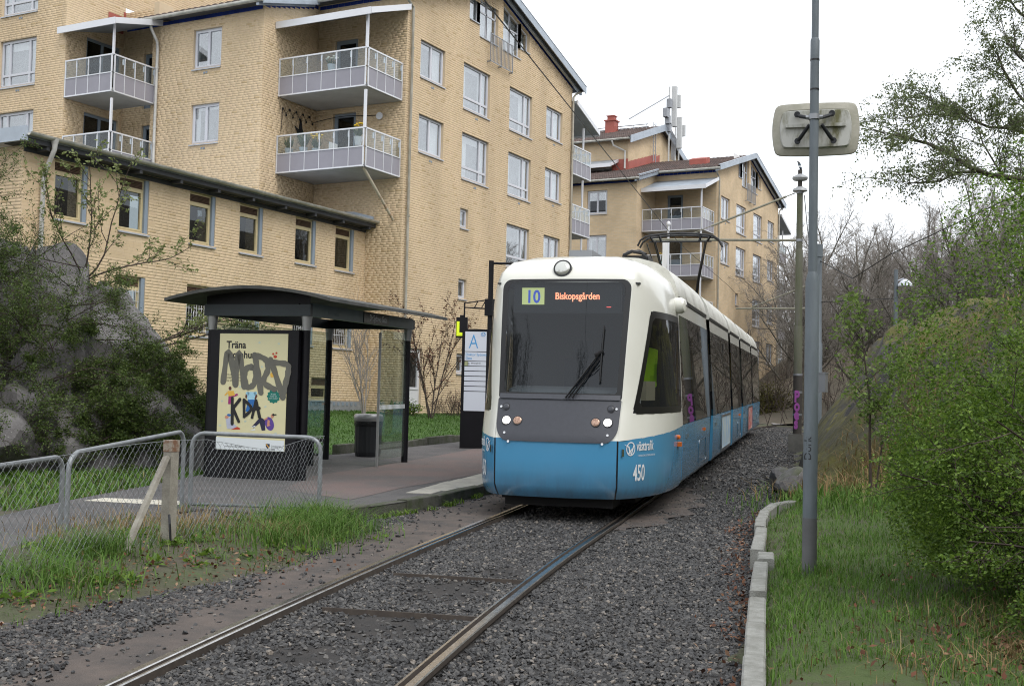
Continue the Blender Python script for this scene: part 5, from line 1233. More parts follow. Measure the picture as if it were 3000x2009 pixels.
b = MB(); b.lathe((.93, -.62, 1.45), [(.035, 0), (.035, .13), (.02, .16), (.02, .2), (.0, .2)], 12); tram_thing('bottle', b, mat('white_plastic', (.75, .75, .75), .4), 'small white bottle standing inside the tram cab window', 'bottle')
# ================================================================ bus shelter
M_SHB = mat('shelter_black', (.008, .0075, .010), .45, var=.3, scale=4, spec=.25)
M_TEAL = mat('shelter_teal', (.014, .026, .031), .4, var=.2, scale=3)
M_TEALL = mat('shelter_fascia', (.075, .12, .13), .4, var=.2, scale=3)
M_SROOF = mat('shelter_roof', (.035, .037, .037), .7, col2=(.08, .08, .07), scale=2.5)
M_SILV = mat('cast_silver', (.42, .42, .42), .4, .6)
M_SGL = glass_mat('shelter_glass', (.82, .88, .84), 1.45, .0, body=(.4, .43, .4), bodyf=.07)
SB = np.array((-.216, .9764)); SA = np.array((.9764, .216)); S0 = np.array((-11.27, 14.5)); SZ = .265
def sp(x, y, z): p = S0+SA*x+SB*y; return np.array((p[0], p[1], SZ+.02*y+z))
shel = thing('bus_shelter', (-12.2, 16.4, .3), 'dark glass bus shelter with curved roof and graffiti covered advert', 'bus shelter')
for x in (0, -1.62):
    for y in (0, 4.44):
        b = MB(); b.tube([sp(x, y, -.1), sp(x, y, 2.3)], .062, 16); po = b.build('post', M_SHB, shel, smooth=True)
        b = MB(); b.tube([sp(x, y, 2.3), sp(x, y, 2.52)], [.062, .085], 16); b.build('post_cap', M_SILV, po, smooth=True)
def sbar(mb, x0, x1, y0, y1, z0, z1):
    mb.obox(sp(x0, y0, z0), np.array((*SA*(x1-x0), 0)), np.array((*SB*(y1-y0), .02*(y1-y0))), np.array((0, 0, z1-z0)))
b = MB(); sbar(b, -1.72, .1, -.1, -.02, 2.52, 2.70); sbar(b, -1.72, .1, 4.46, 4.54, 2.52, 2.70); sbar(b, -1.72, -1.64, -.02, 4.46, 2.52, 2.70); b.build('roof_beam', M_TEAL, shel)
b = MB(); sbar(b, .02, .1, -.02, 4.46, 2.52, 2.72); b.build('front_fascia', M_TEALL, shel)
b = MB(); xs = np.linspace(-2.16, .62, 15); rp = lambda x: 2.72+.19*(1-((x+.77)/1.39)**2)
for sgn in (0, 1):
    G_ = np.array([[sp(x, y, rp(x)+.05*sgn) for x in xs] for y in (-.55, 1.2, 3.2, 4.95)]); b.grid(G_, flip=bool(1-sgn))
for y in (-.55, 4.95): b.add([sp(x, y, rp(x)) for x in xs]+[sp(x, y, rp(x)+.05) for x in xs[::-1]], [tuple(range(30)) if y > 0 else tuple(range(29, -1, -1))])
for x in (xs[0], xs[-1]): b.add([sp(x, -.55, rp(x)), sp(x, 4.95, rp(x)), sp(x, 4.95, rp(x)+.05), sp(x, -.55, rp(x)+.05)], [(0, 1, 2, 3)])
b.build('roof', M_SROOF, shel, smooth=30)
b = MB(); sbar(b, -1.5, -.1, -.09, -.03, 2.70, 2.72); b.add([sp(x, -.06, 2.70) for x in np.linspace(-1.7, .08, 11)]+[sp(x, -.06, rp(x)) for x in np.linspace(-1.7, .08, 11)[::-1]], [tuple(range(22))]); b.build('gable_panel', M_SHB, shel)
# glazing
def spane(x0, x1, y0, y1, z0, z1, nm='glass_panel', m=None):
    q = MB(); sbar(q, x0, x1, y0, y1, z0, z1); return q.build(nm, m or M_SGL, shel)
for i in range(3): spane(-1.625, -1.615, .08+i*1.46, 1.5+i*1.46, .12, 2.45)
pn = spane(-.005, .005, 3.05, 4.38, .12, 2.45)
b = MB()
for i in range(22): sbar(b, .006, .009, 3.08+i*.059, 3.11+i*.059, 1.02, 1.10)
b.build('warning_stripes', M_TXTW, pn)
b = MB(); sbar(b, -.02, .02, 3.03, 3.06, 0, 2.4); b.build('pane_edge', M_SILV, pn)
b = MB(); sbar(b, -1.5, -1.08, .5, 3.2, .42, .47); be = b.build('bench', M_SHB, shel)
for y in (.9, 2.8): b = MB(); sbar(b, -1.45, -1.15, y, y+.08, 0, .42); b.build('bench_leg', M_SHB, be)
# name plate on the fascia, lettering
F_SA = np.array(((SB[0], 0, SA[0]), (SB[1], 0, SA[1]), (.02, 1, 0)))
b = MB(); sbar(b, .101, .112, 2.0, 3.15, 2.525, 2.715); pl_ = b.build('name_plate', M_TBLK, shel)
text_part('stop_name', 'Dr Sydows Gata', M_TXTW, pl_, sp(.114, 2.25, 2.575), F_SA, .15, 'LEFT', .001, .78)
text_part('maker_name', 'JCDecaux', mat('maker_grey', (.10, .14, .15), .5), shel, sp(.1015, .55, 2.57), F_SA, .11, 'LEFT', .001, 1.)
# advert case between the near posts
b = MB(); sbar(b, -1.56, -.06, -.11, .11, .0, .42); sbar(b, -1.56, -.06, -.14, .14, .42, 2.30); case = b.build('advert_case', M_SHB, shel)
PW0, PW1, PZ0, PZ1 = -1.40, -.235, .44, 2.24
M_POST = mat('poster_cream', (.68, .63, .38), .45, col2=(.64, .60, .37), scale=2)
b = MB(); sbar(b, PW0, PW1, -.146, -.141, PZ0, PZ1); post = b.build('poster', M_POST, shel)
def pu(cx, cy, d=0.):
    u = (cx-(300-.0229*(cy-140)))/815; v = 1-(cy-140)/1310; return sp(PW0+(PW1-PW0)*u, -.147-d, PZ0+(PZ1-PZ0)*v)
FP = np.array(((SA[0], 0, -SB[0]), (SA[1], 0, -SB[1]), (0, 1, 0)))
def pshape(name, polys, m, d, nm_parent=None):
    q = MB()
    for pp in polys: q.add([pu(x, y, d) for x, y in pp][::-1], [tuple(range(len(pp)))])
    return q.build(name, m, nm_parent or post)
def blob(cx, cy, rx, ry=None, n=14, rot=0): ry = ry or rx; return [(cx+rx*math.cos(a)*math.cos(rot)-ry*math.sin(a)*math.sin(rot), cy+rx*math.cos(a)*math.sin(rot)+ry*math.sin(a)*math.cos(rot)) for a in np.linspace(0, 2*math.pi, n, endpoint=False)]
pm = lambda n, c: mat('print_'+n, c, .5)
C_NAVY, C_PUR, C_TEALG, C_SKY, C_BL, C_MAG, C_YEL, C_SKIN, C_BRN, C_RED, C_LIL, C_WHT = pm('navy', (.015, .015, .05)), pm('purple', (.10, .05, .28)), pm('green', (.0, .16, .12)), pm('sky', (.33, .58, .72)), pm('blue', (.02, .14, .42)), pm('magenta', (.32, .02, .16)), pm('yellow', (.72, .42, .06)), pm('skin', (.55, .25, .16)), pm('brown', (.10, .03, .02)), pm('red', (.5, .05, .02)), pm('lilac', (.45, .47, .58)), pm('white', (.7, .74, .76))
pshape('footer', [[(268, 1310), (1083, 1330), (1080, 1448), (265, 1448)]], C_WHT, .0008)
blk = pm('black', (.01, .01, .012))
def ptext(nm, s_, cx, cy, size, m=blk, d=.0016, sx=.92, bold=.0): return text_part(nm, s_, m, post, pu(cx, cy, d), FP, size, 'LEFT', .0002, sx, bold)
ptext('headline', 'Träna', 380, 303, .155, bold=.004); ptext('headline', 'utomhus', 372, 415, .155, bold=.004); ptext('headline', 'i vår!', 372, 528, .155, bold=.004)
for i, s_ in enumerate(('Prova på gratis träning', 'på utegym och grönområden', 'passar alla, läs mer här för')): ptext('small_print', s_, 362, 610+i*34, .036)
ptext('web_address', 'goteborg.se/utegymsgratis', 372, 1418, .032); ptext('city_name', 'Göteborgs', 925, 1405, .042); ptext('city_name', 'Stad', 925, 1438, .042)
pshape('city_emblem', [[(865, 1370), (912, 1370), (912, 1400), (888, 1425), (865, 1400)]], C_NAVY, .0016); pshape('emblem_stripe', [[(868, 1378), (876, 1372), (908, 1410), (900, 1416)]], C_YEL, .0024)
# figures: kicker, stander, crouching, reclining, dancer, badge
pshape('figure', [blob(430, 760, 18, 22)], C_BRN, .0016); pshape('figure', [[(400, 790), (475, 788), (490, 840), (415, 850)], [(395, 800), (405, 815), (375, 845), (362, 838)]], C_YEL, .0018); pshape('figure', [[(412, 850), (452, 850), (438, 938), (408, 938)], [(445, 842), (520, 815), (525, 838), (450, 865)]], C_MAG, .0017)
pshape('figure', [[(635, 795), (740, 795), (750, 880), (640, 885)], blob(640, 815, 22), blob(735, 812, 22)], C_SKY, .0017); pshape('figure', [[(648, 882), (742, 880), (735, 1010), (695, 1010), (690, 930), (655, 1020), (620, 1015)]], C_BL, .0018); pshape('figure', [[(622, 815), (640, 840), (625, 880), (612, 850)], [(745, 815), (760, 840), (735, 885), (722, 870)]], C_BRN, .0019)
pshape('figure', [[(380, 1085), (440, 1090), (470, 1150), (520, 1190), (490, 1215), (400, 1215)]], C_LIL, .0017); pshape('figure', [blob(420, 1062, 24, 15), ], C_BL, .0018); pshape('figure', [blob(395, 1085, 24, 18), ], C_SKIN, .0019); pshape('figure', [[(450, 1222), (520, 1190), (556, 1205), (556, 1220)]], C_RED, .0019)
pshape('figure', [blob(905, 1145, 52, 78, 18, -.3)], C_PUR, .0019); pshape('figure', [[(850, 1105), (858, 1220), (815, 1225), (790, 1140), (720, 1200), (700, 1180), (790, 1080), (820, 1085)]], C_NAVY, .0017); pshape('figure', [blob(938, 1060, 18, 24), [(838, 1095), (880, 1072), (884, 1090), (845, 1110)], [(885, 1100), (910, 1110), (905, 1150), (920, 1165), (875, 1178)]], C_SKIN, .0021); pshape('figure', [blob(950, 1045, 14), [(955, 1040), (985, 1035), (988, 1048), (960, 1052)]], blk, .0023); pshape('figure', [[(680, 1190), (738, 1170), (742, 1188)], [(672, 1230), (735, 1205), (740, 1222)]], C_WHT, .0019)
pshape('figure', [[(905, 590), (960, 540), (1000, 560), (985, 620), (915, 628)]], C_YEL, .0017); pshape('figure', [blob(965, 395, 22, 18), blob(940, 365, 12), blob(978, 355, 12)], C_RED, .0018)
bd = [(950+(74+6*math.cos(12*a))*math.cos(a), 840+(74+6*math.cos(12*a))*math.sin(a)) for a in np.linspace(0, 2*math.pi, 72, endpoint=False)]
pshape('badge', [bd], C_TEALG, .0017)
for i, s_ in enumerate(('din plats', 'händer det', 'extra mycket!')): text_part('badge_text', s_, C_WHT, post, pu(948, 822+i*23, .0024), FP, .026, 'CENTER', .0002)
tuft = []
for x, y in ((775, 245), (1005, 255), (808, 515), (335, 910), (855, 962), (618, 1130), (315, 1185), (978, 1255), (550, 745)): tuft += [[(x-14, y-8), (x-9, y-10), (x-2, y+10)], [(x-3, y-16), (x+2, y-16), (x, y+10)], [(x+10, y-12), (x+15, y-10), (x+2, y+10)]]
pshape('grass_tufts', tuft, C_SKY, .0014)
# sprayed letters
def spray(name, lines, w, m, d):
    q = MB()
    for k, ln in enumerate(lines):
        P_ = [np.array(p, float) for p in ln]
        if len(P_) > 2:
            Q = []
            for i in range(len(P_)-1):
                p0, p1, p2, p3 = P_[max(i-1, 0)], P_[i], P_[i+1], P_[min(i+2, len(P_)-1)]
                for t in np.linspace(0, 1, 6, endpoint=False): Q.append(.5*((2*p1)+(-p0+p2)*t+(2*p0-5*p1+4*p2-p3)*t*t+(-p0+3*p1-3*p2+p3)*t**3))
            P_ = Q+[P_[-1]]
        L_, R_ = [], []
        for i in range(len(P_)):
            t = P_[min(i+1, len(P_)-1)]-P_[max(i-1, 0)]; t = t/max(np.linalg.norm(t), 1e-6); n_ = np.array((-t[1], t[0])); ww = w*(1+.12*math.sin(i*1.7+k))
            L_.append(P_[i]+n_*ww); R_.append(P_[i]-n_*ww)
        for i in range(len(P_)-1): q.add([pu(*L_[i], d+.0002*k), pu(*L_[i+1], d+.0002*k), pu(*R_[i+1], d+.0002*k), pu(*R_[i], d+.0002*k)], [(0, 1, 2, 3)])
        for e in (P_[0], P_[-1]): q.add([pu(x, y, d+.0002*k+.0001) for x, y in blob(e[0], e[1], w, w, 16)], [tuple(range(16))])
    return q.build(name, m, post)
M_GRAF = glass_mat('grey_spray', (.6, .6, .57), 1.0, 0., gain=0., body=(.19, .187, .165), bodyf=.78)
spray('graffiti', [[(345, 690), (405, 340), (495, 720)], [(495, 720), (530, 350), (600, 740)], [(720, 530), (640, 520), (600, 620), (640, 740), (720, 700), (735, 560), (680, 510)], [(720, 380), (760, 560), (800, 800)], [(720, 380), (850, 430), (880, 540), (830, 680), (960, 760)], [(910, 430), (960, 560), (1060, 850)], [(940, 460), (1100, 480), (1120, 560), (1080, 740), (1060, 850)]], 33, M_GRAF, .0032)
spray('graffiti', [[(460, 870), (462, 1160)], [(552, 880), (470, 985)], [(470, 985), (540, 1130)], [(600, 885), (605, 1075)], [(600, 885), (690, 980), (605, 1075)], [(700, 1080), (745, 890)], [(745, 890), (790, 1080)], [(690, 990), (785, 975)]], 17, blk, .0052)
# ================================================================ stop sign pylon, pole with hanging display
M_SIGNW = mat('sign_white', (.62, .65, .72), .35); M_SBL = mat('sign_blue', (.05, .30, .62), .5)
PA = np.array((.905, .425)); PN = np.array((.425, -.905)); PB_ = np.array((-13.84, 23.66)); PZ = .45
def pp_(x, d, z): p = PB_+PA*x+PN*d; return np.array((p[0], p[1], PZ+z))
sg_ = thing('stop_sign', (-13.6, 23.8, .45), 'tall black stop sign with letter A and timetable beside the tram', 'sign')
def sgb(mb, x0, x1, d0, d1, z0, z1): mb.obox(pp_(x0, d0, z0), np.array((*PA*(x1-x0), 0)), np.array((*PN*(d1-d0), 0)), np.array((0, 0, z1-z0)))
b = MB(); sgb(b, 0, .64, -.1, .1, -.1, 2.76); body = b.build('sign_body', M_SHB, sg_)
FS = np.array(((PA[0], 0, PN[0]), (PA[1], 0, PN[1]), (0, 1, 0)))
rows = [(2.24, 2.70), (2.02, 2.225), (1.905, 2.005)]+[(1.79-.117*i, 1.89-.117*i) for i in range(5)]+[(.86, 1.305)]
for i, (z0, z1) in enumerate(rows):
    b = MB(); sgb(b, .07, .57, .101, .106, z0, z1); b.build('sign_panel', M_SIGNW, body)
b = MB(); sgb(b, .07, .15, .1065, .108, 1.905, 2.005); b.build('line_patch', mat('line_green', (.35, .37, .2), .5), body)
text_part('stop_letter', 'A', M_SBL, body, pp_(.27, .108, 2.31), FS, .47, 'CENTER', .001, .72, -.006)
text_part('stop_name', 'Doktor Sydows\nGata', M_SBL, body, pp_(.09, .108, 2.14), FS, .085, 'LEFT', .001, .9)
text_part('line_number', '10', blk, body, pp_(.15, .109, 1.925), FS, .085, 'CENTER', .001, .8); text_part('line_destination', 'Biskopsgården', blk, body, pp_(.22, .108, 1.955), FS, .04, 'LEFT', .001)
b = MB(); b.tube([pp_(.49+.05*math.cos(a), .109, 2.64+.045*math.sin(a)) for a in np.linspace(0, 6.28, 17)[:-1]], .005, 4, closed=True); b.tube([pp_(.455, .109, 2.67), pp_(.49, .109, 2.61), pp_(.525, .109, 2.67)], .006, 4); b.build('operator_logo', M_SBL, body)
pole = thing('display_pole', (-13.2, 24.3, .45), 'slim dark pole with bracket arm behind the stop sign', 'pole')
px0 = np.array((-13.42, 24.2))
b = MB(); b.tube([(*px0, .4), (*px0, 4.86)], .06, 14); b.build('pole_shaft', M_SHB, pole, smooth=True)
b = MB(); b.tube([(*px0, 4.80), (*(px0+PA*1.3), 4.80)], .028, 8); b.tube([(*(px0+PA*.62), 4.83), (*(px0+PA*.78), 4.83)], .05, 8); b.build('pole_arm', M_SHB, pole, smooth=True)
b = MB(); a0 = px0-PA*.06
b.box(px0[0]-.1, px0[0]+.1, px0[1]-.1, px0[1]+.1, 3.55, 3.95); b.tube([(*a0, 3.93), (*(a0-PA*.55), 3.84)], .015, 5); b.tube([(*a0, 3.72), (*(a0-PA*.55), 3.74)], .018, 5); b.tube([(*(a0-PA*.55), 3.86), (*(a0-PA*.55), 3.5)], .022, 6)
for k in (.15, .32): b.tube([(*(a0-PA*k), 3.73), (*(a0-PA*(k-.09)), 3.9)], .012, 5)
b.build('bracket', M_SHB, pole)
hd = thing('hanging_display', (-13.95, 23.9, 3.1), 'small black hanging box with lime yellow L shaped edge', 'display')
c0_ = a0-PA*.60-PN*.0
def hb(mb, x0, x1, d0, d1, z0, z1): mb.obox((*(c0_+PA*x0+PN*d0), z0), np.array((*PA*(x1-x0), 0)), np.array((*PN*(d1-d0), 0)), np.array((0, 0, z1-z0)))
b = MB(); hb(b, -.13, .13, -.12, .12, 3.02, 3.5); hb(b, -.05, .05, -.05, .05, 3.5, 3.56); b.build('display_case', M_SHB, hd)
b = MB(); hb(b, -.115, -.05, .121, .127, 3.06, 3.40); hb(b, -.05, .10, .121, .127, 3.06, 3.14); b.build('lime_edge', mat('lime', (.62, .75, .02), .5, emit=((.7, .85, .02), .25)), hd)
# ================================================================ litter bin
lb = thing('litter_bin', (-13.71, 19.75, .37), 'black ribbed litter bin with silver rim beside the shelter', 'litter bin')
b = MB(); n = 40; prof = [(.25, .02), (.27, .1), (.28, .72)]
vs_ = []; fs = []
for r, h in prof:
    for k in range(n): rr = r*(1 if k % 2 else .97); vs_.append((-13.71+rr*math.cos(2*math.pi*k/n), 19.75+rr*math.sin(2*math.pi*k/n), .36+h))
for i in range(2):
    for k in range(n): fs.append((i*n+k, i*n+(k+1) % n, (i+1)*n+(k+1) % n, (i+1)*n+k))
b.add(vs_, fs); b.build('bin_body', mat('bin_black', (.02, .021, .024), .5), lb)
b = MB(); b.lathe((-13.71, 19.75, .36), [(.2, .0), (.24, .03)], 24); b.build('bin_foot', M_SHB, lb)
b = MB(); b.lathe((-13.71, 19.75, .36), [(.285, .72), (.30, .74), (.30, .82), (.285, .855), (.25, .87), (.17, .86), (.16, .80)], 32); b.build('bin_rim', M_SILV, lb, smooth=True)
b = MB(); b.lathe((-13.71, 19.75, .36), [(.283, .62), (.293, .66), (.287, .73)], 32); b.build('bin_bag', mat('bag_black', (.012, .012, .013), .3, bump=.6, bscale=25), lb, smooth=True)
# ================================================================ lamp post on the right, traffic mirror
M_LP = mat('lamp_post_grey', (.145, .17, .19), .55, .1, col2=(.11, .13, .145), scale=5, stretch=(2, 2, .4), bump=.08, bscale=120)
M_LPD = mat('lamp_post_foot', (.13, .13, .135), .6, var=.2)
lp_ = thing('lamp_post', (-2.39, 9.9, .15), 'tall grey lamp post standing in the grass at right', 'lamp post')
b = MB(); b.tube([(-2.39, 9.9, .64), (-2.39, 9.9, 2.62), (-2.39, 9.9, 2.70)], [.059, .058, .038], 24); b.build('lower_shaft', M_LP, lp_, smooth=True)
b = MB(); b.tube([(-2.39, 9.9, .1), (-2.39, 9.9, .64)], .0605, 24); b.build('foot_sleeve', M_LPD, lp_, smooth=True)
b = MB(); b.tube([(-2.39, 9.9, .1), (-2.39, 9.9, .17), (-2.39, 9.9, .19)], [.085, .083, .06], 8); b.build('base_collar', M_LPD, lp_, smooth=True)
b = MB(); b.tube([(-2.39, 9.9, 2.69), (-2.39, 9.9, 4.25)], .0375, 20); b.tube([(-2.39, 9.9, 4.252), (-2.39, 9.9, 4.508)], .0375, 20); b.tube([(-2.39, 9.9, 4.51), (-2.39, 9.9, 4.68), (-2.39, 9.9, 4.70)], [.0385, .0385, .031], 20); b.tube([(-2.39, 9.9, 4.69), (-2.39, 9.9, 8.2)], [.030, .027], 20); b.build('upper_shaft', M_LP, lp_, smooth=True)
b = MB()
for z in (4.25, 4.505): b.tube([(-2.39, 9.9, z), (-2.39, 9.9, z+.014)], .040, 20)
b.build('black_band', M_TBLK, lp_)
b = MB(); b.tube([(-2.39, 9.9, 8.2), (-2.6, 10.2, 8.4), (-3.0, 10.8, 8.45)], .03, 8); b.obox((-3.3, 11.2, 8.4), (.35, -.5, 0), (.2, .12, 0), (0, 0, .1)); b.build('lamp_head', M_LP, lp_)
text_part('scratched_tag', 'Dork', blk, lp_, (-2.39+.02, 9.84-.003, 1.12), np.array(((0, -1, .2), (0, .2, -1), (1, 0, 0.))), .09, 'LEFT', .0)
mv = Vector((-2.39, 9.9, 0)).normalized(); mvx = np.array((mv.y, -mv.x, 0)); mvy = np.array((mv.x, mv.y, 0))
MC = np.array((-2.39, 9.9, 3.965))+mvx*.012+mvy*.22
mir = thing('traffic_mirror', MC, 'back of a dirty cream traffic mirror clamped to the lamp post', 'mirror')
def mp(x, z, d): return MC+mvx*x+np.array((0, 0, z))-mvy*d+mvy*z*.06
def sell(w, h, k=15., bx=.05, n=128):
    o = []
    for a in np.linspace(0, 2*math.pi, n, endpoint=False):
        c, s_ = math.cos(a), math.sin(a); r = (abs(c)**k+abs(s_)**k)**(-1/k); x, z = r*c, r*s_
        o.append((w*x*(1-.09*z*z)+.0, h*z*(1-.04*x*x)))
    return o
M_MIR = mat('mirror_shell', (.40, .38, .32), .6, col2=(.31, .30, .24), scale=6, bump=.15, bscale=40)
M_MIRD = mat('mirror_stained', (.46, .46, .43), .6, col2=(.12, .115, .045), scale=7, stretch=(1.2, 1.2, .35), thr=(.47, .66), detail=9)
b = MB(); lay_ = [(.362, .232, -.012), (.368, .238, .0), (.362, .232, .012), (.315, .185, .032), (.302, .172, .034)]
R_ = [[mp(x, z, d) for x, z in sell(w, h)] for w, h, d in lay_]; n = 128
b.add([p for r in R_ for p in r], [(i*n+k, i*n+(k+1) % n, (i+1)*n+(k+1) % n, (i+1)*n+k) for i in range(len(R_)-1) for k in range(n)]); b.build('mirror_rim', M_MIR, mir, smooth=20)
b = MB(); lay_ = [(.302, .172, .034), (.292, .162, .06), (.02, .01, .062)]
R_ = [[mp(x, z-.005, d) for x, z in sell(w, h, 26)] for w, h, d in lay_]
b.add([p for r in R_ for p in r], [(i*n+k, i*n+(k+1) % n, (i+1)*n+(k+1) % n, (i+1)*n+k) for i in range(2) for k in range(n)]); b.build('mirror_back', M_MIRD, mir, smooth=15)
b = MB()
for x0, x1 in ((-.25, -.03), (.03, .25)): b.obox(mp(x0, .005, .06), mvx*(x1-x0), -mvy*.03, (0, 0, .028))
b.build('rib', M_MIRD, mir)
b = MB(); b.grid(np.array([[mp(x, z, -.012-.03*(1-(x/.36)**2)) for x in np.linspace(-.34, .34, 9)] for z in np.linspace(-.2, .2, 5)])); b.build('mirror_glass', mat('mirror_chrome', (.8, .8, .8), .02, 1.), mir)
for i, (x, z) in enumerate(((-.155, .115), (.135, .115), (-.15, -.12), (.15, -.125))):
    b = MB(); b.tube([mp(x, z, .09), mp(x*.85, z*.82, .115), mp(math.copysign(.05, x), .03+z*.25, .185)], [.016, .017, .015], 8); b.tube([mp(x, z, .087), mp(x, z, .108)], .026, 12); b.build('bracket_arm', mat('bracket_black', (.02, .021, .025), .5, .3) if i == 0 else bpy.data.materials['bracket_black'], mir, smooth=True)
b = MB(); b.tube([(-2.39, 9.9, 4.0), (-2.39, 9.9, 4.045)], .047, 20); b.tube([np.array((-2.39, 9.9, 4.02))-mvx*.07, np.array((-2.39, 9.9, 4.02))+mvx*.07], .018, 8); b.build('clamp', M_METAL, mir, smooth=True)
# ================================================================ overhead poles, arms and wires
M_POLE = mat('mossy_pole', (.125, .12, .10), .85, col2=(.085, .095, .05), scale=2.5, stretch=(2, 2, .3), bump=.3)
M_POLED = mat('pole_dark', (.06, .052, .046), .85, var=.3, scale=3); M_WIRE = mat('wire', (.025, .025, .025), .6); M_ARM = mat('arm_glassfibre', (.26, .25, .19), .6, var=.3, scale=6)
cp = thing('overhead_pole', (-7.97, 31.51, .43), 'mossy overhead wire pole with magpie on top beside the track', 'pole')
Q = lambda z, dx=0, dy=0: np.array((-7.97+dx, 31.51+dy, z))
b = MB(); b.box(-8.16, -7.78, 31.32, 31.70, .2, .86); b.build('concrete_foot', mat('foot_concrete', (.17, .165, .15), .9, var=.3, scale=4, bump=.4), cp)
b = MB(); b.tube([Q(.86), Q(2.45)], .118, 18); b.build('pole_base', M_POLED, cp, smooth=True)
b = MB(); b.tube([Q(2.45), Q(3.72), Q(3.76)], [.113, .112, .1], 18); b.tube([Q(3.75), Q(5.8), Q(5.84)], [.1, .098, .085], 18); b.tube([Q(5.83), Q(7.42)], [.085, .08], 16); b.build('pole_shaft', M_POLE, cp, smooth=True)
b = MB()
for z in (1.35, 1.95, 2.42, 6.05, 7.36): b.tube([Q(z), Q(z+.06)], .124 if z < 3 else .1, 16)
b.build('band', M_METAL, cp)
for z, r in ((7.42, .20), (7.72, .21)):
    b = MB(); b.lathe(tuple(Q(z)), [(.06, -.02), (r*.85, 0), (r, .05), (r*.95, .09), (r*.5, .14), (.08, .16)] if r > .205 else [(.06, 0), (r, 0), (r*.9, .06), (r*.5, .1), (.08, .12)], 24); b.build('pole_lamp', mat('lamp_disc', (.4, .41, .42), .5, .2, var=.25) if r < .205 else bpy.data.materials['lamp_disc'], cp, smooth=True)
b = MB(); b.tube([Q(7.4), Q(8.0)], .06, 12); b.build('pole_top', M_POLED, cp)
def tw(x, s_, z): return np.array(tram.matrix_world @ Vector((x, s_, z)))
A_end = tw(-1.2, 16.5, 5.68); A_p = Q(6.08)
b = MB(); b.tube([A_p, A_end], .035, 8); b.build('cantilever_arm', M_ARM, cp, smooth=True)
b = MB(); g0 = tw(-.35, 16.5, 5.74); g1 = Q(7.38, -.12); b.tube([g0, g0+(g1-g0)*.45], .012, 5); b.tube([g0+(g1-g0)*.25, g0+(g1-g0)*.92], .03, 7); b.tube([g1, g0+(g1-g0)*.92], .015, 5); b.build('stay_rod', M_ARM, cp, smooth=True)
text_part('graffiti', 'P\no\ne\ns', mat('purple_spray', (.30, .07, .30), .6), cp, Q(1.72, -.052, -.14), np.array(((.97, 0, .2), (.2, 0, -.97), (0, 1, 0.))), .42, 'LEFT', .006, .62, .02, .56)
p2 = thing('overhead_pole', (-10.4, 44.8, .9), 'farther overhead wire pole half hidden by the lamp post', 'pole')
Q2 = lambda z, dx=0, dy=0: np.array((-10.58+dx, 44.8+dy, z))
b = MB(); b.tube([Q2(.6), Q2(4), Q2(4.05), Q2(7.3), Q2(7.32), Q2(7.8)], [.17, .17, .14, .12, .15, .15], 14); b.build('pole_shaft', M_LP, p2, smooth=True)
b = MB(); b.tube([Q2(5.35), (-13.85, 44.95, 5.42)], .035, 6); b.build('cantilever_arm', M_ARM, p2)
b = MB(); b.tube([Q2(6.4), (-13.2, 44.9, 5.45)], .025, 6); b.build('stay_rod', M_ARM, p2)
fl = thing('street_lamp', (-7.15, 41.4, 2.5), 'slim far street lamp with white shade above the mossy rock', 'street lamp')
b = MB(); b.tube([(-7.15, 41.4, 2.2), (-7.15, 41.4, 6.35)], .07, 10); b.build('pole_shaft', M_LP, fl, smooth=True)
b = MB(); b.tube([(-7.15, 41.4, 5.95), (-6.9, 41.4, 6.05)], .02, 6); b.lathe((-6.85, 41.4, 5.78), [(.24, 0), (.23, .08), (.14, .18), (.04, .24)], 20); b.build('lamp_shade', M_SIGNW, fl, smooth=True)
def wire(name, pts, r, label, group='overhead wires'):
    b = MB(); b.tube(pts, r, 5); b.build(name, M_WIRE, label=label, cat='wire', group=group)
wire('contact_wire', [tw(.05, -14, 5.42), tw(0, -5, 5.40), tw(-.25, 12.5, 5.36), tw(-.3, 16.4, 5.42), tw(.1, 28, 5.36), tw(.1, 34, 5.4)], .0075, 'dark contact wire running from top left down to the tram pantograph')
wire('span_wire', [Q2(7.2), (-9, 43.3, 6.3), (-7.4, 41.6, 6.9), (-2, 38, 8.6)], .02, 'thin span wire between far pole and far street lamp')
wire('span_wire', [Q2(5.6), (-6.6, 43.6, 5.6), (2, 41, 6.6)], .016, 'lower thin wire behind the far street lamp')
wire('pole_cable', [Q(7.3, .12), Q(6.5, .2), Q(5.9, .28), Q(4.5, .3), Q(2.6, .24)], .012, 'loose black cable hanging down the mossy pole')
cb_ = thing('switch_cabinet', (-7.55, 31.9, 1.8), 'grey cabinet box fixed behind the mossy pole', 'cabinet')
b = MB(); b.box(-7.74, -7.28, 31.7, 32.0, 2.0, 2.5); b.build('cabinet_body', M_METAL, cb_)
b = MB(); b.box(-7.76, -7.26, 31.68, 32.02, 2.5, 2.53); b.build('cabinet_lid', M_METAL, cb_)
b = MB(); b.tube([(-7.6, 31.7, 2.0), (-7.66, 31.66, 1.2), (-7.6, 31.6, .5)], .05, 8); b.build('cable_duct', M_TBLK, cb_)
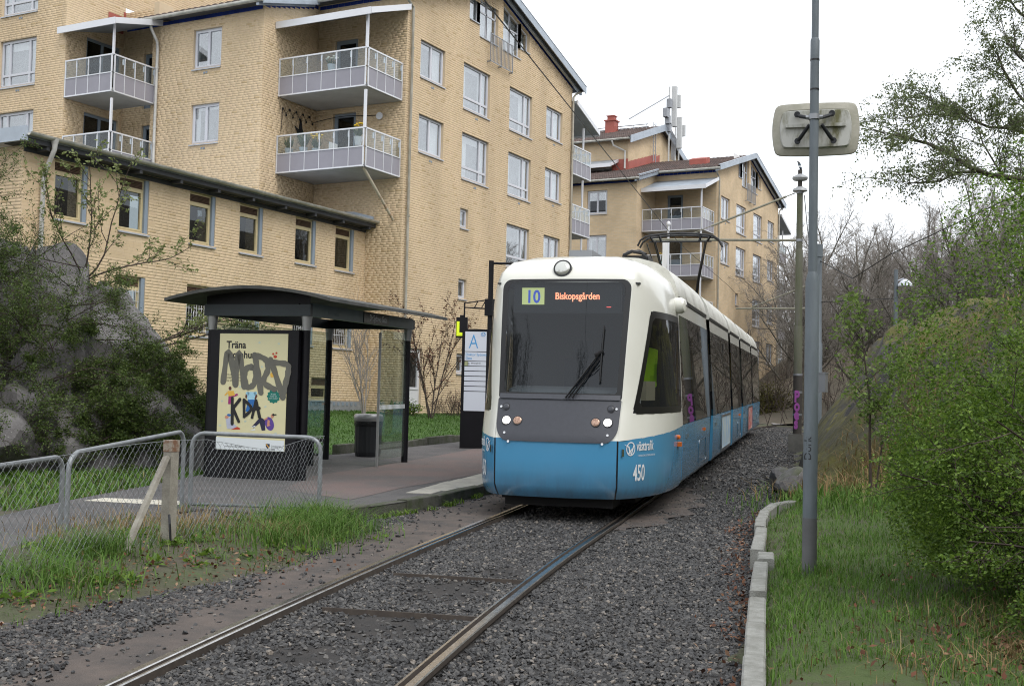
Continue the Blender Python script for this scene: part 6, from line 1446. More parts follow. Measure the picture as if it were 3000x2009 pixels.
# magpie: one continuous skinned body
def skin_animal(name, verts, edges, radii, m, label, cat, root=0, lev=2):
    me = bpy.data.meshes.new(name); me.from_pydata(verts, edges, []); o = bpy.data.objects.new(name, me); COL.objects.link(o)
    md = o.modifiers.new('skin', 'SKIN'); sv = me.skin_vertices[0].data
    for i, r in enumerate(radii): sv[i].radius = r if hasattr(r, '__len__') else (r, r); sv[i].use_root = i == root
    ss_ = o.modifiers.new('sub', 'SUBSURF'); ss_.levels = lev; ss_.render_levels = lev
    dg = bpy.context.evaluated_depsgraph_get(); m2 = bpy.data.meshes.new_from_object(o.evaluated_get(dg)); o.modifiers.clear(); o.data = m2; m2.materials.clear(); m2.materials.append(m)
    m2.polygons.foreach_set('use_smooth', np.ones(len(m2.polygons), bool)); ORG[o.name] = np.zeros(3); return tag(o, label, cat)
def bird_mat():
    m, n, l, b = nmat('magpie_plumage'); b.inputs['Roughness'].default_value = .5
    tc = n.new('ShaderNodeTexCoord'); sx = n.new('ShaderNodeSeparateXYZ'); l.new(tc.outputs['Generated'], sx.inputs[0])
    cr = n.new('ShaderNodeValToRGB'); e = cr.color_ramp; e.interpolation = 'CONSTANT'
    e.elements[0].color = (.012, .014, .02, 1); e.elements[1].position = .30; e.elements[1].color = (.02, .05, .09, 1)
    q = e.elements.new(.40); q.color = (.7, .7, .7, 1); q = e.elements.new(.55); q.color = (.03, .07, .11, 1); q = e.elements.new(.72); q.color = (.01, .01, .012, 1)
    l.new(sx.outputs[2], cr.inputs[0]); l.new(cr.outputs[0], b.inputs['Base Color']); return m
bz = 8.0; mk = .55
_mv = [(0, 0, .14), (-.03, 0, .24), (-.06, 0, .33), (-.08, 0, .39), (-.13, 0, .41), (-.19, 0, .40), (.04, 0, .06), (.07, 0, -.08), (0, -.03, .04), (-.01, -.04, 0), (0, .03, .04), (-.01, .04, 0)]
skin_animal('magpie', [(-7.97+a*mk, 31.51+c*mk, bz+e*mk) for a, c, e in _mv],
    [(0, 1), (1, 2), (2, 3), (3, 4), (4, 5), (0, 6), (6, 7), (0, 8), (8, 9), (0, 10), (10, 11)], [q*mk for q in (.085, .085, .06, .05, .035, .008, .05, .03, .02, .008, .02, .008)], bird_mat(), 'black and white magpie perched on top of the pole', 'bird')
# ================================================================ tube barriers, chain link fence
M_GALV = mat('galvanised', (.28, .30, .315), .5, .35, col2=(.2, .21, .22), scale=8)
def barrier(p, q, h0, h1, z0, label, gap=.05, low=None):
    p = np.array(p, float); q = np.array(q, float); d = q-p; L = np.linalg.norm(d); u = d/L; p = p+u*gap; q = q-u*gap
    t = thing('tube_barrier', (*p, z0), label, 'barrier', 'galvanised tube barriers along the path')
    P_ = lambda a, z: np.array((*(p+(q-p)*a), z)); r = .16/L; b = MB(); zt0, zt1 = h0, h1
    pts = [P_(0, z0-.2), P_(0, zt0-.16), P_(r*.08, zt0-.1), P_(r*.3, zt0-.045), P_(r*.7, zt0-.01), P_(r, zt0+r*(zt1-zt0)), P_(1-r, zt1-r*(zt1-zt0)), P_(1-r*.7, zt1-.01), P_(1-r*.3, zt1-.045), P_(1-r*.08, zt1-.1), P_(1, zt1-.16), P_(1, z0-.2)]
    b.tube(pts, .026, 10); b.build('hoop', M_GALV, t, smooth=True)
    if low: b = MB(); b.tube([P_(0, low), P_(1, low)], .022, 8); b.build('lower_rail', mat('dull_galvanised', (.13, .14, .145), .6, .2, var=.2), t, smooth=True)
barrier((-8.4, 5.3), (-9.42, 8.33), .78, .90, .08, 'leftmost tube barrier, cut off by the picture edge', low=None)
barrier((-9.46, 8.37), (-10.11, 10.74), .92, 1.10, .1, 'middle tube barrier sloping up behind the concrete post')
barrier((-10.13, 10.80), (-8.54, 11.41), 1.08, 1.06, .12, 'tube barrier with lower rail in front of the advert', low=.22)
M_CPOST = mat('old_concrete', (.34, .32, .27), .9, col2=(.22, .2, .17), scale=6, bump=.4, bscale=60)
fp = thing('fence_post', (-8.03, 8.34, .05), 'weathered concrete fence post with slanting brace', 'fence post')
b = MB(); b.prism([(-8.08, 8.29, -.1), (-7.98, 8.29, -.1), (-7.98, 8.39, -.1), (-8.08, 8.39, -.1)], (0, 0, 1.10)); b.build('post', M_CPOST, fp)
b = MB(); b.prism([(-8.083, 8.287, 1.001), (-7.977, 8.287, 1.001), (-7.977, 8.393, 1.001), (-8.083, 8.393, 1.001)], (0, 0, .11)); b.build('rusty_cap', mat('rust', (.19, .10, .06), .8, col2=(.32, .29, .24), scale=14, thr=(.42, .58)), fp)
b = MB(); b.bar((-8.02, 8.27, .95), (-7.70, 7.36, -.05), .038, .06, up=(1, 0, .2)); b.build('brace', M_CPOST, fp)
b = MB(); b.tube([(-7.95, 8.26, .42), (-7.9, 8.22, .34), (-7.86, 8.2, .15), (-7.8, 8.2, -.02)], .012, 5); b.build('cable', M_TBLK, fp)
cl = thing('chain_link_fence', (-8, 8, .1), 'sagging chain link fence in front of the tube barriers', 'fence')
FPTS = [(-7.0, 4.2), (-7.55, 6.3), (-8.03, 8.25)]; FPT2 = [(-8.03, 8.42), (-8.3, 9.9), (-8.53, 11.38)]
def chain(pts, top, bot, nm):
    P_ = np.array(pts); S_ = np.concatenate([[0], np.cumsum(np.hypot(*np.diff(P_, axis=0).T))]); L = S_[-1]; w = .044; n = int(L/w); b = MB()
    pos = lambda a, z, d=0: np.array((np.interp(a, S_, P_[:, 0])+d, np.interp(a, S_, P_[:, 1]), z))
    for k in range(n):
        a0 = k*w; zt_ = top(a0/L); zb_ = bot(a0/L); m = int((zt_-zb_)/(w*1.05)); q = []
        for j in range(m+1):
            wob = .007*math.sin(a0*3+j*.4)
            q.append(pos(a0+(w*1.04 if (j+k) % 2 else -.04*w), zt_-j*w*1.05, .004*(1 if j % 2 else -1)+wob))
        if len(q) > 1: b.tube(q, .0021, 3, cap=False)
    b.build('wire_mesh', M_GALV, cl, kind='stuff')
    t = MB(); t.tube([pos(a*L, top(a)+.004) for a in np.linspace(0, 1, 24)], .003, 5); t.build('top_wire', M_GALV, cl)
chain(FPTS, lambda a: .93+.16*a+.012*math.sin(a*9), lambda a: .05, 'a')
chain(FPT2, lambda a: 1.10-.02*a-.14*math.sin(a*math.pi)**2*(a > .2)*min(1, a*1.6)-.0*a, lambda a: .12, 'b')
# ================================================================ plants, rock, gravel
def seg_mesh(P0, P1, R0, R1, k=3):
    """many tapered prisms at once"""
    P0 = np.asarray(P0, float); P1 = np.asarray(P1, float); R0 = np.asarray(R0, float); R1 = np.asarray(R1, float); n = len(P0)
    d = P1-P0; d /= np.maximum(np.linalg.norm(d, axis=1, keepdims=True), 1e-9)
    up = np.where(np.abs(d[:, 2:3]) < .9, np.array([[0, 0, 1.]]), np.array([[1., 0, 0]])); u = np.cross(up, d); u /= np.linalg.norm(u, axis=1, keepdims=True); w = np.cross(d, u)
    V = np.zeros((n, 2*k, 3))
    for i in range(k):
        a = 2*math.pi*i/k; r = u*math.cos(a)+w*math.sin(a); V[:, i] = P0+r*R0[:, None]; V[:, k+i] = P1+r*R1[:, None]
    F0 = np.array([(i, (i+1) % k, k+(i+1) % k, k+i) for i in range(k)])
    return V.reshape(-1, 3), (F0[None]+(np.arange(n)*2*k)[:, None, None]).reshape(-1, 4)
def leaf_mesh(C, size, r=None, droop=0., aspect=.5, updir=.3):
    """rhombic leaves with a random set"""
    r = r or rng; n = len(C); C = np.asarray(C, float)
    d = r.normal(size=(n, 3)); d[:, 2] = d[:, 2]*.7-droop; d /= np.linalg.norm(d, axis=1, keepdims=True)
    nn = r.normal(size=(n, 3)); nn[:, 2] += updir*2; w = np.cross(d, nn); w /= np.maximum(np.linalg.norm(w, axis=1, keepdims=True), 1e-9)
    s = (size*(.6+.8*r.random(n)))[:, None]; nrm = np.cross(w, d)
    V = np.stack([C, C+d*s*.5+w*s*aspect*.5+nrm*s*.08, C+d*s, C+d*s*.5-w*s*aspect*.5+nrm*s*.08], 1)
    return V.reshape(-1, 3), np.arange(n*4).reshape(-1, 4)
class Grower:
    def __init__(s, seed): s.r = np.random.default_rng(seed); s.a = []; s.b = []; s.ra = []; s.rb = []; s.tips = []
    def seg(s, p, q, r0, r1): s.a.append(p); s.b.append(q); s.ra.append(r0); s.rb.append(r1)
    def branch(s, p, d, L, r, lev, cfg):
        """cfg: list per level of dict(n children, len ratio, spread, segs, wob, grav, rr)"""
        c = cfg[lev]; m = c['segs']; pts = [p]; d = d/np.linalg.norm(d); q = p
        for i in range(m):
            d = d+s.r.normal(size=3)*c['wob']+np.array((0, 0, c['grav'])); d = d/np.linalg.norm(d)
            q2 = q+d*L/m; f0 = 1-(1-c['tip'])*i/m; f1 = 1-(1-c['tip'])*(i+1)/m; s.seg(q, q2, r*f0, r*f1); q = q2; pts.append(q)
            if lev == len(cfg)-1 or c.get('leafy'): s.tips.append(q); s.tips.append((pts[-2]+q)/2)
        if lev+1 < len(cfg):
            k = cfg[lev+1]; n = k['n'] if k['n'] < 3 else int(k['n']*(.75+.5*s.r.random()))
            for i in range(n):
                t = c.get('start', .25)+(1-c.get('start', .25))*((i+s.r.random())/max(n, 1)); j = min(int(t*m), m-1); fr = t*m-j
                bp = pts[j]+(pts[j+1]-pts[j])*fr; bd = pts[j+1]-pts[j]; bd = bd/np.linalg.norm(bd)
                perp = s.r.normal(size=3); perp -= bd*np.dot(perp, bd); perp /= np.linalg.norm(perp)
                sp_ = k['spread']*(.7+.6*s.r.random()); nd = bd*math.cos(sp_)+perp*math.sin(sp_)
                s.branch(bp, nd, L*k['len']*(1.15-.6*t*k.get('tap', 1))*(.75+.5*s.r.random()), max(r*k['rr']*(1-.5*t), k.get('rmin', .003)), lev+1, cfg)
    def mesh(s, k=3): return seg_mesh(s.a, s.b, s.ra, s.rb, k)
M_BARK = mat('grey_bark', (.13, .115, .095), .95, col2=(.08, .075, .058), scale=3); M_TWIG = mat('brown_twig', (.075, .055, .045), .9, col2=(.045, .032, .026), scale=5)
M_TWIGG = mat('haze_grey_twig', (.30, .275, .25), .9, col2=(.23, .205, .18), scale=1)  # paler than real twigs: haze over the far trees put into the colour
GRN = [(0, (.05, .095, .014)), (.3, (.09, .165, .02)), (.65, (.15, .25, .03)), (1, (.21, .31, .05))]
M_LEAF = island_mat('spring_leaf', GRN, rough=.55, noise=.1, nscale=1, bump=0, spec=.4, trans=.35)
M_LEAFD = island_mat('cotoneaster_leaf', [(0, (.03, .055, .01)), (.5, (.075, .125, .022)), (1, (.14, .19, .045))], rough=.55, noise=.1, nscale=1, bump=0, spec=.4, trans=.3)
M_LEAFB = island_mat('birch_leaf', [(0, (.09, .125, .045)), (.5, (.15, .19, .08)), (1, (.2, .235, .11))], rough=.6, noise=.1, nscale=1, bump=0, trans=.4)
M_LEAFR = island_mat('copper_leaf', [(0, (.07, .028, .018)), (.5, (.13, .055, .035)), (1, (.17, .085, .055))], rough=.6, noise=.1, nscale=1, bump=0, trans=.3)
M_GRASS = island_mat('grass_blade', [(0, (.05, .11, .015)), (.3, (.085, .18, .022)), (.6, (.115, .225, .034)), (.92, (.14, .235, .05)), (.97, (.22, .2, .09)), (1, (.28, .24, .12))], rough=.6, noise=.12, nscale=1.2, bump=0, trans=.3)
M_DRY = island_mat('dry_grass', [(0, (.2, .13, .06)), (.6, (.3, .21, .1)), (1, (.36, .28, .15))], rough=.8, noise=.1, nscale=2, bump=0, trans=.2)
M_LITTER = island_mat('dead_leaf', [(0, (.06, .03, .02)), (.5, (.14, .055, .03)), (.8, (.2, .1, .055)), (1, (.3, .2, .13))], rough=.8, noise=.1, nscale=2, bump=0)
def tree_obj(name, loc, g, m, leaves=None, lm=None, label=None, cat='tree', group=None, tname='trunk', lname='crown', k=3):
    t = thing(name, loc, label, cat, group); V, F = g.mesh(k); fast_mesh(tname, V, F, m, t)
    if leaves is not None: fast_mesh(lname, leaves[0], leaves[1], lm, t)
    return t
# ---- bare trees behind
def bare(seed, Ht, spread=.62):
    g = Grower(seed); cfg = [dict(segs=7, wob=.07, grav=.03, tip=.35, start=.22), dict(n=13, len=.62, spread=spread, segs=6, wob=.12, grav=.05, tip=.3, rr=.5, start=.15), dict(n=11, len=.46, spread=.6, segs=4, wob=.16, grav=.03, tip=.35, rr=.45, start=.1, rmin=.012), dict(n=9, len=.5, spread=.6, segs=3, wob=.2, grav=.0, tip=.5, rr=.5, start=.1, rmin=.008), dict(n=4, len=.55, spread=.6, segs=2, wob=.2, grav=0, tip=.6, rr=.6, rmin=.0065)]
    g.branch(np.zeros(3), np.array((0.04*g.r.normal(), .04*g.r.normal(), 1)), Ht*.72, Ht*.016, 0, cfg); return g
def place_tree(proto, loc, rz, sc, label, group):
    if proto.get('used'):
        c = copy_tree(proto['o'])
    else: c = proto['o']; proto['used'] = True
    c.location = loc; c.rotation_euler = (0, 0, rz); c.scale = (sc, sc, sc); c['label'] = label; c['group'] = group; return c
protos = []
for sd_, ht in ((11, 13), (12, 12), (13, 14)):
    g = bare(sd_, ht, .55+.08*(sd_ % 3)); t = thing('bare_tree', (0, 0, 0), 'x', 'tree', 'leafless trees behind the track')
    A = np.array(g.ra); big = A > .018; V, F = seg_mesh(np.array(g.a)[big], np.array(g.b)[big], A[big], np.array(g.rb)[big], 5); fast_mesh('trunk', V, F, M_BARK, t)
    V, F = seg_mesh(np.array(g.a)[~big], np.array(g.b)[~big], A[~big], np.array(g.rb)[~big], 3); fast_mesh('crown', V, F, M_TWIGG, t); protos.append(dict(o=t))
def ray_xy(pxx, rngm):
    d = CM @ Vector(((pxx-1500)/3440.14, 0, -1)); h = math.hypot(d.x, d.y); return d.x/h*rngm, d.y/h*rngm
TREES = [(2300, 74, .9, 'large leafless tree standing behind the mossy overhead pole'), (2385, 62, .80, 'leafless tree whose trunk shows beside the lamp post'), (2440, 78, 1.05, 'leafless tree to the right of the lamp post, far back'),
         (2500, 60, .82, 'leafless tree above the left end of the mossy rock'), (2560, 82, 1.0, 'far leafless tree left of the slim street lamp'), (2612, 64, .80, 'leafless tree directly behind the slim street lamp'), (2665, 86, 1.0, 'far leafless tree right of the slim street lamp'),
         (2715, 58, .80, 'leafless tree under the tip of the birch branches'), (2768, 80, 1.05, 'tall far leafless tree in the middle of the right wood'), (2815, 56, .82, 'leafless tree below the main birch limb'), (2872, 74, 1.0, 'far leafless tree behind the upper shrub edge'),
         (2920, 54, .85, 'leafless tree just above the bright green shrub'), (2972, 70, 1.05, 'leafless tree at the right edge behind the shrub'), (3040, 52, .9, 'leafless tree cut by the right picture edge'), (3110, 64, 1., 'leafless tree beyond the right picture edge'),
         (2300, 96, 1.05, 'faint far leafless tree behind the pole beside the far block'), (2415, 98, 1.15, 'faint far leafless tree directly behind the lamp post'), (2530, 100, 1.15, 'faint far leafless tree above the sapling'), (2640, 104, 1.2, 'faint far leafless tree in the background right of the slim lamp'), (2745, 102, 1.2, 'faint far leafless tree below the birch tips'), (2845, 100, 1.2, 'faint far leafless tree below the birch limb fork'), (2945, 96, 1.2, 'faint far leafless tree near the right edge above the shrub'), (2350, 58, .72, 'smaller leafless tree just right of the mossy pole')]
for i, (pxx, rg, sc, lab) in enumerate(TREES):
    x, y = ray_xy(pxx, rg); place_tree(protos[i % 3], (x, y, float(gz(x, y))-.1), i*1.9, sc*.98, lab, 'leafless trees behind the track')
EXTRA = [((9, 20), 1.1, 'leafless tree out of frame on the right hill, level with the shelter'), ((13, 30), 1.2, 'leafless tree out of frame on the right hill, level with the stop sign'), ((8, 40), 1.1, 'leafless tree out of frame on the right hill, level with the far pole'), ((16, 12), 1.2, 'leafless tree out of frame on the right hill, level with the fence'), ((-15, -9), 1.1, 'leafless tree out of frame behind the viewer at left'), ((-2, -15), 1.15, 'leafless tree out of frame behind the viewer at right')]
for i, ((x, y), sc, lab) in enumerate(EXTRA): place_tree(protos[(i+1) % 3], (x, y, float(gz(x, y))-.1), i*2.3, sc, lab, 'leafless trees out of frame')
# understorey: brown thicket
g = Grower(31); UL = []
cfgu = [dict(segs=4, wob=.15, grav=.04, tip=.4, start=.1), dict(n=6, len=.5, spread=.5, segs=3, wob=.2, grav=.02, tip=.5, rr=.6, rmin=.008), dict(n=4, len=.5, spread=.6, segs=2, wob=.2, grav=0, tip=.6, rr=.6, rmin=.006)]
for i in range(330):
    pxx = 2255+i*2.7+rng.normal()*8; rg = 50+rng.random()*40; x, y = ray_xy(pxx, rg)
    g.branch(np.array((x, y, float(gz(x, y)))), np.array((rng.normal()*.25, rng.normal()*.25, 1)), 1.8+2.4*rng.random(), .02, 0, cfgu)
V, F = g.mesh(); fast_mesh('undergrowth', V, F, M_TWIG, label='brown leafless thicket under the far trees', cat='undergrowth', kind='stuff')
# round bush by the far path
g = Grower(41); bc = np.array((-16.9, 59.8, 1.0)); bc[2] = float(gz(bc[0], bc[1]))
cfgb = [dict(segs=5, wob=.06, grav=-.03, tip=.4, start=.15, leafy=True), dict(n=7, len=.45, spread=.45, segs=3, wob=.15, grav=.0, tip=.5, rr=.6, rmin=.007)]
for i in range(150):
    a = rng.random()*6.28; e = .25+1.15*rng.random(); g.branch(bc+np.array((math.cos(a)*.2, math.sin(a)*.2, 0)), np.array((math.cos(a)*math.cos(e), math.sin(a)*math.cos(e), math.sin(e))), 1.3+.7*rng.random(), .014, 0, cfgb)
C = np.array(g.tips); C = C[C[:, 2] > bc[2]+.1]
tree_obj('round_bush', bc, g, M_TWIG, leaf_mesh(C, .10), island_mat('olive_leaf', [(0, (.06, .055, .012)), (1, (.15, .14, .04))], bump=0, trans=.3), 'round olive green bush beside the far path behind the tram', 'bush', tname='stems', lname='foliage')
# ---- small trees on the lawn
def lawn_tree(loc, Ht, seed, label, leaf=None):
    g = Grower(seed); p = np.array((*loc, float(gz(*loc))))
    cfg = [dict(segs=6, wob=.05, grav=.02, tip=.4, start=.15, leafy=True), dict(n=9, len=.55, spread=.5, segs=4, wob=.1, grav=.05, tip=.4, rr=.55, rmin=.008, leafy=True), dict(n=6, len=.5, spread=.5, segs=3, wob=.15, grav=.03, tip=.5, rr=.6, rmin=.006)]
    for i in range(4): g.branch(p+rng.normal(size=3)*(.08, .08, 0), np.array((rng.normal()*.16, rng.normal()*.16, 1)), Ht*(.75+.3*rng.random()), .035, 0, cfg)
    C = np.array(g.tips); r_ = np.random.default_rng(seed); C = C[C[:, 2] > p[2]+.7]
    lv = None
    if leaf: C = C[r_.random(len(C)) < .8]; C = C+r_.normal(size=C.shape)*.03; lv = leaf_mesh(C, .085, r_)
    return tree_obj('small_tree', p, g, M_TWIG if leaf else M_TWIGG, lv, leaf, label, 'tree')
lawn_tree((-22.0, 31.3), 3.2, 51, 'thin leafless small tree seen through the shelter glass')
lawn_tree((-20.9, 33.6), 3.3, 52, 'small tree with copper red leaves beside the white door', M_LEAFR)
for i, (x, y, w, lab) in enumerate(((-21.9, 36.9, .9, 'low brown leafless bush right of the copper leaved tree'), (-21.7, 38.6, 1.0, 'low brown bush under the wall behind the stop sign'), (-22.1, 33.9, .5, 'tiny green bush at the foot of the white door'))):
    g = Grower(60+i); p = np.array((x, y, float(gz(x, y))))
    for k in range(60): a = rng.random()*6.28; e = .5+rng.random(); g.branch(p+np.array((rng.normal()*w*.4, rng.normal()*w*.6, 0)), np.array((math.cos(a)*math.cos(e), math.sin(a)*math.cos(e), math.sin(e))), w*(.6+.5*rng.random()), .008, 0, [dict(segs=3, wob=.12, grav=.02, tip=.5, start=.2), dict(n=4, len=.45, spread=.5, segs=2, wob=.15, grav=0, tip=.6, rr=.7, rmin=.005)])
    C = np.array(g.tips); C = C[::3 if i < 2 else 1]
    tree_obj('low_bush', p, g, M_TWIG, leaf_mesh(C, .05 if i < 2 else .09), M_LEAFR if i < 2 else M_LEAF, lab, 'bush', 'low bushes under the house wall', 'stems', 'foliage')
# ---- granite outcrop at left with boulders
def facets(q, p, seed, n, ext, amp, tilt, crack=0., cw=.06):
    r_ = np.random.default_rng(seed); cx = ext[0]+(ext[1]-ext[0])*r_.random(n); cy_ = ext[2]+(ext[3]-ext[2])*r_.random(n); of = (r_.random(n)-.5)*amp; tx = r_.normal(size=n)*tilt; ty = r_.normal(size=n)*tilt
    d2 = (q[..., None]-cx)**2+((p[..., None]-cy_)*1.3)**2; i = d2.argmin(-1); z = of[i]+tx[i]*(q-cx[i])+ty[i]*(p-cy_[i])
    if crack: e2 = np.sqrt(np.partition(d2, 1, axis=-1)[..., :2]); z = z-crack*np.exp(-(e2[..., 1]-e2[..., 0])/cw)
    return z
def rock_mat(name, ca, cb, moss, lo, hi, cracks=True):
    m, n, l, b = nmat(name); b.inputs['Roughness'].default_value = .85; ge = n.new('ShaderNodeNewGeometry')
    nz = n.new('ShaderNodeTexNoise'); nz.inputs['Scale'].default_value = 1.3; nz.inputs['Detail'].default_value = 9; nz.inputs['Roughness'].default_value = .7; l.new(ge.outputs['Position'], nz.inputs[0])
    cr = n.new('ShaderNodeValToRGB'); cr.color_ramp.elements[0].position = .35; cr.color_ramp.elements[1].position = .65; cr.color_ramp.elements[0].color = (*ca, 1); cr.color_ramp.elements[1].color = (*cb, 1); l.new(nz.outputs[0], cr.inputs[0])
    vo = n.new('ShaderNodeTexVoronoi'); vo.inputs['Scale'].default_value = 26; l.new(ge.outputs['Position'], vo.inputs[0]); mm = n.new('ShaderNodeMath'); mm.operation = 'LESS_THAN'; mm.inputs[1].default_value = .16; l.new(vo.outputs[0], mm.inputs[0])
    n3 = n.new('ShaderNodeTexNoise'); n3.inputs['Scale'].default_value = 3; l.new(ge.outputs['Position'], n3.inputs[0]); m3 = n.new('ShaderNodeMath'); m3.operation = 'GREATER_THAN'; m3.inputs[1].default_value = .54; l.new(n3.outputs[0], m3.inputs[0]); m4 = n.new('ShaderNodeMath'); m4.operation = 'MULTIPLY'; l.new(mm.outputs[0], m4.inputs[0]); l.new(m3.outputs[0], m4.inputs[1])
    lich = n.new('ShaderNodeMix'); lich.data_type = 'RGBA'; l.new(m4.outputs[0], lich.inputs[0]); l.new(cr.outputs[0], lich.inputs[6]); lich.inputs[7].default_value = (.30, .30, .28, 1)
    sx = n.new('ShaderNodeSeparateXYZ'); l.new(ge.outputs['True Normal'], sx.inputs[0]); ad = n.new('ShaderNodeMath'); ad.operation = 'MULTIPLY_ADD'; ad.inputs[1].default_value = .8; l.new(n3.outputs[0], ad.inputs[0]); l.new(sx.outputs[2], ad.inputs[2])
    mr = n.new('ShaderNodeMapRange'); mr.inputs[1].default_value = lo; mr.inputs[2].default_value = hi; l.new(ad.outputs[0], mr.inputs[0])
    n5 = n.new('ShaderNodeTexNoise'); n5.inputs['Scale'].default_value = 7; n5.inputs['Detail'].default_value = 6; l.new(ge.outputs['Position'], n5.inputs[0]); c5 = n.new('ShaderNodeValToRGB'); c5.color_ramp.elements[0].color = (*moss, 1); c5.color_ramp.elements[1].color = (moss[0]*.45, moss[1]*.45, moss[2]*.6, 1); c5.color_ramp.elements[0].position = .4; c5.color_ramp.elements[1].position = .7; l.new(n5.outputs[0], c5.inputs[0])
    mx = n.new('ShaderNodeMix'); mx.data_type = 'RGBA'; l.new(mr.outputs[0], mx.inputs[0]); l.new(lich.outputs[2], mx.inputs[6]); l.new(c5.outputs[0], mx.inputs[7]); l.new(mx.outputs[2], b.inputs['Base Color'])
    bp = n.new('ShaderNodeBump'); bp.inputs['Strength'].default_value = .7; bp.inputs['Distance'].default_value = .04; nb = n.new('ShaderNodeTexNoise'); nb.inputs['Scale'].default_value = 9; nb.inputs['Detail'].default_value = 10; nb.inputs['Roughness'].default_value = .7; l.new(ge.outputs['Position'], nb.inputs[0]); l.new(nb.outputs[0], bp.inputs['Height']); l.new(bp.outputs[0], b.inputs['Normal'])
    return m
M_GRAN = rock_mat('granite', (.20, .19, .188), (.11, .103, .105), (.06, .075, .02), 1.15, 1.5)
M_MOSSR = rock_mat('mossy_rock', (.085, .08, .078), (.04, .038, .038), (.115, .105, .022), .75, 1.15)
E1 = np.array((.68, .733)); E2 = np.array((-.733, .68)); RO = np.array((-18.0, 14.3))
q_, p_ = np.meshgrid(np.arange(-7, 4.6, .06), np.arange(-2.7, 4, .06))
Hr = np.interp(q_, [-7, -2, 0, 1.2, 1.9, 2.6, 3.2, 3.7, 4.15, 4.6], [3.9, 4.3, 4.05, 3.85, 3.2, 2.55, 1.7, 1.0, .15, -.3])
Sx = np.clip((p_+2.2+.5*fbm(q_*.6, p_*0+3, 3, 5))/2.6, 0, 1)**.85; Sb = 1-.55*sm(1.2, 4.5, p_)
Zr = .2+Hr*Sx*Sb+(facets(q_, p_, 3, 46, (-7, 4.6, -2.7, 4), .7, .3, .3, .05)+facets(q_, p_, 4, 150, (-7, 4.6, -2.7, 4), .2, .26, .10, .04))*np.clip(Sx*4, 0, 1)*np.clip((4.3-q_)*1.2, 0, 1)+.05*(fbm(q_*4, p_*4)-.5)
X_ = RO[0]+E1[0]*q_+E2[0]*p_; Y_ = RO[1]+E1[1]*q_+E2[1]*p_
def rock_h(x, y):
    dx, dy = np.asarray(x)-RO[0], np.asarray(y)-RO[1]; q = dx*E1[0]+dy*E1[1]; p = dx*E2[0]+dy*E2[1]
    i = np.clip(((p+2.7)/.06).astype(int), 0, Zr.shape[0]-1); j = np.clip(((q+7)/.06).astype(int), 0, Zr.shape[1]-1); return Zr[i, j]
rk_ = thing('rock_outcrop', (RO[0], RO[1], .2), 'large grey granite outcrop half covered by bushes at left', 'rock')
b = MB(); b.grid(np.stack([X_, Y_, Zr], -1), flip=False); b.build('rock_face', M_GRAN, rk_)
def boulder(loc, sc, seed, label, m=None, group='boulders'):
    import bmesh
    bm = bmesh.new(); bmesh.ops.create_icosphere(bm, subdivisions=3, radius=1); r_ = np.random.default_rng(seed); N = r_.normal(size=(9, 3)); N /= np.linalg.norm(N, axis=1, keepdims=True); D = .62+.25*r_.random(9)
    for v in bm.verts:
        p = np.array(v.co); 
        for n_, d_ in zip(N, D):
            k = np.dot(p, n_)
            if k > d_: p = p-n_*(k-d_)
        p = p*(1+.05*(vnoise(p[0]*3+seed, p[1]*3+p[2]*2)-.5)); v.co = Vector(p*np.array(sc))
    me = bpy.data.meshes.new('boulder'); bm.to_mesh(me); bm.free(); me.materials.append(m or M_GRAN); o = bpy.data.objects.new('boulder', me); COL.objects.link(o); o.location = loc; o.rotation_euler = (.2*r_.normal(), .2*r_.normal(), r_.random()*6); ORG[o.name] = np.array(loc); return tag(o, label, 'boulder', group)
boulder((-15.9, 12.6, .75), (.85, .6, .55), 1, 'big angular boulder at the foot of the outcrop, nearest the fence', group='boulders below the outcrop'); boulder((-15.55, 13.9, .65), (.6, .45, .42), 2, 'dark squarish boulder below the outcrop, right of the biggest one', group='boulders below the outcrop')
boulder((-16.2, 13.4, 1.15), (.6, .5, .45), 3, 'boulder lodged above the squarish one in the outcrop', group='boulders below the outcrop'); boulder((-15.1, 11.3, .4), (.7, .5, .4), 4, 'low boulder at far left behind the fence', group='boulders below the outcrop')
# ---- mossy rock at right
xx, yy = np.meshgrid(np.arange(-6.6, 6.5, .1), np.arange(17.2, 36, .1))
s__, t__ = st(xx, yy); edge = 2.75+.35*fbm(s__*.5, s__*0+2, 3, 8)
du = (t__-edge); cap = np.clip(du/1.7, 0, 1)**.75; front = sm(17.6, 21.6, yy+.35*(xx+4)); back = 1-.4*sm(28, 35, yy)
Zm = gz(xx, yy)-.1+(2.15+.5*np.clip(du-1.2, 0, 2.))*cap*front*back+(facets(xx, yy, 21, 70, (-6.6, 6.5, 17, 36), .45, .12, .2, .08)+facets(xx, yy, 22, 400, (-6.6, 6.5, 17, 36), .13, .14, .06, .05))*cap*front+(.14*(fbm(xx*4, yy*4)-.5)+.3*(fbm(xx*1.3, yy*1.3, 3, 9)-.5))*cap
Zm = np.where(du < .02, gz(xx, yy)-.3, Zm)
mr_ = thing('mossy_rock', (-3, 24, .5), 'low mossy rock outcrop between the track and the green shrub', 'rock')
b = MB(); b.grid(np.stack([xx, yy, Zm], -1)); b.build('rock_surface', M_MOSSR, mr_, smooth=28)
def mossy_h(x, y): return Zm[np.clip(((np.asarray(y)-17.2)/.1).astype(int), 0, Zm.shape[0]-1), np.clip(((np.asarray(x)+6.6)/.1).astype(int), 0, Zm.shape[1]-1)]
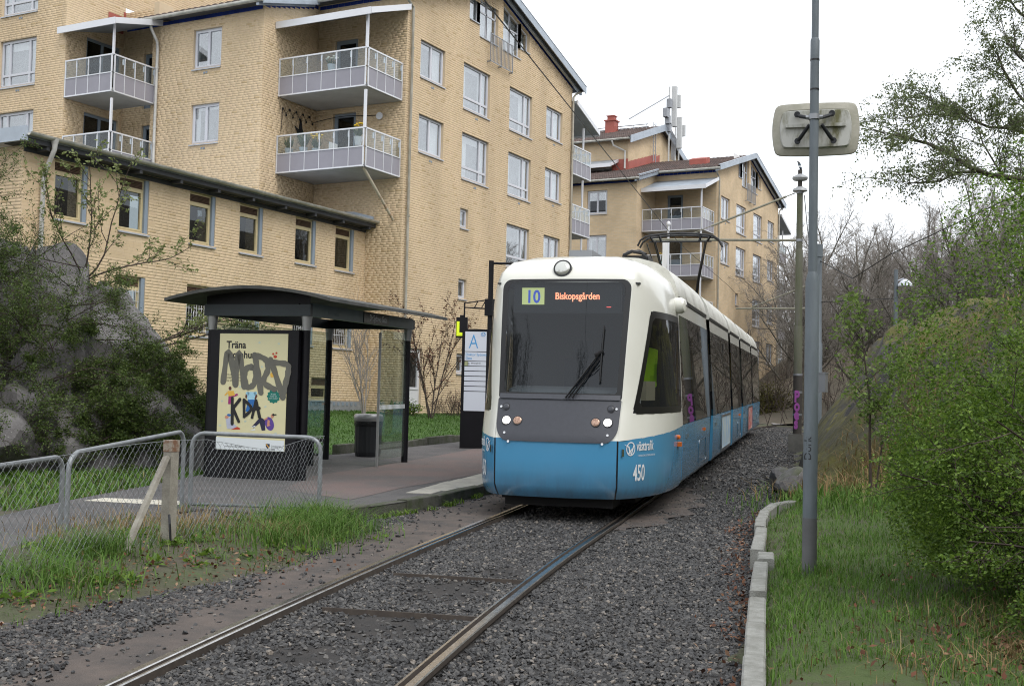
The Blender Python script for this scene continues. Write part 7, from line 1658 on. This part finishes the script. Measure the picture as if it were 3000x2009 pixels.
boulder((-4.75, 18.6, .35), (.5, .35, .28), 6, 'flat grey stone at the foot of the mossy rock beside the gravel', group='stones by the mossy rock'); boulder((-5.2, 19.6, .32), (.32, .3, .24), 7, 'smaller grey stone next to the gravel, behind the flat one', group='stones by the mossy rock')
# ---- shrubs
def shrub(name, loc, label, stems, Lr, seed, leaf, lsize, lden, cfg, m=None, lean=(0, 0, 0), elev=(.4, 1.3), rad=.3, surf=None, r0=.018, cat='shrub', jit=.03, keep=None, group=None, puff=None):
    g = Grower(seed); r_ = g.r; p = np.array(loc, float)
    for i in range(stems):
        a = r_.random()*6.28; e = elev[0]+(elev[1]-elev[0])*r_.random(); o_ = np.array((r_.normal()*rad, r_.normal()*rad, 0)); bp = p+o_
        if surf is not None: bp[2] = float(surf(bp[0], bp[1]))-.03
        g.branch(bp, np.array((math.cos(a)*math.cos(e), math.sin(a)*math.cos(e), math.sin(e)))+np.array(lean), Lr[0]+(Lr[1]-Lr[0])*r_.random(), r0, 0, cfg)
    C = np.array(g.tips)
    if keep is not None: C = C[keep(C)]
    n = int(len(C)*lden); C = C[r_.integers(0, len(C), n)]+r_.normal(size=(n, 3))*jit
    if puff:                      # outer leaf layer: clumps spread through a shell
        (pc, pr, pn) = puff; d = r_.normal(size=(pn, 3)); d /= np.linalg.norm(d, axis=1, keepdims=True); q = (.62+.4*r_.random(pn)**.6)[:, None]; lump = 1+.22*(fbm(d[:, 0]*2.2+seed, d[:, 1]*2.2+d[:, 2]*1.7, 3)[:, None]-.45)
        D = np.array(pc)+d*q*np.array(pr)*lump; den = fbm(D[:, 0]*3.2+D[:, 2]*1.9, D[:, 1]*3.2-D[:, 2]*2.3+seed, 3, seed); k = (den > .35+.12*r_.random(pn)) & (D[:, 2] > gz(D[:, 0], D[:, 1])+.18); C = np.concatenate([C, D[k]])
    return tree_obj(name, p, g, m or M_TWIG, leaf_mesh(C, lsize, r_), leaf, label, cat, group, 'stems', 'foliage')
cfgS = [dict(segs=5, wob=.10, grav=-.02, tip=.35, start=.15, leafy=True), dict(n=9, len=.45, spread=.55, segs=4, wob=.14, grav=.01, tip=.4, rr=.5, start=.1, rmin=.004, leafy=True), dict(n=7, len=.42, spread=.6, segs=3, wob=.18, grav=.02, tip=.5, rr=.55, rmin=.0025)]
GS = 'bright green spring shrubs at right'
shrub('green_shrub', (.6, 9.3, .5), 'largest bright green shrub, filling the right picture edge', 60, (1.3, 2.1), 71, M_LEAF, .028, 2.2, cfgS, rad=.6, elev=(.25, 1.45), r0=.016, group=GS, puff=((.62, 9.4, 1.6), (2.4, 1.5, 2.25), 210000))
shrub('green_shrub', (-.62, 9.6, .4), 'bright green shrub nearest the lamp post', 40, (.6, 1.1), 72, M_LEAF, .026, 2.2, cfgS, rad=.35, elev=(.2, 1.4), r0=.012, group=GS, puff=((-.68, 9.3, .95), (1.0, .95, .82), 70000))
shrub('green_shrub', (.1, 7.7, .35), 'low green shrub in the right foreground above the dry leaves', 24, (.45, .85), 73, M_LEAF, .028, 3., cfgS, rad=.3, elev=(.2, 1.4), r0=.014, group=GS)
shrub('green_shrub', (-.1, 12.4, .8), 'bright green shrub whose top rises behind the others', 40, (1.3, 2.0), 74, M_LEAF, .034, 2., cfgS, rad=.5, elev=(.5, 1.45), r0=.016, group=GS, puff=((.5, 12.4, 1.9), (1.7, 1.4, 1.5), 50000))
cfgC = [dict(segs=6, wob=.16, grav=-.05, tip=.35, start=.1, leafy=True), dict(n=9, len=.5, spread=.7, segs=4, wob=.18, grav=-.02, tip=.4, rr=.55, start=.05, rmin=.005, leafy=True), dict(n=7, len=.45, spread=.7, segs=3, wob=.2, grav=0, tip=.5, rr=.6, rmin=.0035)]
CSH = [((-17.0, 12.6), 40, (1.2, 2.1), 1.5, 'dark tangled cotoneaster hanging over the outcrop face at far left', 81, .45), ((-16.6, 14.2), 44, (1.1, 2.0), 1.4, 'twiggy nearly leafless cotoneaster in the middle of the outcrop', 82, .5), ((-15.9, 15.3), 26, (.6, 1.3), 2.2, 'leafy cotoneaster low on the outcrop, nearest the shelter', 83, .45), ((-18.4, 13.2), 34, (1.2, 2.0), 2.4, 'green cotoneaster crowning the outcrop at the left picture edge', 84, .5), ((-15.35, 16.5), 14, (.35, .75), 2.2, 'small cotoneaster at the foot of the outcrop behind the advert', 85, .3), ((-15.2, 14.6), 24, (.6, 1.1), 1.8, 'small cotoneaster in front of the boulders', 86, .3), ((-16.2, 10.9), 30, (.9, 1.8), 1.7, 'cotoneaster beside the low boulder at the left picture edge', 87, .45)]
for (x, y), n_, Lr, ld, lab, sd_, rd in CSH:
    shrub('cotoneaster', (x, y, float(rock_h(np.array(x), np.array(y)))), lab, n_, Lr, sd_, M_LEAFD, .036, ld*1.9, cfgC, rad=rd, elev=(-.3, .9), lean=(.35, -.3, -.05), surf=rock_h, r0=.014, group='cotoneasters on the outcrop')
cfgT = [dict(segs=8, wob=.1, grav=.0, tip=.35, start=.2, leafy=True), dict(n=8, len=.42, spread=.6, segs=5, wob=.14, grav=.02, tip=.4, rr=.6, start=.1, rmin=.006, leafy=True), dict(n=4, len=.35, spread=.6, segs=3, wob=.15, grav=.03, tip=.5, rr=.6, rmin=.004)]
M_LEAFP = island_mat('pale_bud_leaf', [(0, (.13, .16, .05)), (1, (.24, .28, .11))], rough=.6, noise=.1, nscale=1, bump=0, trans=.3)
def shoots(loc, dirs, L, lab, seed):
    g = Grower(seed); p = np.array(loc)
    for d in dirs: g.branch(p, np.array(d), L*(.85+.3*g.r.random()), .02, 0, cfgT)
    C = np.array(g.tips); C = C[g.r.random(len(C)) < .8]; C = np.repeat(C, 2, 0)+g.r.normal(size=(2*len(C), 3))*.03
    tree_obj('young_whitebeam', p, g, M_TWIG, leaf_mesh(C, .075, g.r), M_LEAFP, lab, 'shrub', 'young shoots on the outcrop', 'stems', 'foliage')
shoots((-17.0, 15.3, float(rock_h(np.array(-17.0), np.array(15.3)))), [(-.35, -.3, 1), (.1, .05, 1), (.5, .5, .8), (.75, .8, .45)], 2.3, 'budding shoots standing against the brick wall above the outcrop', 91)
shoots((-16.2, 15.9, float(rock_h(np.array(-16.2), np.array(15.9)))), [(.6, .62, .5), (.65, .6, .15), (.5, .7, .3)], 2.0, 'budding shoots reaching sideways towards the shelter roof', 92)
# sapling on the mossy slope
g = Grower(95); sx_, sy_ = -2.95, 15.4; p = np.array((sx_, sy_, float(gz(sx_, sy_))+.3))
cfgW = [dict(segs=8, wob=.04, grav=.02, tip=.3, start=.3, leafy=True), dict(n=16, len=.26, spread=.9, segs=4, wob=.1, grav=.03, tip=.4, rr=.45, start=.2, rmin=.004, leafy=True), dict(n=3, len=.5, spread=.5, segs=3, wob=.12, grav=.0, tip=.5, rr=.6, rmin=.003)]
g.branch(p, np.array((-.03, 0, 1)), 2.35, .022, 0, cfgW); g.branch(p+(.05, .05, 0), np.array((.12, 0, 1)), 1.6, .014, 0, cfgW)
C = np.array(g.tips); C = C[C[:, 2] > p[2]+.45]; C = np.repeat(C, 3, 0)+g.r.normal(size=(3*len(C), 3))*.05
tree_obj('sapling', p, g, M_TWIG, leaf_mesh(C, .06, g.r), island_mat('sapling_leaf', [(0, (.10, .17, .035)), (1, (.22, .30, .08))], rough=.6, bump=0, trans=.35), 'slender rowan sapling with fresh leaves in front of the mossy rock', 'tree')
# ---- birch reaching in from the right
def on_ray(pxx, pyy, rg): d = CM @ Vector(((pxx-1500)/3440.14, -(pyy-1004.5)/3440.14, -1)); k = rg/math.hypot(d.x, d.y); return np.array((d.x*k, d.y*k, H+d.z*k))
g = Grower(97); z4 = lambda x, y: (2200+x/1.96, y/1.96)
LW = .55
LIMB = [([(1900, 1060), (1568, 1030), (1380, 1005), (1270, 965), (1180, 905), (1090, 860), (1000, 820), (900, 790), (820, 775), (760, 800)], .10, 18), ([(1900, 800), (1568, 760), (1480, 735), (1370, 730), (1270, 690), (1180, 640), (1060, 620)], .07, 18.6), ([(1290, 985), (1180, 990), (1090, 1040), (1000, 1045), (880, 1055)], .05, 17.8), ([(1900, 760), (1620, 640), (1520, 520), (1450, 400), (1410, 290)], .07, 18.8), ([(1800, 300), (1600, 120), (1520, 50), (1470, -30)], .06, 18.4), ([(1900, 1400), (1600, 1180), (1450, 1020), (1330, 820), (1280, 640)], .05, 18.2), ([(1900, 560), (1650, 420), (1540, 330), (1470, 250)], .05, 18.7), ([(1250, 700), (1150, 660), (1000, 660), (900, 680)], .035, 18.4)]
trunk = np.array((2.9, 18.3, 0.)); trunk[2] = float(gz(trunk[0], trunk[1]))
tp = [trunk, trunk+(0.05, 0, 3), trunk+(.0, .1, 6), trunk+(-.05, .1, 9), trunk+(.0, .0, 12)]
for a, c, r0, r1 in zip(tp[:-1], tp[1:], (.2, .17, .13, .09), (.17, .13, .09, .04)): g.seg(a, c, r0, r1)
cfgBi = [dict(segs=4, wob=.12, grav=-.06, tip=.4, start=.1, leafy=True), dict(n=7, len=.5, spread=.55, segs=5, wob=.06, grav=-.22, tip=.5, rr=.5, start=.05, rmin=.0022)]
for pts, r0, rg in LIMB:
    r0 *= LW
    W3 = [on_ray(*z4(*p), rg+.35*math.sin(i*1.3)) for i, p in enumerate(pts)]
    if pts[0][0] > 1700: g.seg(np.array((trunk[0], trunk[1], max(3.5, W3[0][2]-.8))), W3[0], r0*1.2, r0)
    for i in range(len(W3)-1):
        f0 = 1-.75*i/(len(W3)-1); f1 = 1-.75*(i+1)/(len(W3)-1); g.seg(W3[i], W3[i+1], r0*f0, r0*f1)
        if W3[i][0] > 1.2: continue
        dd = W3[i+1]-W3[i]; L = np.linalg.norm(dd)
        for k in range(int(7*L)+2):
            t = g.r.random(); up = g.r.normal(size=3)*.6; up[2] = abs(up[2])*.9+.1; g.branch(W3[i]+dd*t, dd/L*.6+up, .5+.6*g.r.random(), .008, 0, cfgBi)
C = np.array(g.tips); C = np.repeat(C, 2, 0)+g.r.normal(size=(2*len(C), 3))*.03
tree_obj('birch_tree', trunk, g, M_BARK, leaf_mesh(C, .042, g.r, droop=.8), M_LEAFB, 'birch with drooping fresh green twigs reaching in at upper right', 'tree', k=3)
# ---- bare branches poking out between the two blocks
g = Grower(99); p = np.array((-27.5, 56.0, 1.2)); cfgN = bare(5, 9)
for v in (cfgN.a, cfgN.b): 
    for i in range(len(v)): v[i] = v[i]+p
tree_obj('bare_tree', p, cfgN, M_TWIG, None, None, 'leafless tree between the two apartment blocks', 'tree', 'leafless trees behind the track')
# ---- grass
def blades(name, X, Y, zf, h, w, m, seed, label, lean=.5, cat='grass', parent=None):
    r_ = np.random.default_rng(seed); n = len(X); Z = zf(X, Y); a = r_.random(n)*6.283; hh = h*(.45+.9*r_.random(n)); d = np.stack([np.cos(a), np.sin(a), 0*a], 1); sd_ = np.stack([-np.sin(a), np.cos(a), 0*a], 1)*(w*(.6+.8*r_.random(n)))[:, None]
    B_ = np.stack([X, Y, Z-.01], 1); l1 = (hh*lean*.25*r_.random(n))[:, None]; l2 = (hh*lean*(.4+.8*r_.random(n)))[:, None]; zv = np.array((0, 0, 1.))
    m1 = B_+d*l1+zv*(hh*.55)[:, None]; tp_ = B_+d*l2+zv*(hh*(1-.25*r_.random(n)))[:, None]
    V = np.stack([B_-sd_, B_+sd_, m1-sd_*.7, m1+sd_*.7, tp_], 1).reshape(-1, 3); F0 = np.array([(0, 1, 3), (0, 3, 2), (2, 3, 4)]); F = (F0[None]+(np.arange(n)*5)[:, None, None]).reshape(-1, 3)
    return fast_mesh(name, V, F, m, parent, label=label, cat=cat, kind='stuff')
def fill_poly(poly, n, r_): 
    p = np.array(poly); lo_, hi_ = p.min(0), p.max(0); X = lo_[0]+(hi_[0]-lo_[0])*r_.random(n); Y = lo_[1]+(hi_[1]-lo_[1])*r_.random(n); k = inpoly(X, Y, poly); return X[k], Y[k]
r_ = np.random.default_rng(5)
VERGE = [(-8.74, 7.06), (-9.49, 8.38), (-10.12, 10.71), (-8.59, 11.47), (-7.7, 11.0), (-7.15, 10.0), (-6.55, 8.6), (-6.35, 7.3), (-6.45, 6.4), (-6.4, 5.3), (-6.0, 3.6), (-7.6, 3.6)]
def verge_z(x, y):
    s_, t_ = st(x, y); ed = np.interp(np.asarray(y, float), [3.6, 5.3, 6.4, 7.3, 8.6, 10, 11], [-6.0, -6.4, -6.45, -6.35, -6.55, -7.15, -7.7]); return base(s_)-.05+.16*np.clip((ed-np.asarray(x, float))/1.3, 0, 1)**.7
sheet('verge', VERGE, verge_z, M_SOIL, .3)
X, Y = fill_poly(VERGE, 60000, r_); dn = fbm(X*1.3, Y*1.3, 3, 2); edge = np.clip((-6.5-X)/1.3, 0, 1); k = r_.random(len(X)) < (.03+1.0*np.clip(dn-.36, 0, 1))*(.12+.88*edge); X, Y = X[k], Y[k]
blades('verge_grass', X, Y, verge_z, .095, .0045, M_GRASS, 6, 'rough green grass along the chain link fence', 1.4)
nw = 60; wx = -6.9-1.9*r_.random(nw); wy = 4.2+6.6*r_.random(nw); C = np.repeat(np.stack([wx, wy, verge_z(wx, wy)+.015], 1), 26, 0); C = C+r_.normal(size=C.shape)*np.array((.05, .05, .012)); V, F = leaf_mesh(C, .075, r_, aspect=.42, updir=.8); fast_mesh('verge_weeds', V, F, M_LEAF, label='broad leaved weeds among the verge grass', cat='weeds', kind='stuff')
X = np.concatenate([c[0]+r_.normal(size=n_)*c[2] for c, n_ in (((-8.0, 10.6, .35), 900), ((-7.7, 10.2, .3), 700), ((-7.9, 7.3, .16), 500), ((-7.45, 9.3, .3), 500), ((-8.35, 11.1, .25), 600), ((-7.3, 6.4, .3), 500))]); Y = np.concatenate([c[1]+r_.normal(size=n_)*c[2] for c, n_ in (((-8.0, 10.6, .35), 900), ((-7.7, 10.2, .3), 700), ((-7.9, 7.3, .16), 500), ((-7.45, 9.3, .3), 500), ((-8.35, 11.1, .25), 600), ((-7.3, 6.4, .3), 500))])
blades('tall_grass', X, Y, verge_z, .24, .0042, M_GRASS, 8, 'tall grass tufts around the fence foot', 1.7)
X = np.concatenate([-7.75+r_.normal(size=260)*.12, -8.9+r_.normal(size=900)*.55]); Y = np.concatenate([9.7+r_.normal(size=260)*.12, 9.3+r_.normal(size=900)*.7]); blades('dry_grass', X, Y, verge_z, .16, .004, M_DRY, 9, 'straw coloured dry grass under the fence', 1.2)
LSTRIP = [(-11.1, 8.9), (-11.65, 10.35), (-12.3, 12.2), (-13.75, 15.9), (-14.6, 18.2), (-15.8, 17.6), (-16.0, 14), (-16.5, 9), (-14, 5.5), (-9.5, 5.3)]
def lstrip_z(x, y): return gz(x, y)+.045+.05*fbm(np.asarray(x), np.asarray(y), 3)
sheet('rock_verge', LSTRIP, lstrip_z, M_SOIL, .5)
X, Y = fill_poly(LSTRIP, 26000, r_); k = fbm(X*.9, Y*.9, 3, 4)+.0 > .38; blades('ground_cover', X[k], Y[k], lstrip_z, .14, .012, M_GRASS, 10, 'green ground cover between the path and the outcrop', 1.)
# right-hand grass
def rg_z(x, y): s_, t_ = st(x, y); return gz(x, y)+.015+.05*(fbm(np.asarray(x)*1.5, np.asarray(y)*1.5, 3)-.5)
RG = [(-1.02, 3.6), (-1.68, 5.95), (-2.21, 7.78), (-2.47, 8.75), (-2.67, 9.45), (-2.92, 10.45), (-3.13, 11.0), (-3.5, 12.45), (-4.0, 14.3), (-4.2, 15.9), (-4.7, 18.2), (-3.4, 20), (1.5, 20), (3.5, 12), (3.2, 3.6)]
M_TURF = mat('rough_turf', (.06, .09, .022), .95, col2=(.07, .065, .04), scale=2.2, bump=.7, bscale=60, thr=(.45, .6))
sheet('grass_bank', RG, rg_z, M_TURF, .35)
X, Y = fill_poly(RG, 330000, r_); nearw = np.clip(9/np.hypot(X, Y), 0, 1)**1.2; bare_ = ((X+1.25)**2/.16+(Y-5.6)**2/1.6) < 1.0; dn = fbm(X*1.1, Y*1.1, 3, 12); k = (r_.random(len(X)) < nearw*(.25+1.3*np.clip(dn-.22, 0, 1))) & ~(bare_ & (r_.random(len(X)) < .93)); X, Y = X[k], Y[k]
blades('bank_grass', X, Y, rg_z, .075, .0032, M_GRASS, 13, 'short green grass to the right of the kerb', .9)
X = np.concatenate([c[0]+r_.normal(size=n_)*c[2] for c, n_ in (((-.45, 7.2, .18), 700), ((-.75, 8.2, .3), 600), ((-1.0, 6.8, .3), 250), ((-2.39, 9.9, .12), 260))]); Y = np.concatenate([c[1]+r_.normal(size=n_)*c[2] for c, n_ in (((-.45, 7.2, .18), 700), ((-.75, 8.2, .3), 600), ((-1.0, 6.8, .3), 250), ((-2.39, 9.9, .12), 260))])
kk = np.hypot(X+2.39, Y-9.9) < .7
_kd = (~kk) & (r_.random(len(X)) < .45)
blades('dry_tussock', X[_kd], Y[_kd], rg_z, .13, .0035, M_DRY, 14, 'dry pale tussock below the right shrub', 1.4); blades('post_grass', X[kk], Y[kk], rg_z, .14, .004, M_GRASS, 15, 'longer grass round the foot of the lamp post', .6)
X = -3.2+r_.normal(size=1500)*.8; Y = 19.0+r_.normal(size=1500)*1.0; blades('rock_grass', X, Y, lambda x, y: np.maximum(mossy_h(x, y), rg_z(x, y)), .3, .008, M_DRY, 16, 'tawny grass tufts hanging on the mossy rock', 1.5)
X = -2.8+r_.normal(size=3000)*.9; Y = 17.3+r_.normal(size=3000)*1.2; blades('slope_grass', X, Y, lambda x, y: np.maximum(np.where(np.asarray(y) > 17.3, mossy_h(x, y), -9), rg_z(x, y)), .2, .007, M_GRASS, 17, 'green grass on the slope below the mossy rock', 1.)
X, Y = fill_poly(LAWN, 52000, r_); blades('lawn_grass', X, Y, lawn_z, .075, .011, island_mat('lawn_blade', [(0, (.05, .115, .018)), (.6, (.075, .155, .025)), (1, (.11, .19, .045))], rough=.6, noise=.15, nscale=.8, bump=0, trans=.3), 18, 'fresh green lawn blades in front of the houses', .6)
# dead leaves along the kerb and the verge
n = 900; s0 = 1+14*r_.random(n); tt = 2.66-np.abs(r_.normal(size=n))*.13; q = track_pt(s0, 0); hh = np.interp(s0, _ss, _h); ex = track_t(np.interp(s0, [0, 15], [-1.6, -4.2]), np.interp(s0, [0, 15], [5.6, 15]))[1]
KX = np.interp(s0, [-1, 2.9, 4.0, 5.1, 6.1, 6.8, 10, 11.3], [-1.06, -1.69, -2.22, -2.52, -2.85, -3.2, -4.18, -4.28]); KY = np.interp(s0, [-1, 2.9, 4.0, 5.1, 6.1, 6.8, 10, 11.3], [3.6, 5.97, 7.77, 8.86, 9.75, 11.0, 14.3, 15.9])
KX = KX-np.abs(r_.normal(size=n))*.14-.03; C = np.stack([KX, KY+r_.normal(size=n)*.2, base(st(KX, KY)[0])-.035+.02*r_.random(n)], 1)
n2 = 1100; x2 = -6.7-.9*r_.random(n2)**1.5+.3*r_.normal(size=n2); y2 = 3.8+5.2*r_.random(n2); C2 = np.stack([x2, y2, verge_z(x2, y2)+.01+.02*r_.random(n2)], 1)
n3 = 420; x3 = -1.9+1.9*r_.random(n3); y3 = 5.2+6.5*r_.random(n3); C3 = np.stack([x3, y3, rg_z(x3, y3)+.02+.03*r_.random(n3)], 1); C3 = C3[inpoly(x3, y3, RG)]
n4 = 260; x4 = -.45+.35*r_.normal(size=n4); y4 = 7.0+.5*r_.normal(size=n4); C4 = np.stack([x4, y4, rg_z(x4, y4)+.03+.05*r_.random(n4)], 1)
V, F = leaf_mesh(np.concatenate([C, C2, C3, C4]), .042, r_, aspect=.6, updir=1.4); fast_mesh('dead_leaves', V, F, M_LITTER, label='brown dead leaves scattered along the kerb and verge', cat='leaves', kind='stuff')
# weeds in the platform kerb joint
WX, WY = [], []
for i in range(22):
    a = rng.random()*4.6; bx_ = np.interp(a, [0, .9, 1.8, 2.7, 4.0, 4.6], [-8.1, -8.15, -8.2, -8.22, -8.42, -8.6]); by_ = np.interp(a, [0, 4.6], [10.9, 15.3]); WX += list(bx_+rng.normal(size=16)*.035); WY += list(by_+rng.normal(size=16)*.05)
blades('kerb_weeds', np.array(WX), np.array(WY), lambda x, y: base(st(x, y)[0])+.0*x, .07, .009, M_LEAF, 19, 'small weeds sprouting along the platform kerb', 1.3)
# ---- ballast stones: instanced on points
def scatter(name, P, rot, scl, material, label, cat, seed=1):
    me = bpy.data.meshes.new(name); me.vertices.add(len(P)); me.vertices.foreach_set('co', np.asarray(P, np.float32).ravel())
    for nm, a in (('rot', rot), ('scl', scl)):
        at = me.attributes.new(nm, 'FLOAT_VECTOR', 'POINT'); at.data.foreach_set('vector', np.asarray(a, np.float32).ravel())
    me.update(); me.materials.append(material); o = bpy.data.objects.new(name, me); COL.objects.link(o); tag(o, label, cat, kind='stuff')
    ng = bpy.data.node_groups.new(name, 'GeometryNodeTree'); ng.interface.new_socket('Geometry', in_out='INPUT', socket_type='NodeSocketGeometry'); ng.interface.new_socket('Geometry', in_out='OUTPUT', socket_type='NodeSocketGeometry')
    N = ng.nodes; L = ng.links; gi = N.new('NodeGroupInput'); go = N.new('NodeGroupOutput'); mp_ = N.new('GeometryNodeMeshToPoints'); L.new(gi.outputs[0], mp_.inputs[0])
    jn = N.new('GeometryNodeJoinGeometry')
    for k in range(6):
        ic = N.new('GeometryNodeMeshIcoSphere'); ic.inputs['Subdivisions'].default_value = 1; ic.inputs['Radius'].default_value = 1
        sp_ = N.new('GeometryNodeSetPosition'); nz = N.new('ShaderNodeTexNoise'); nz.inputs['Scale'].default_value = 1.1; ps = N.new('GeometryNodeInputPosition'); ad = N.new('ShaderNodeVectorMath'); ad.operation = 'ADD'; ad.inputs[1].default_value = (k*7.3, k*3.1, k*1.7); L.new(ps.outputs[0], ad.inputs[0]); L.new(ad.outputs[0], nz.inputs['Vector'])
        su = N.new('ShaderNodeVectorMath'); su.operation = 'SUBTRACT'; su.inputs[1].default_value = (.5, .5, .5); L.new(nz.outputs['Color'], su.inputs[0]); sc_ = N.new('ShaderNodeVectorMath'); sc_.operation = 'SCALE'; sc_.inputs['Scale'].default_value = 2.2; L.new(su.outputs[0], sc_.inputs[0])
        L.new(ic.outputs[0], sp_.inputs[0]); L.new(sc_.outputs[0], sp_.inputs['Offset']); sm_ = N.new('GeometryNodeSetMaterial'); sm_.inputs['Material'].default_value = material; L.new(sp_.outputs[0], sm_.inputs[0]); gti = N.new('GeometryNodeGeometryToInstance'); L.new(sm_.outputs[0], gti.inputs[0]); L.new(gti.outputs[0], jn.inputs[0])
    io = N.new('GeometryNodeInstanceOnPoints'); L.new(mp_.outputs[0], io.inputs['Points']); L.new(jn.outputs[0], io.inputs['Instance']); io.inputs['Pick Instance'].default_value = True
    for nm, so_ in (('rot', 'Rotation'), ('scl', 'Scale')):
        na = N.new('GeometryNodeInputNamedAttribute'); na.data_type = 'FLOAT_VECTOR'; na.inputs['Name'].default_value = nm; L.new(na.outputs[0], io.inputs[so_])
    L.new(io.outputs[0], go.inputs[0]); md = o.modifiers.new('stones', 'NODES'); md.node_group = ng; return o
M_STONE = island_mat('ballast_stone', [(0, (.02, .02, .021)), (.35, (.036, .035, .036)), (.7, (.064, .062, .061)), (.92, (.10, .094, .088)), (1, (.22, .19, .16))], rough=.6, per_object=True, noise=.25, nscale=30, bump=.2, bscale=150, spec=.5)
def ballast(n, s0, s1, t0, t1, size, seed):
    r_ = np.random.default_rng(seed); s_ = s0+(s1-s0)*r_.random(n); t_ = t0+(t1-t0)*r_.random(n); P = track_pt(s_, 0); h = np.interp(s_, _ss, _h); P[:, 0] += np.cos(h)*t_; P[:, 1] -= np.sin(h)*t_
    dens = np.ones(n); gauge = (t_ > -.69) & (t_ < .69); rail_ = (np.abs(np.abs(t_)-.755) < .072); left = t_ < -.82
    P[:, 2] += -.058; P[:, 2] += np.where(left, .045, 0)+.022*(fbm(P[:, 0]*4, P[:, 1]*4, 2, 3)-.4)
    nb = fbm(P[:, 0]*1.5, P[:, 1]*1.5, 3, 7)
    dens *= np.where(rail_, 0, 1); lb_ = np.interp(s_, [-3, 0, 2, 5, 8, 10], [-1.0, -1.1, -1.25, -1.42, -1.6, -1.5])+.3*(fbm(s_*.8, s_*0, 3, 6)-.45)*2
    dens *= np.where(left, np.where(t_ > lb_, .035, np.clip((lb_-t_)*4, .1, 1)), 1)
    for cs, ct, rs, rt in ((3.55, .15, .55, .4), (2.05, .05, .55, .45), (4.6, .35, .35, .3), (1.0, -.1, .3, .3)): dens *= 1-.93*np.exp(-(((s_-cs)/rs)**2+((t_-ct)/rt)**2)**2)*gauge
    dens *= np.where(t_ > 2.55, .6, 1); far_ = s_ > 9; dens *= np.where(far_ & (t_ > .85) & (t_ < 1.6), np.clip(.25+nb*.9-.2, .1, 1), 1)
    pl_ = (t_ < -1.3) & (s_ > 5.6); dens *= np.where(pl_, np.where(t_ < np.interp(s_, [5.5, 7.5, 9, 10.5, 12], [-2.75, -2.3, -1.95, -1.7, -1.45]), 0, 1), 1)
    dens *= np.where(inpoly(P[:, 0]+.25, P[:, 1], VERGE), .04, 1)
    k = r_.random(n) < dens; P = P[k]; m = len(P)
    sc = size*(.55+.75*r_.random(m)**1.5); S = np.stack([sc*(.8+.5*r_.random(m)), sc*(.7+.4*r_.random(m)), sc*(.45+.35*r_.random(m))], 1)
    return P, np.stack([r_.normal(size=m)*.5, r_.normal(size=m)*.5, r_.random(m)*6.28], 1), S
parts_ = [ballast(62000, -.5, 6, -3.4, 2.72, .0178, 101), ballast(38000, 6, 14, -3.0, 2.72, .021, 102), ballast(24000, 14, 44, -1.3, 3.0, .032, 103), ballast(8000, -3.5, -.5, -3.4, 2.72, .0178, 104)]
P = np.concatenate([p[0] for p in parts_]); Rr = np.concatenate([p[1] for p in parts_]); Sc = np.concatenate([p[2] for p in parts_])
scatter('ballast_stones', P, Rr, Sc, M_STONE, 'dark grey crushed stone ballast around the rails', 'gravel')
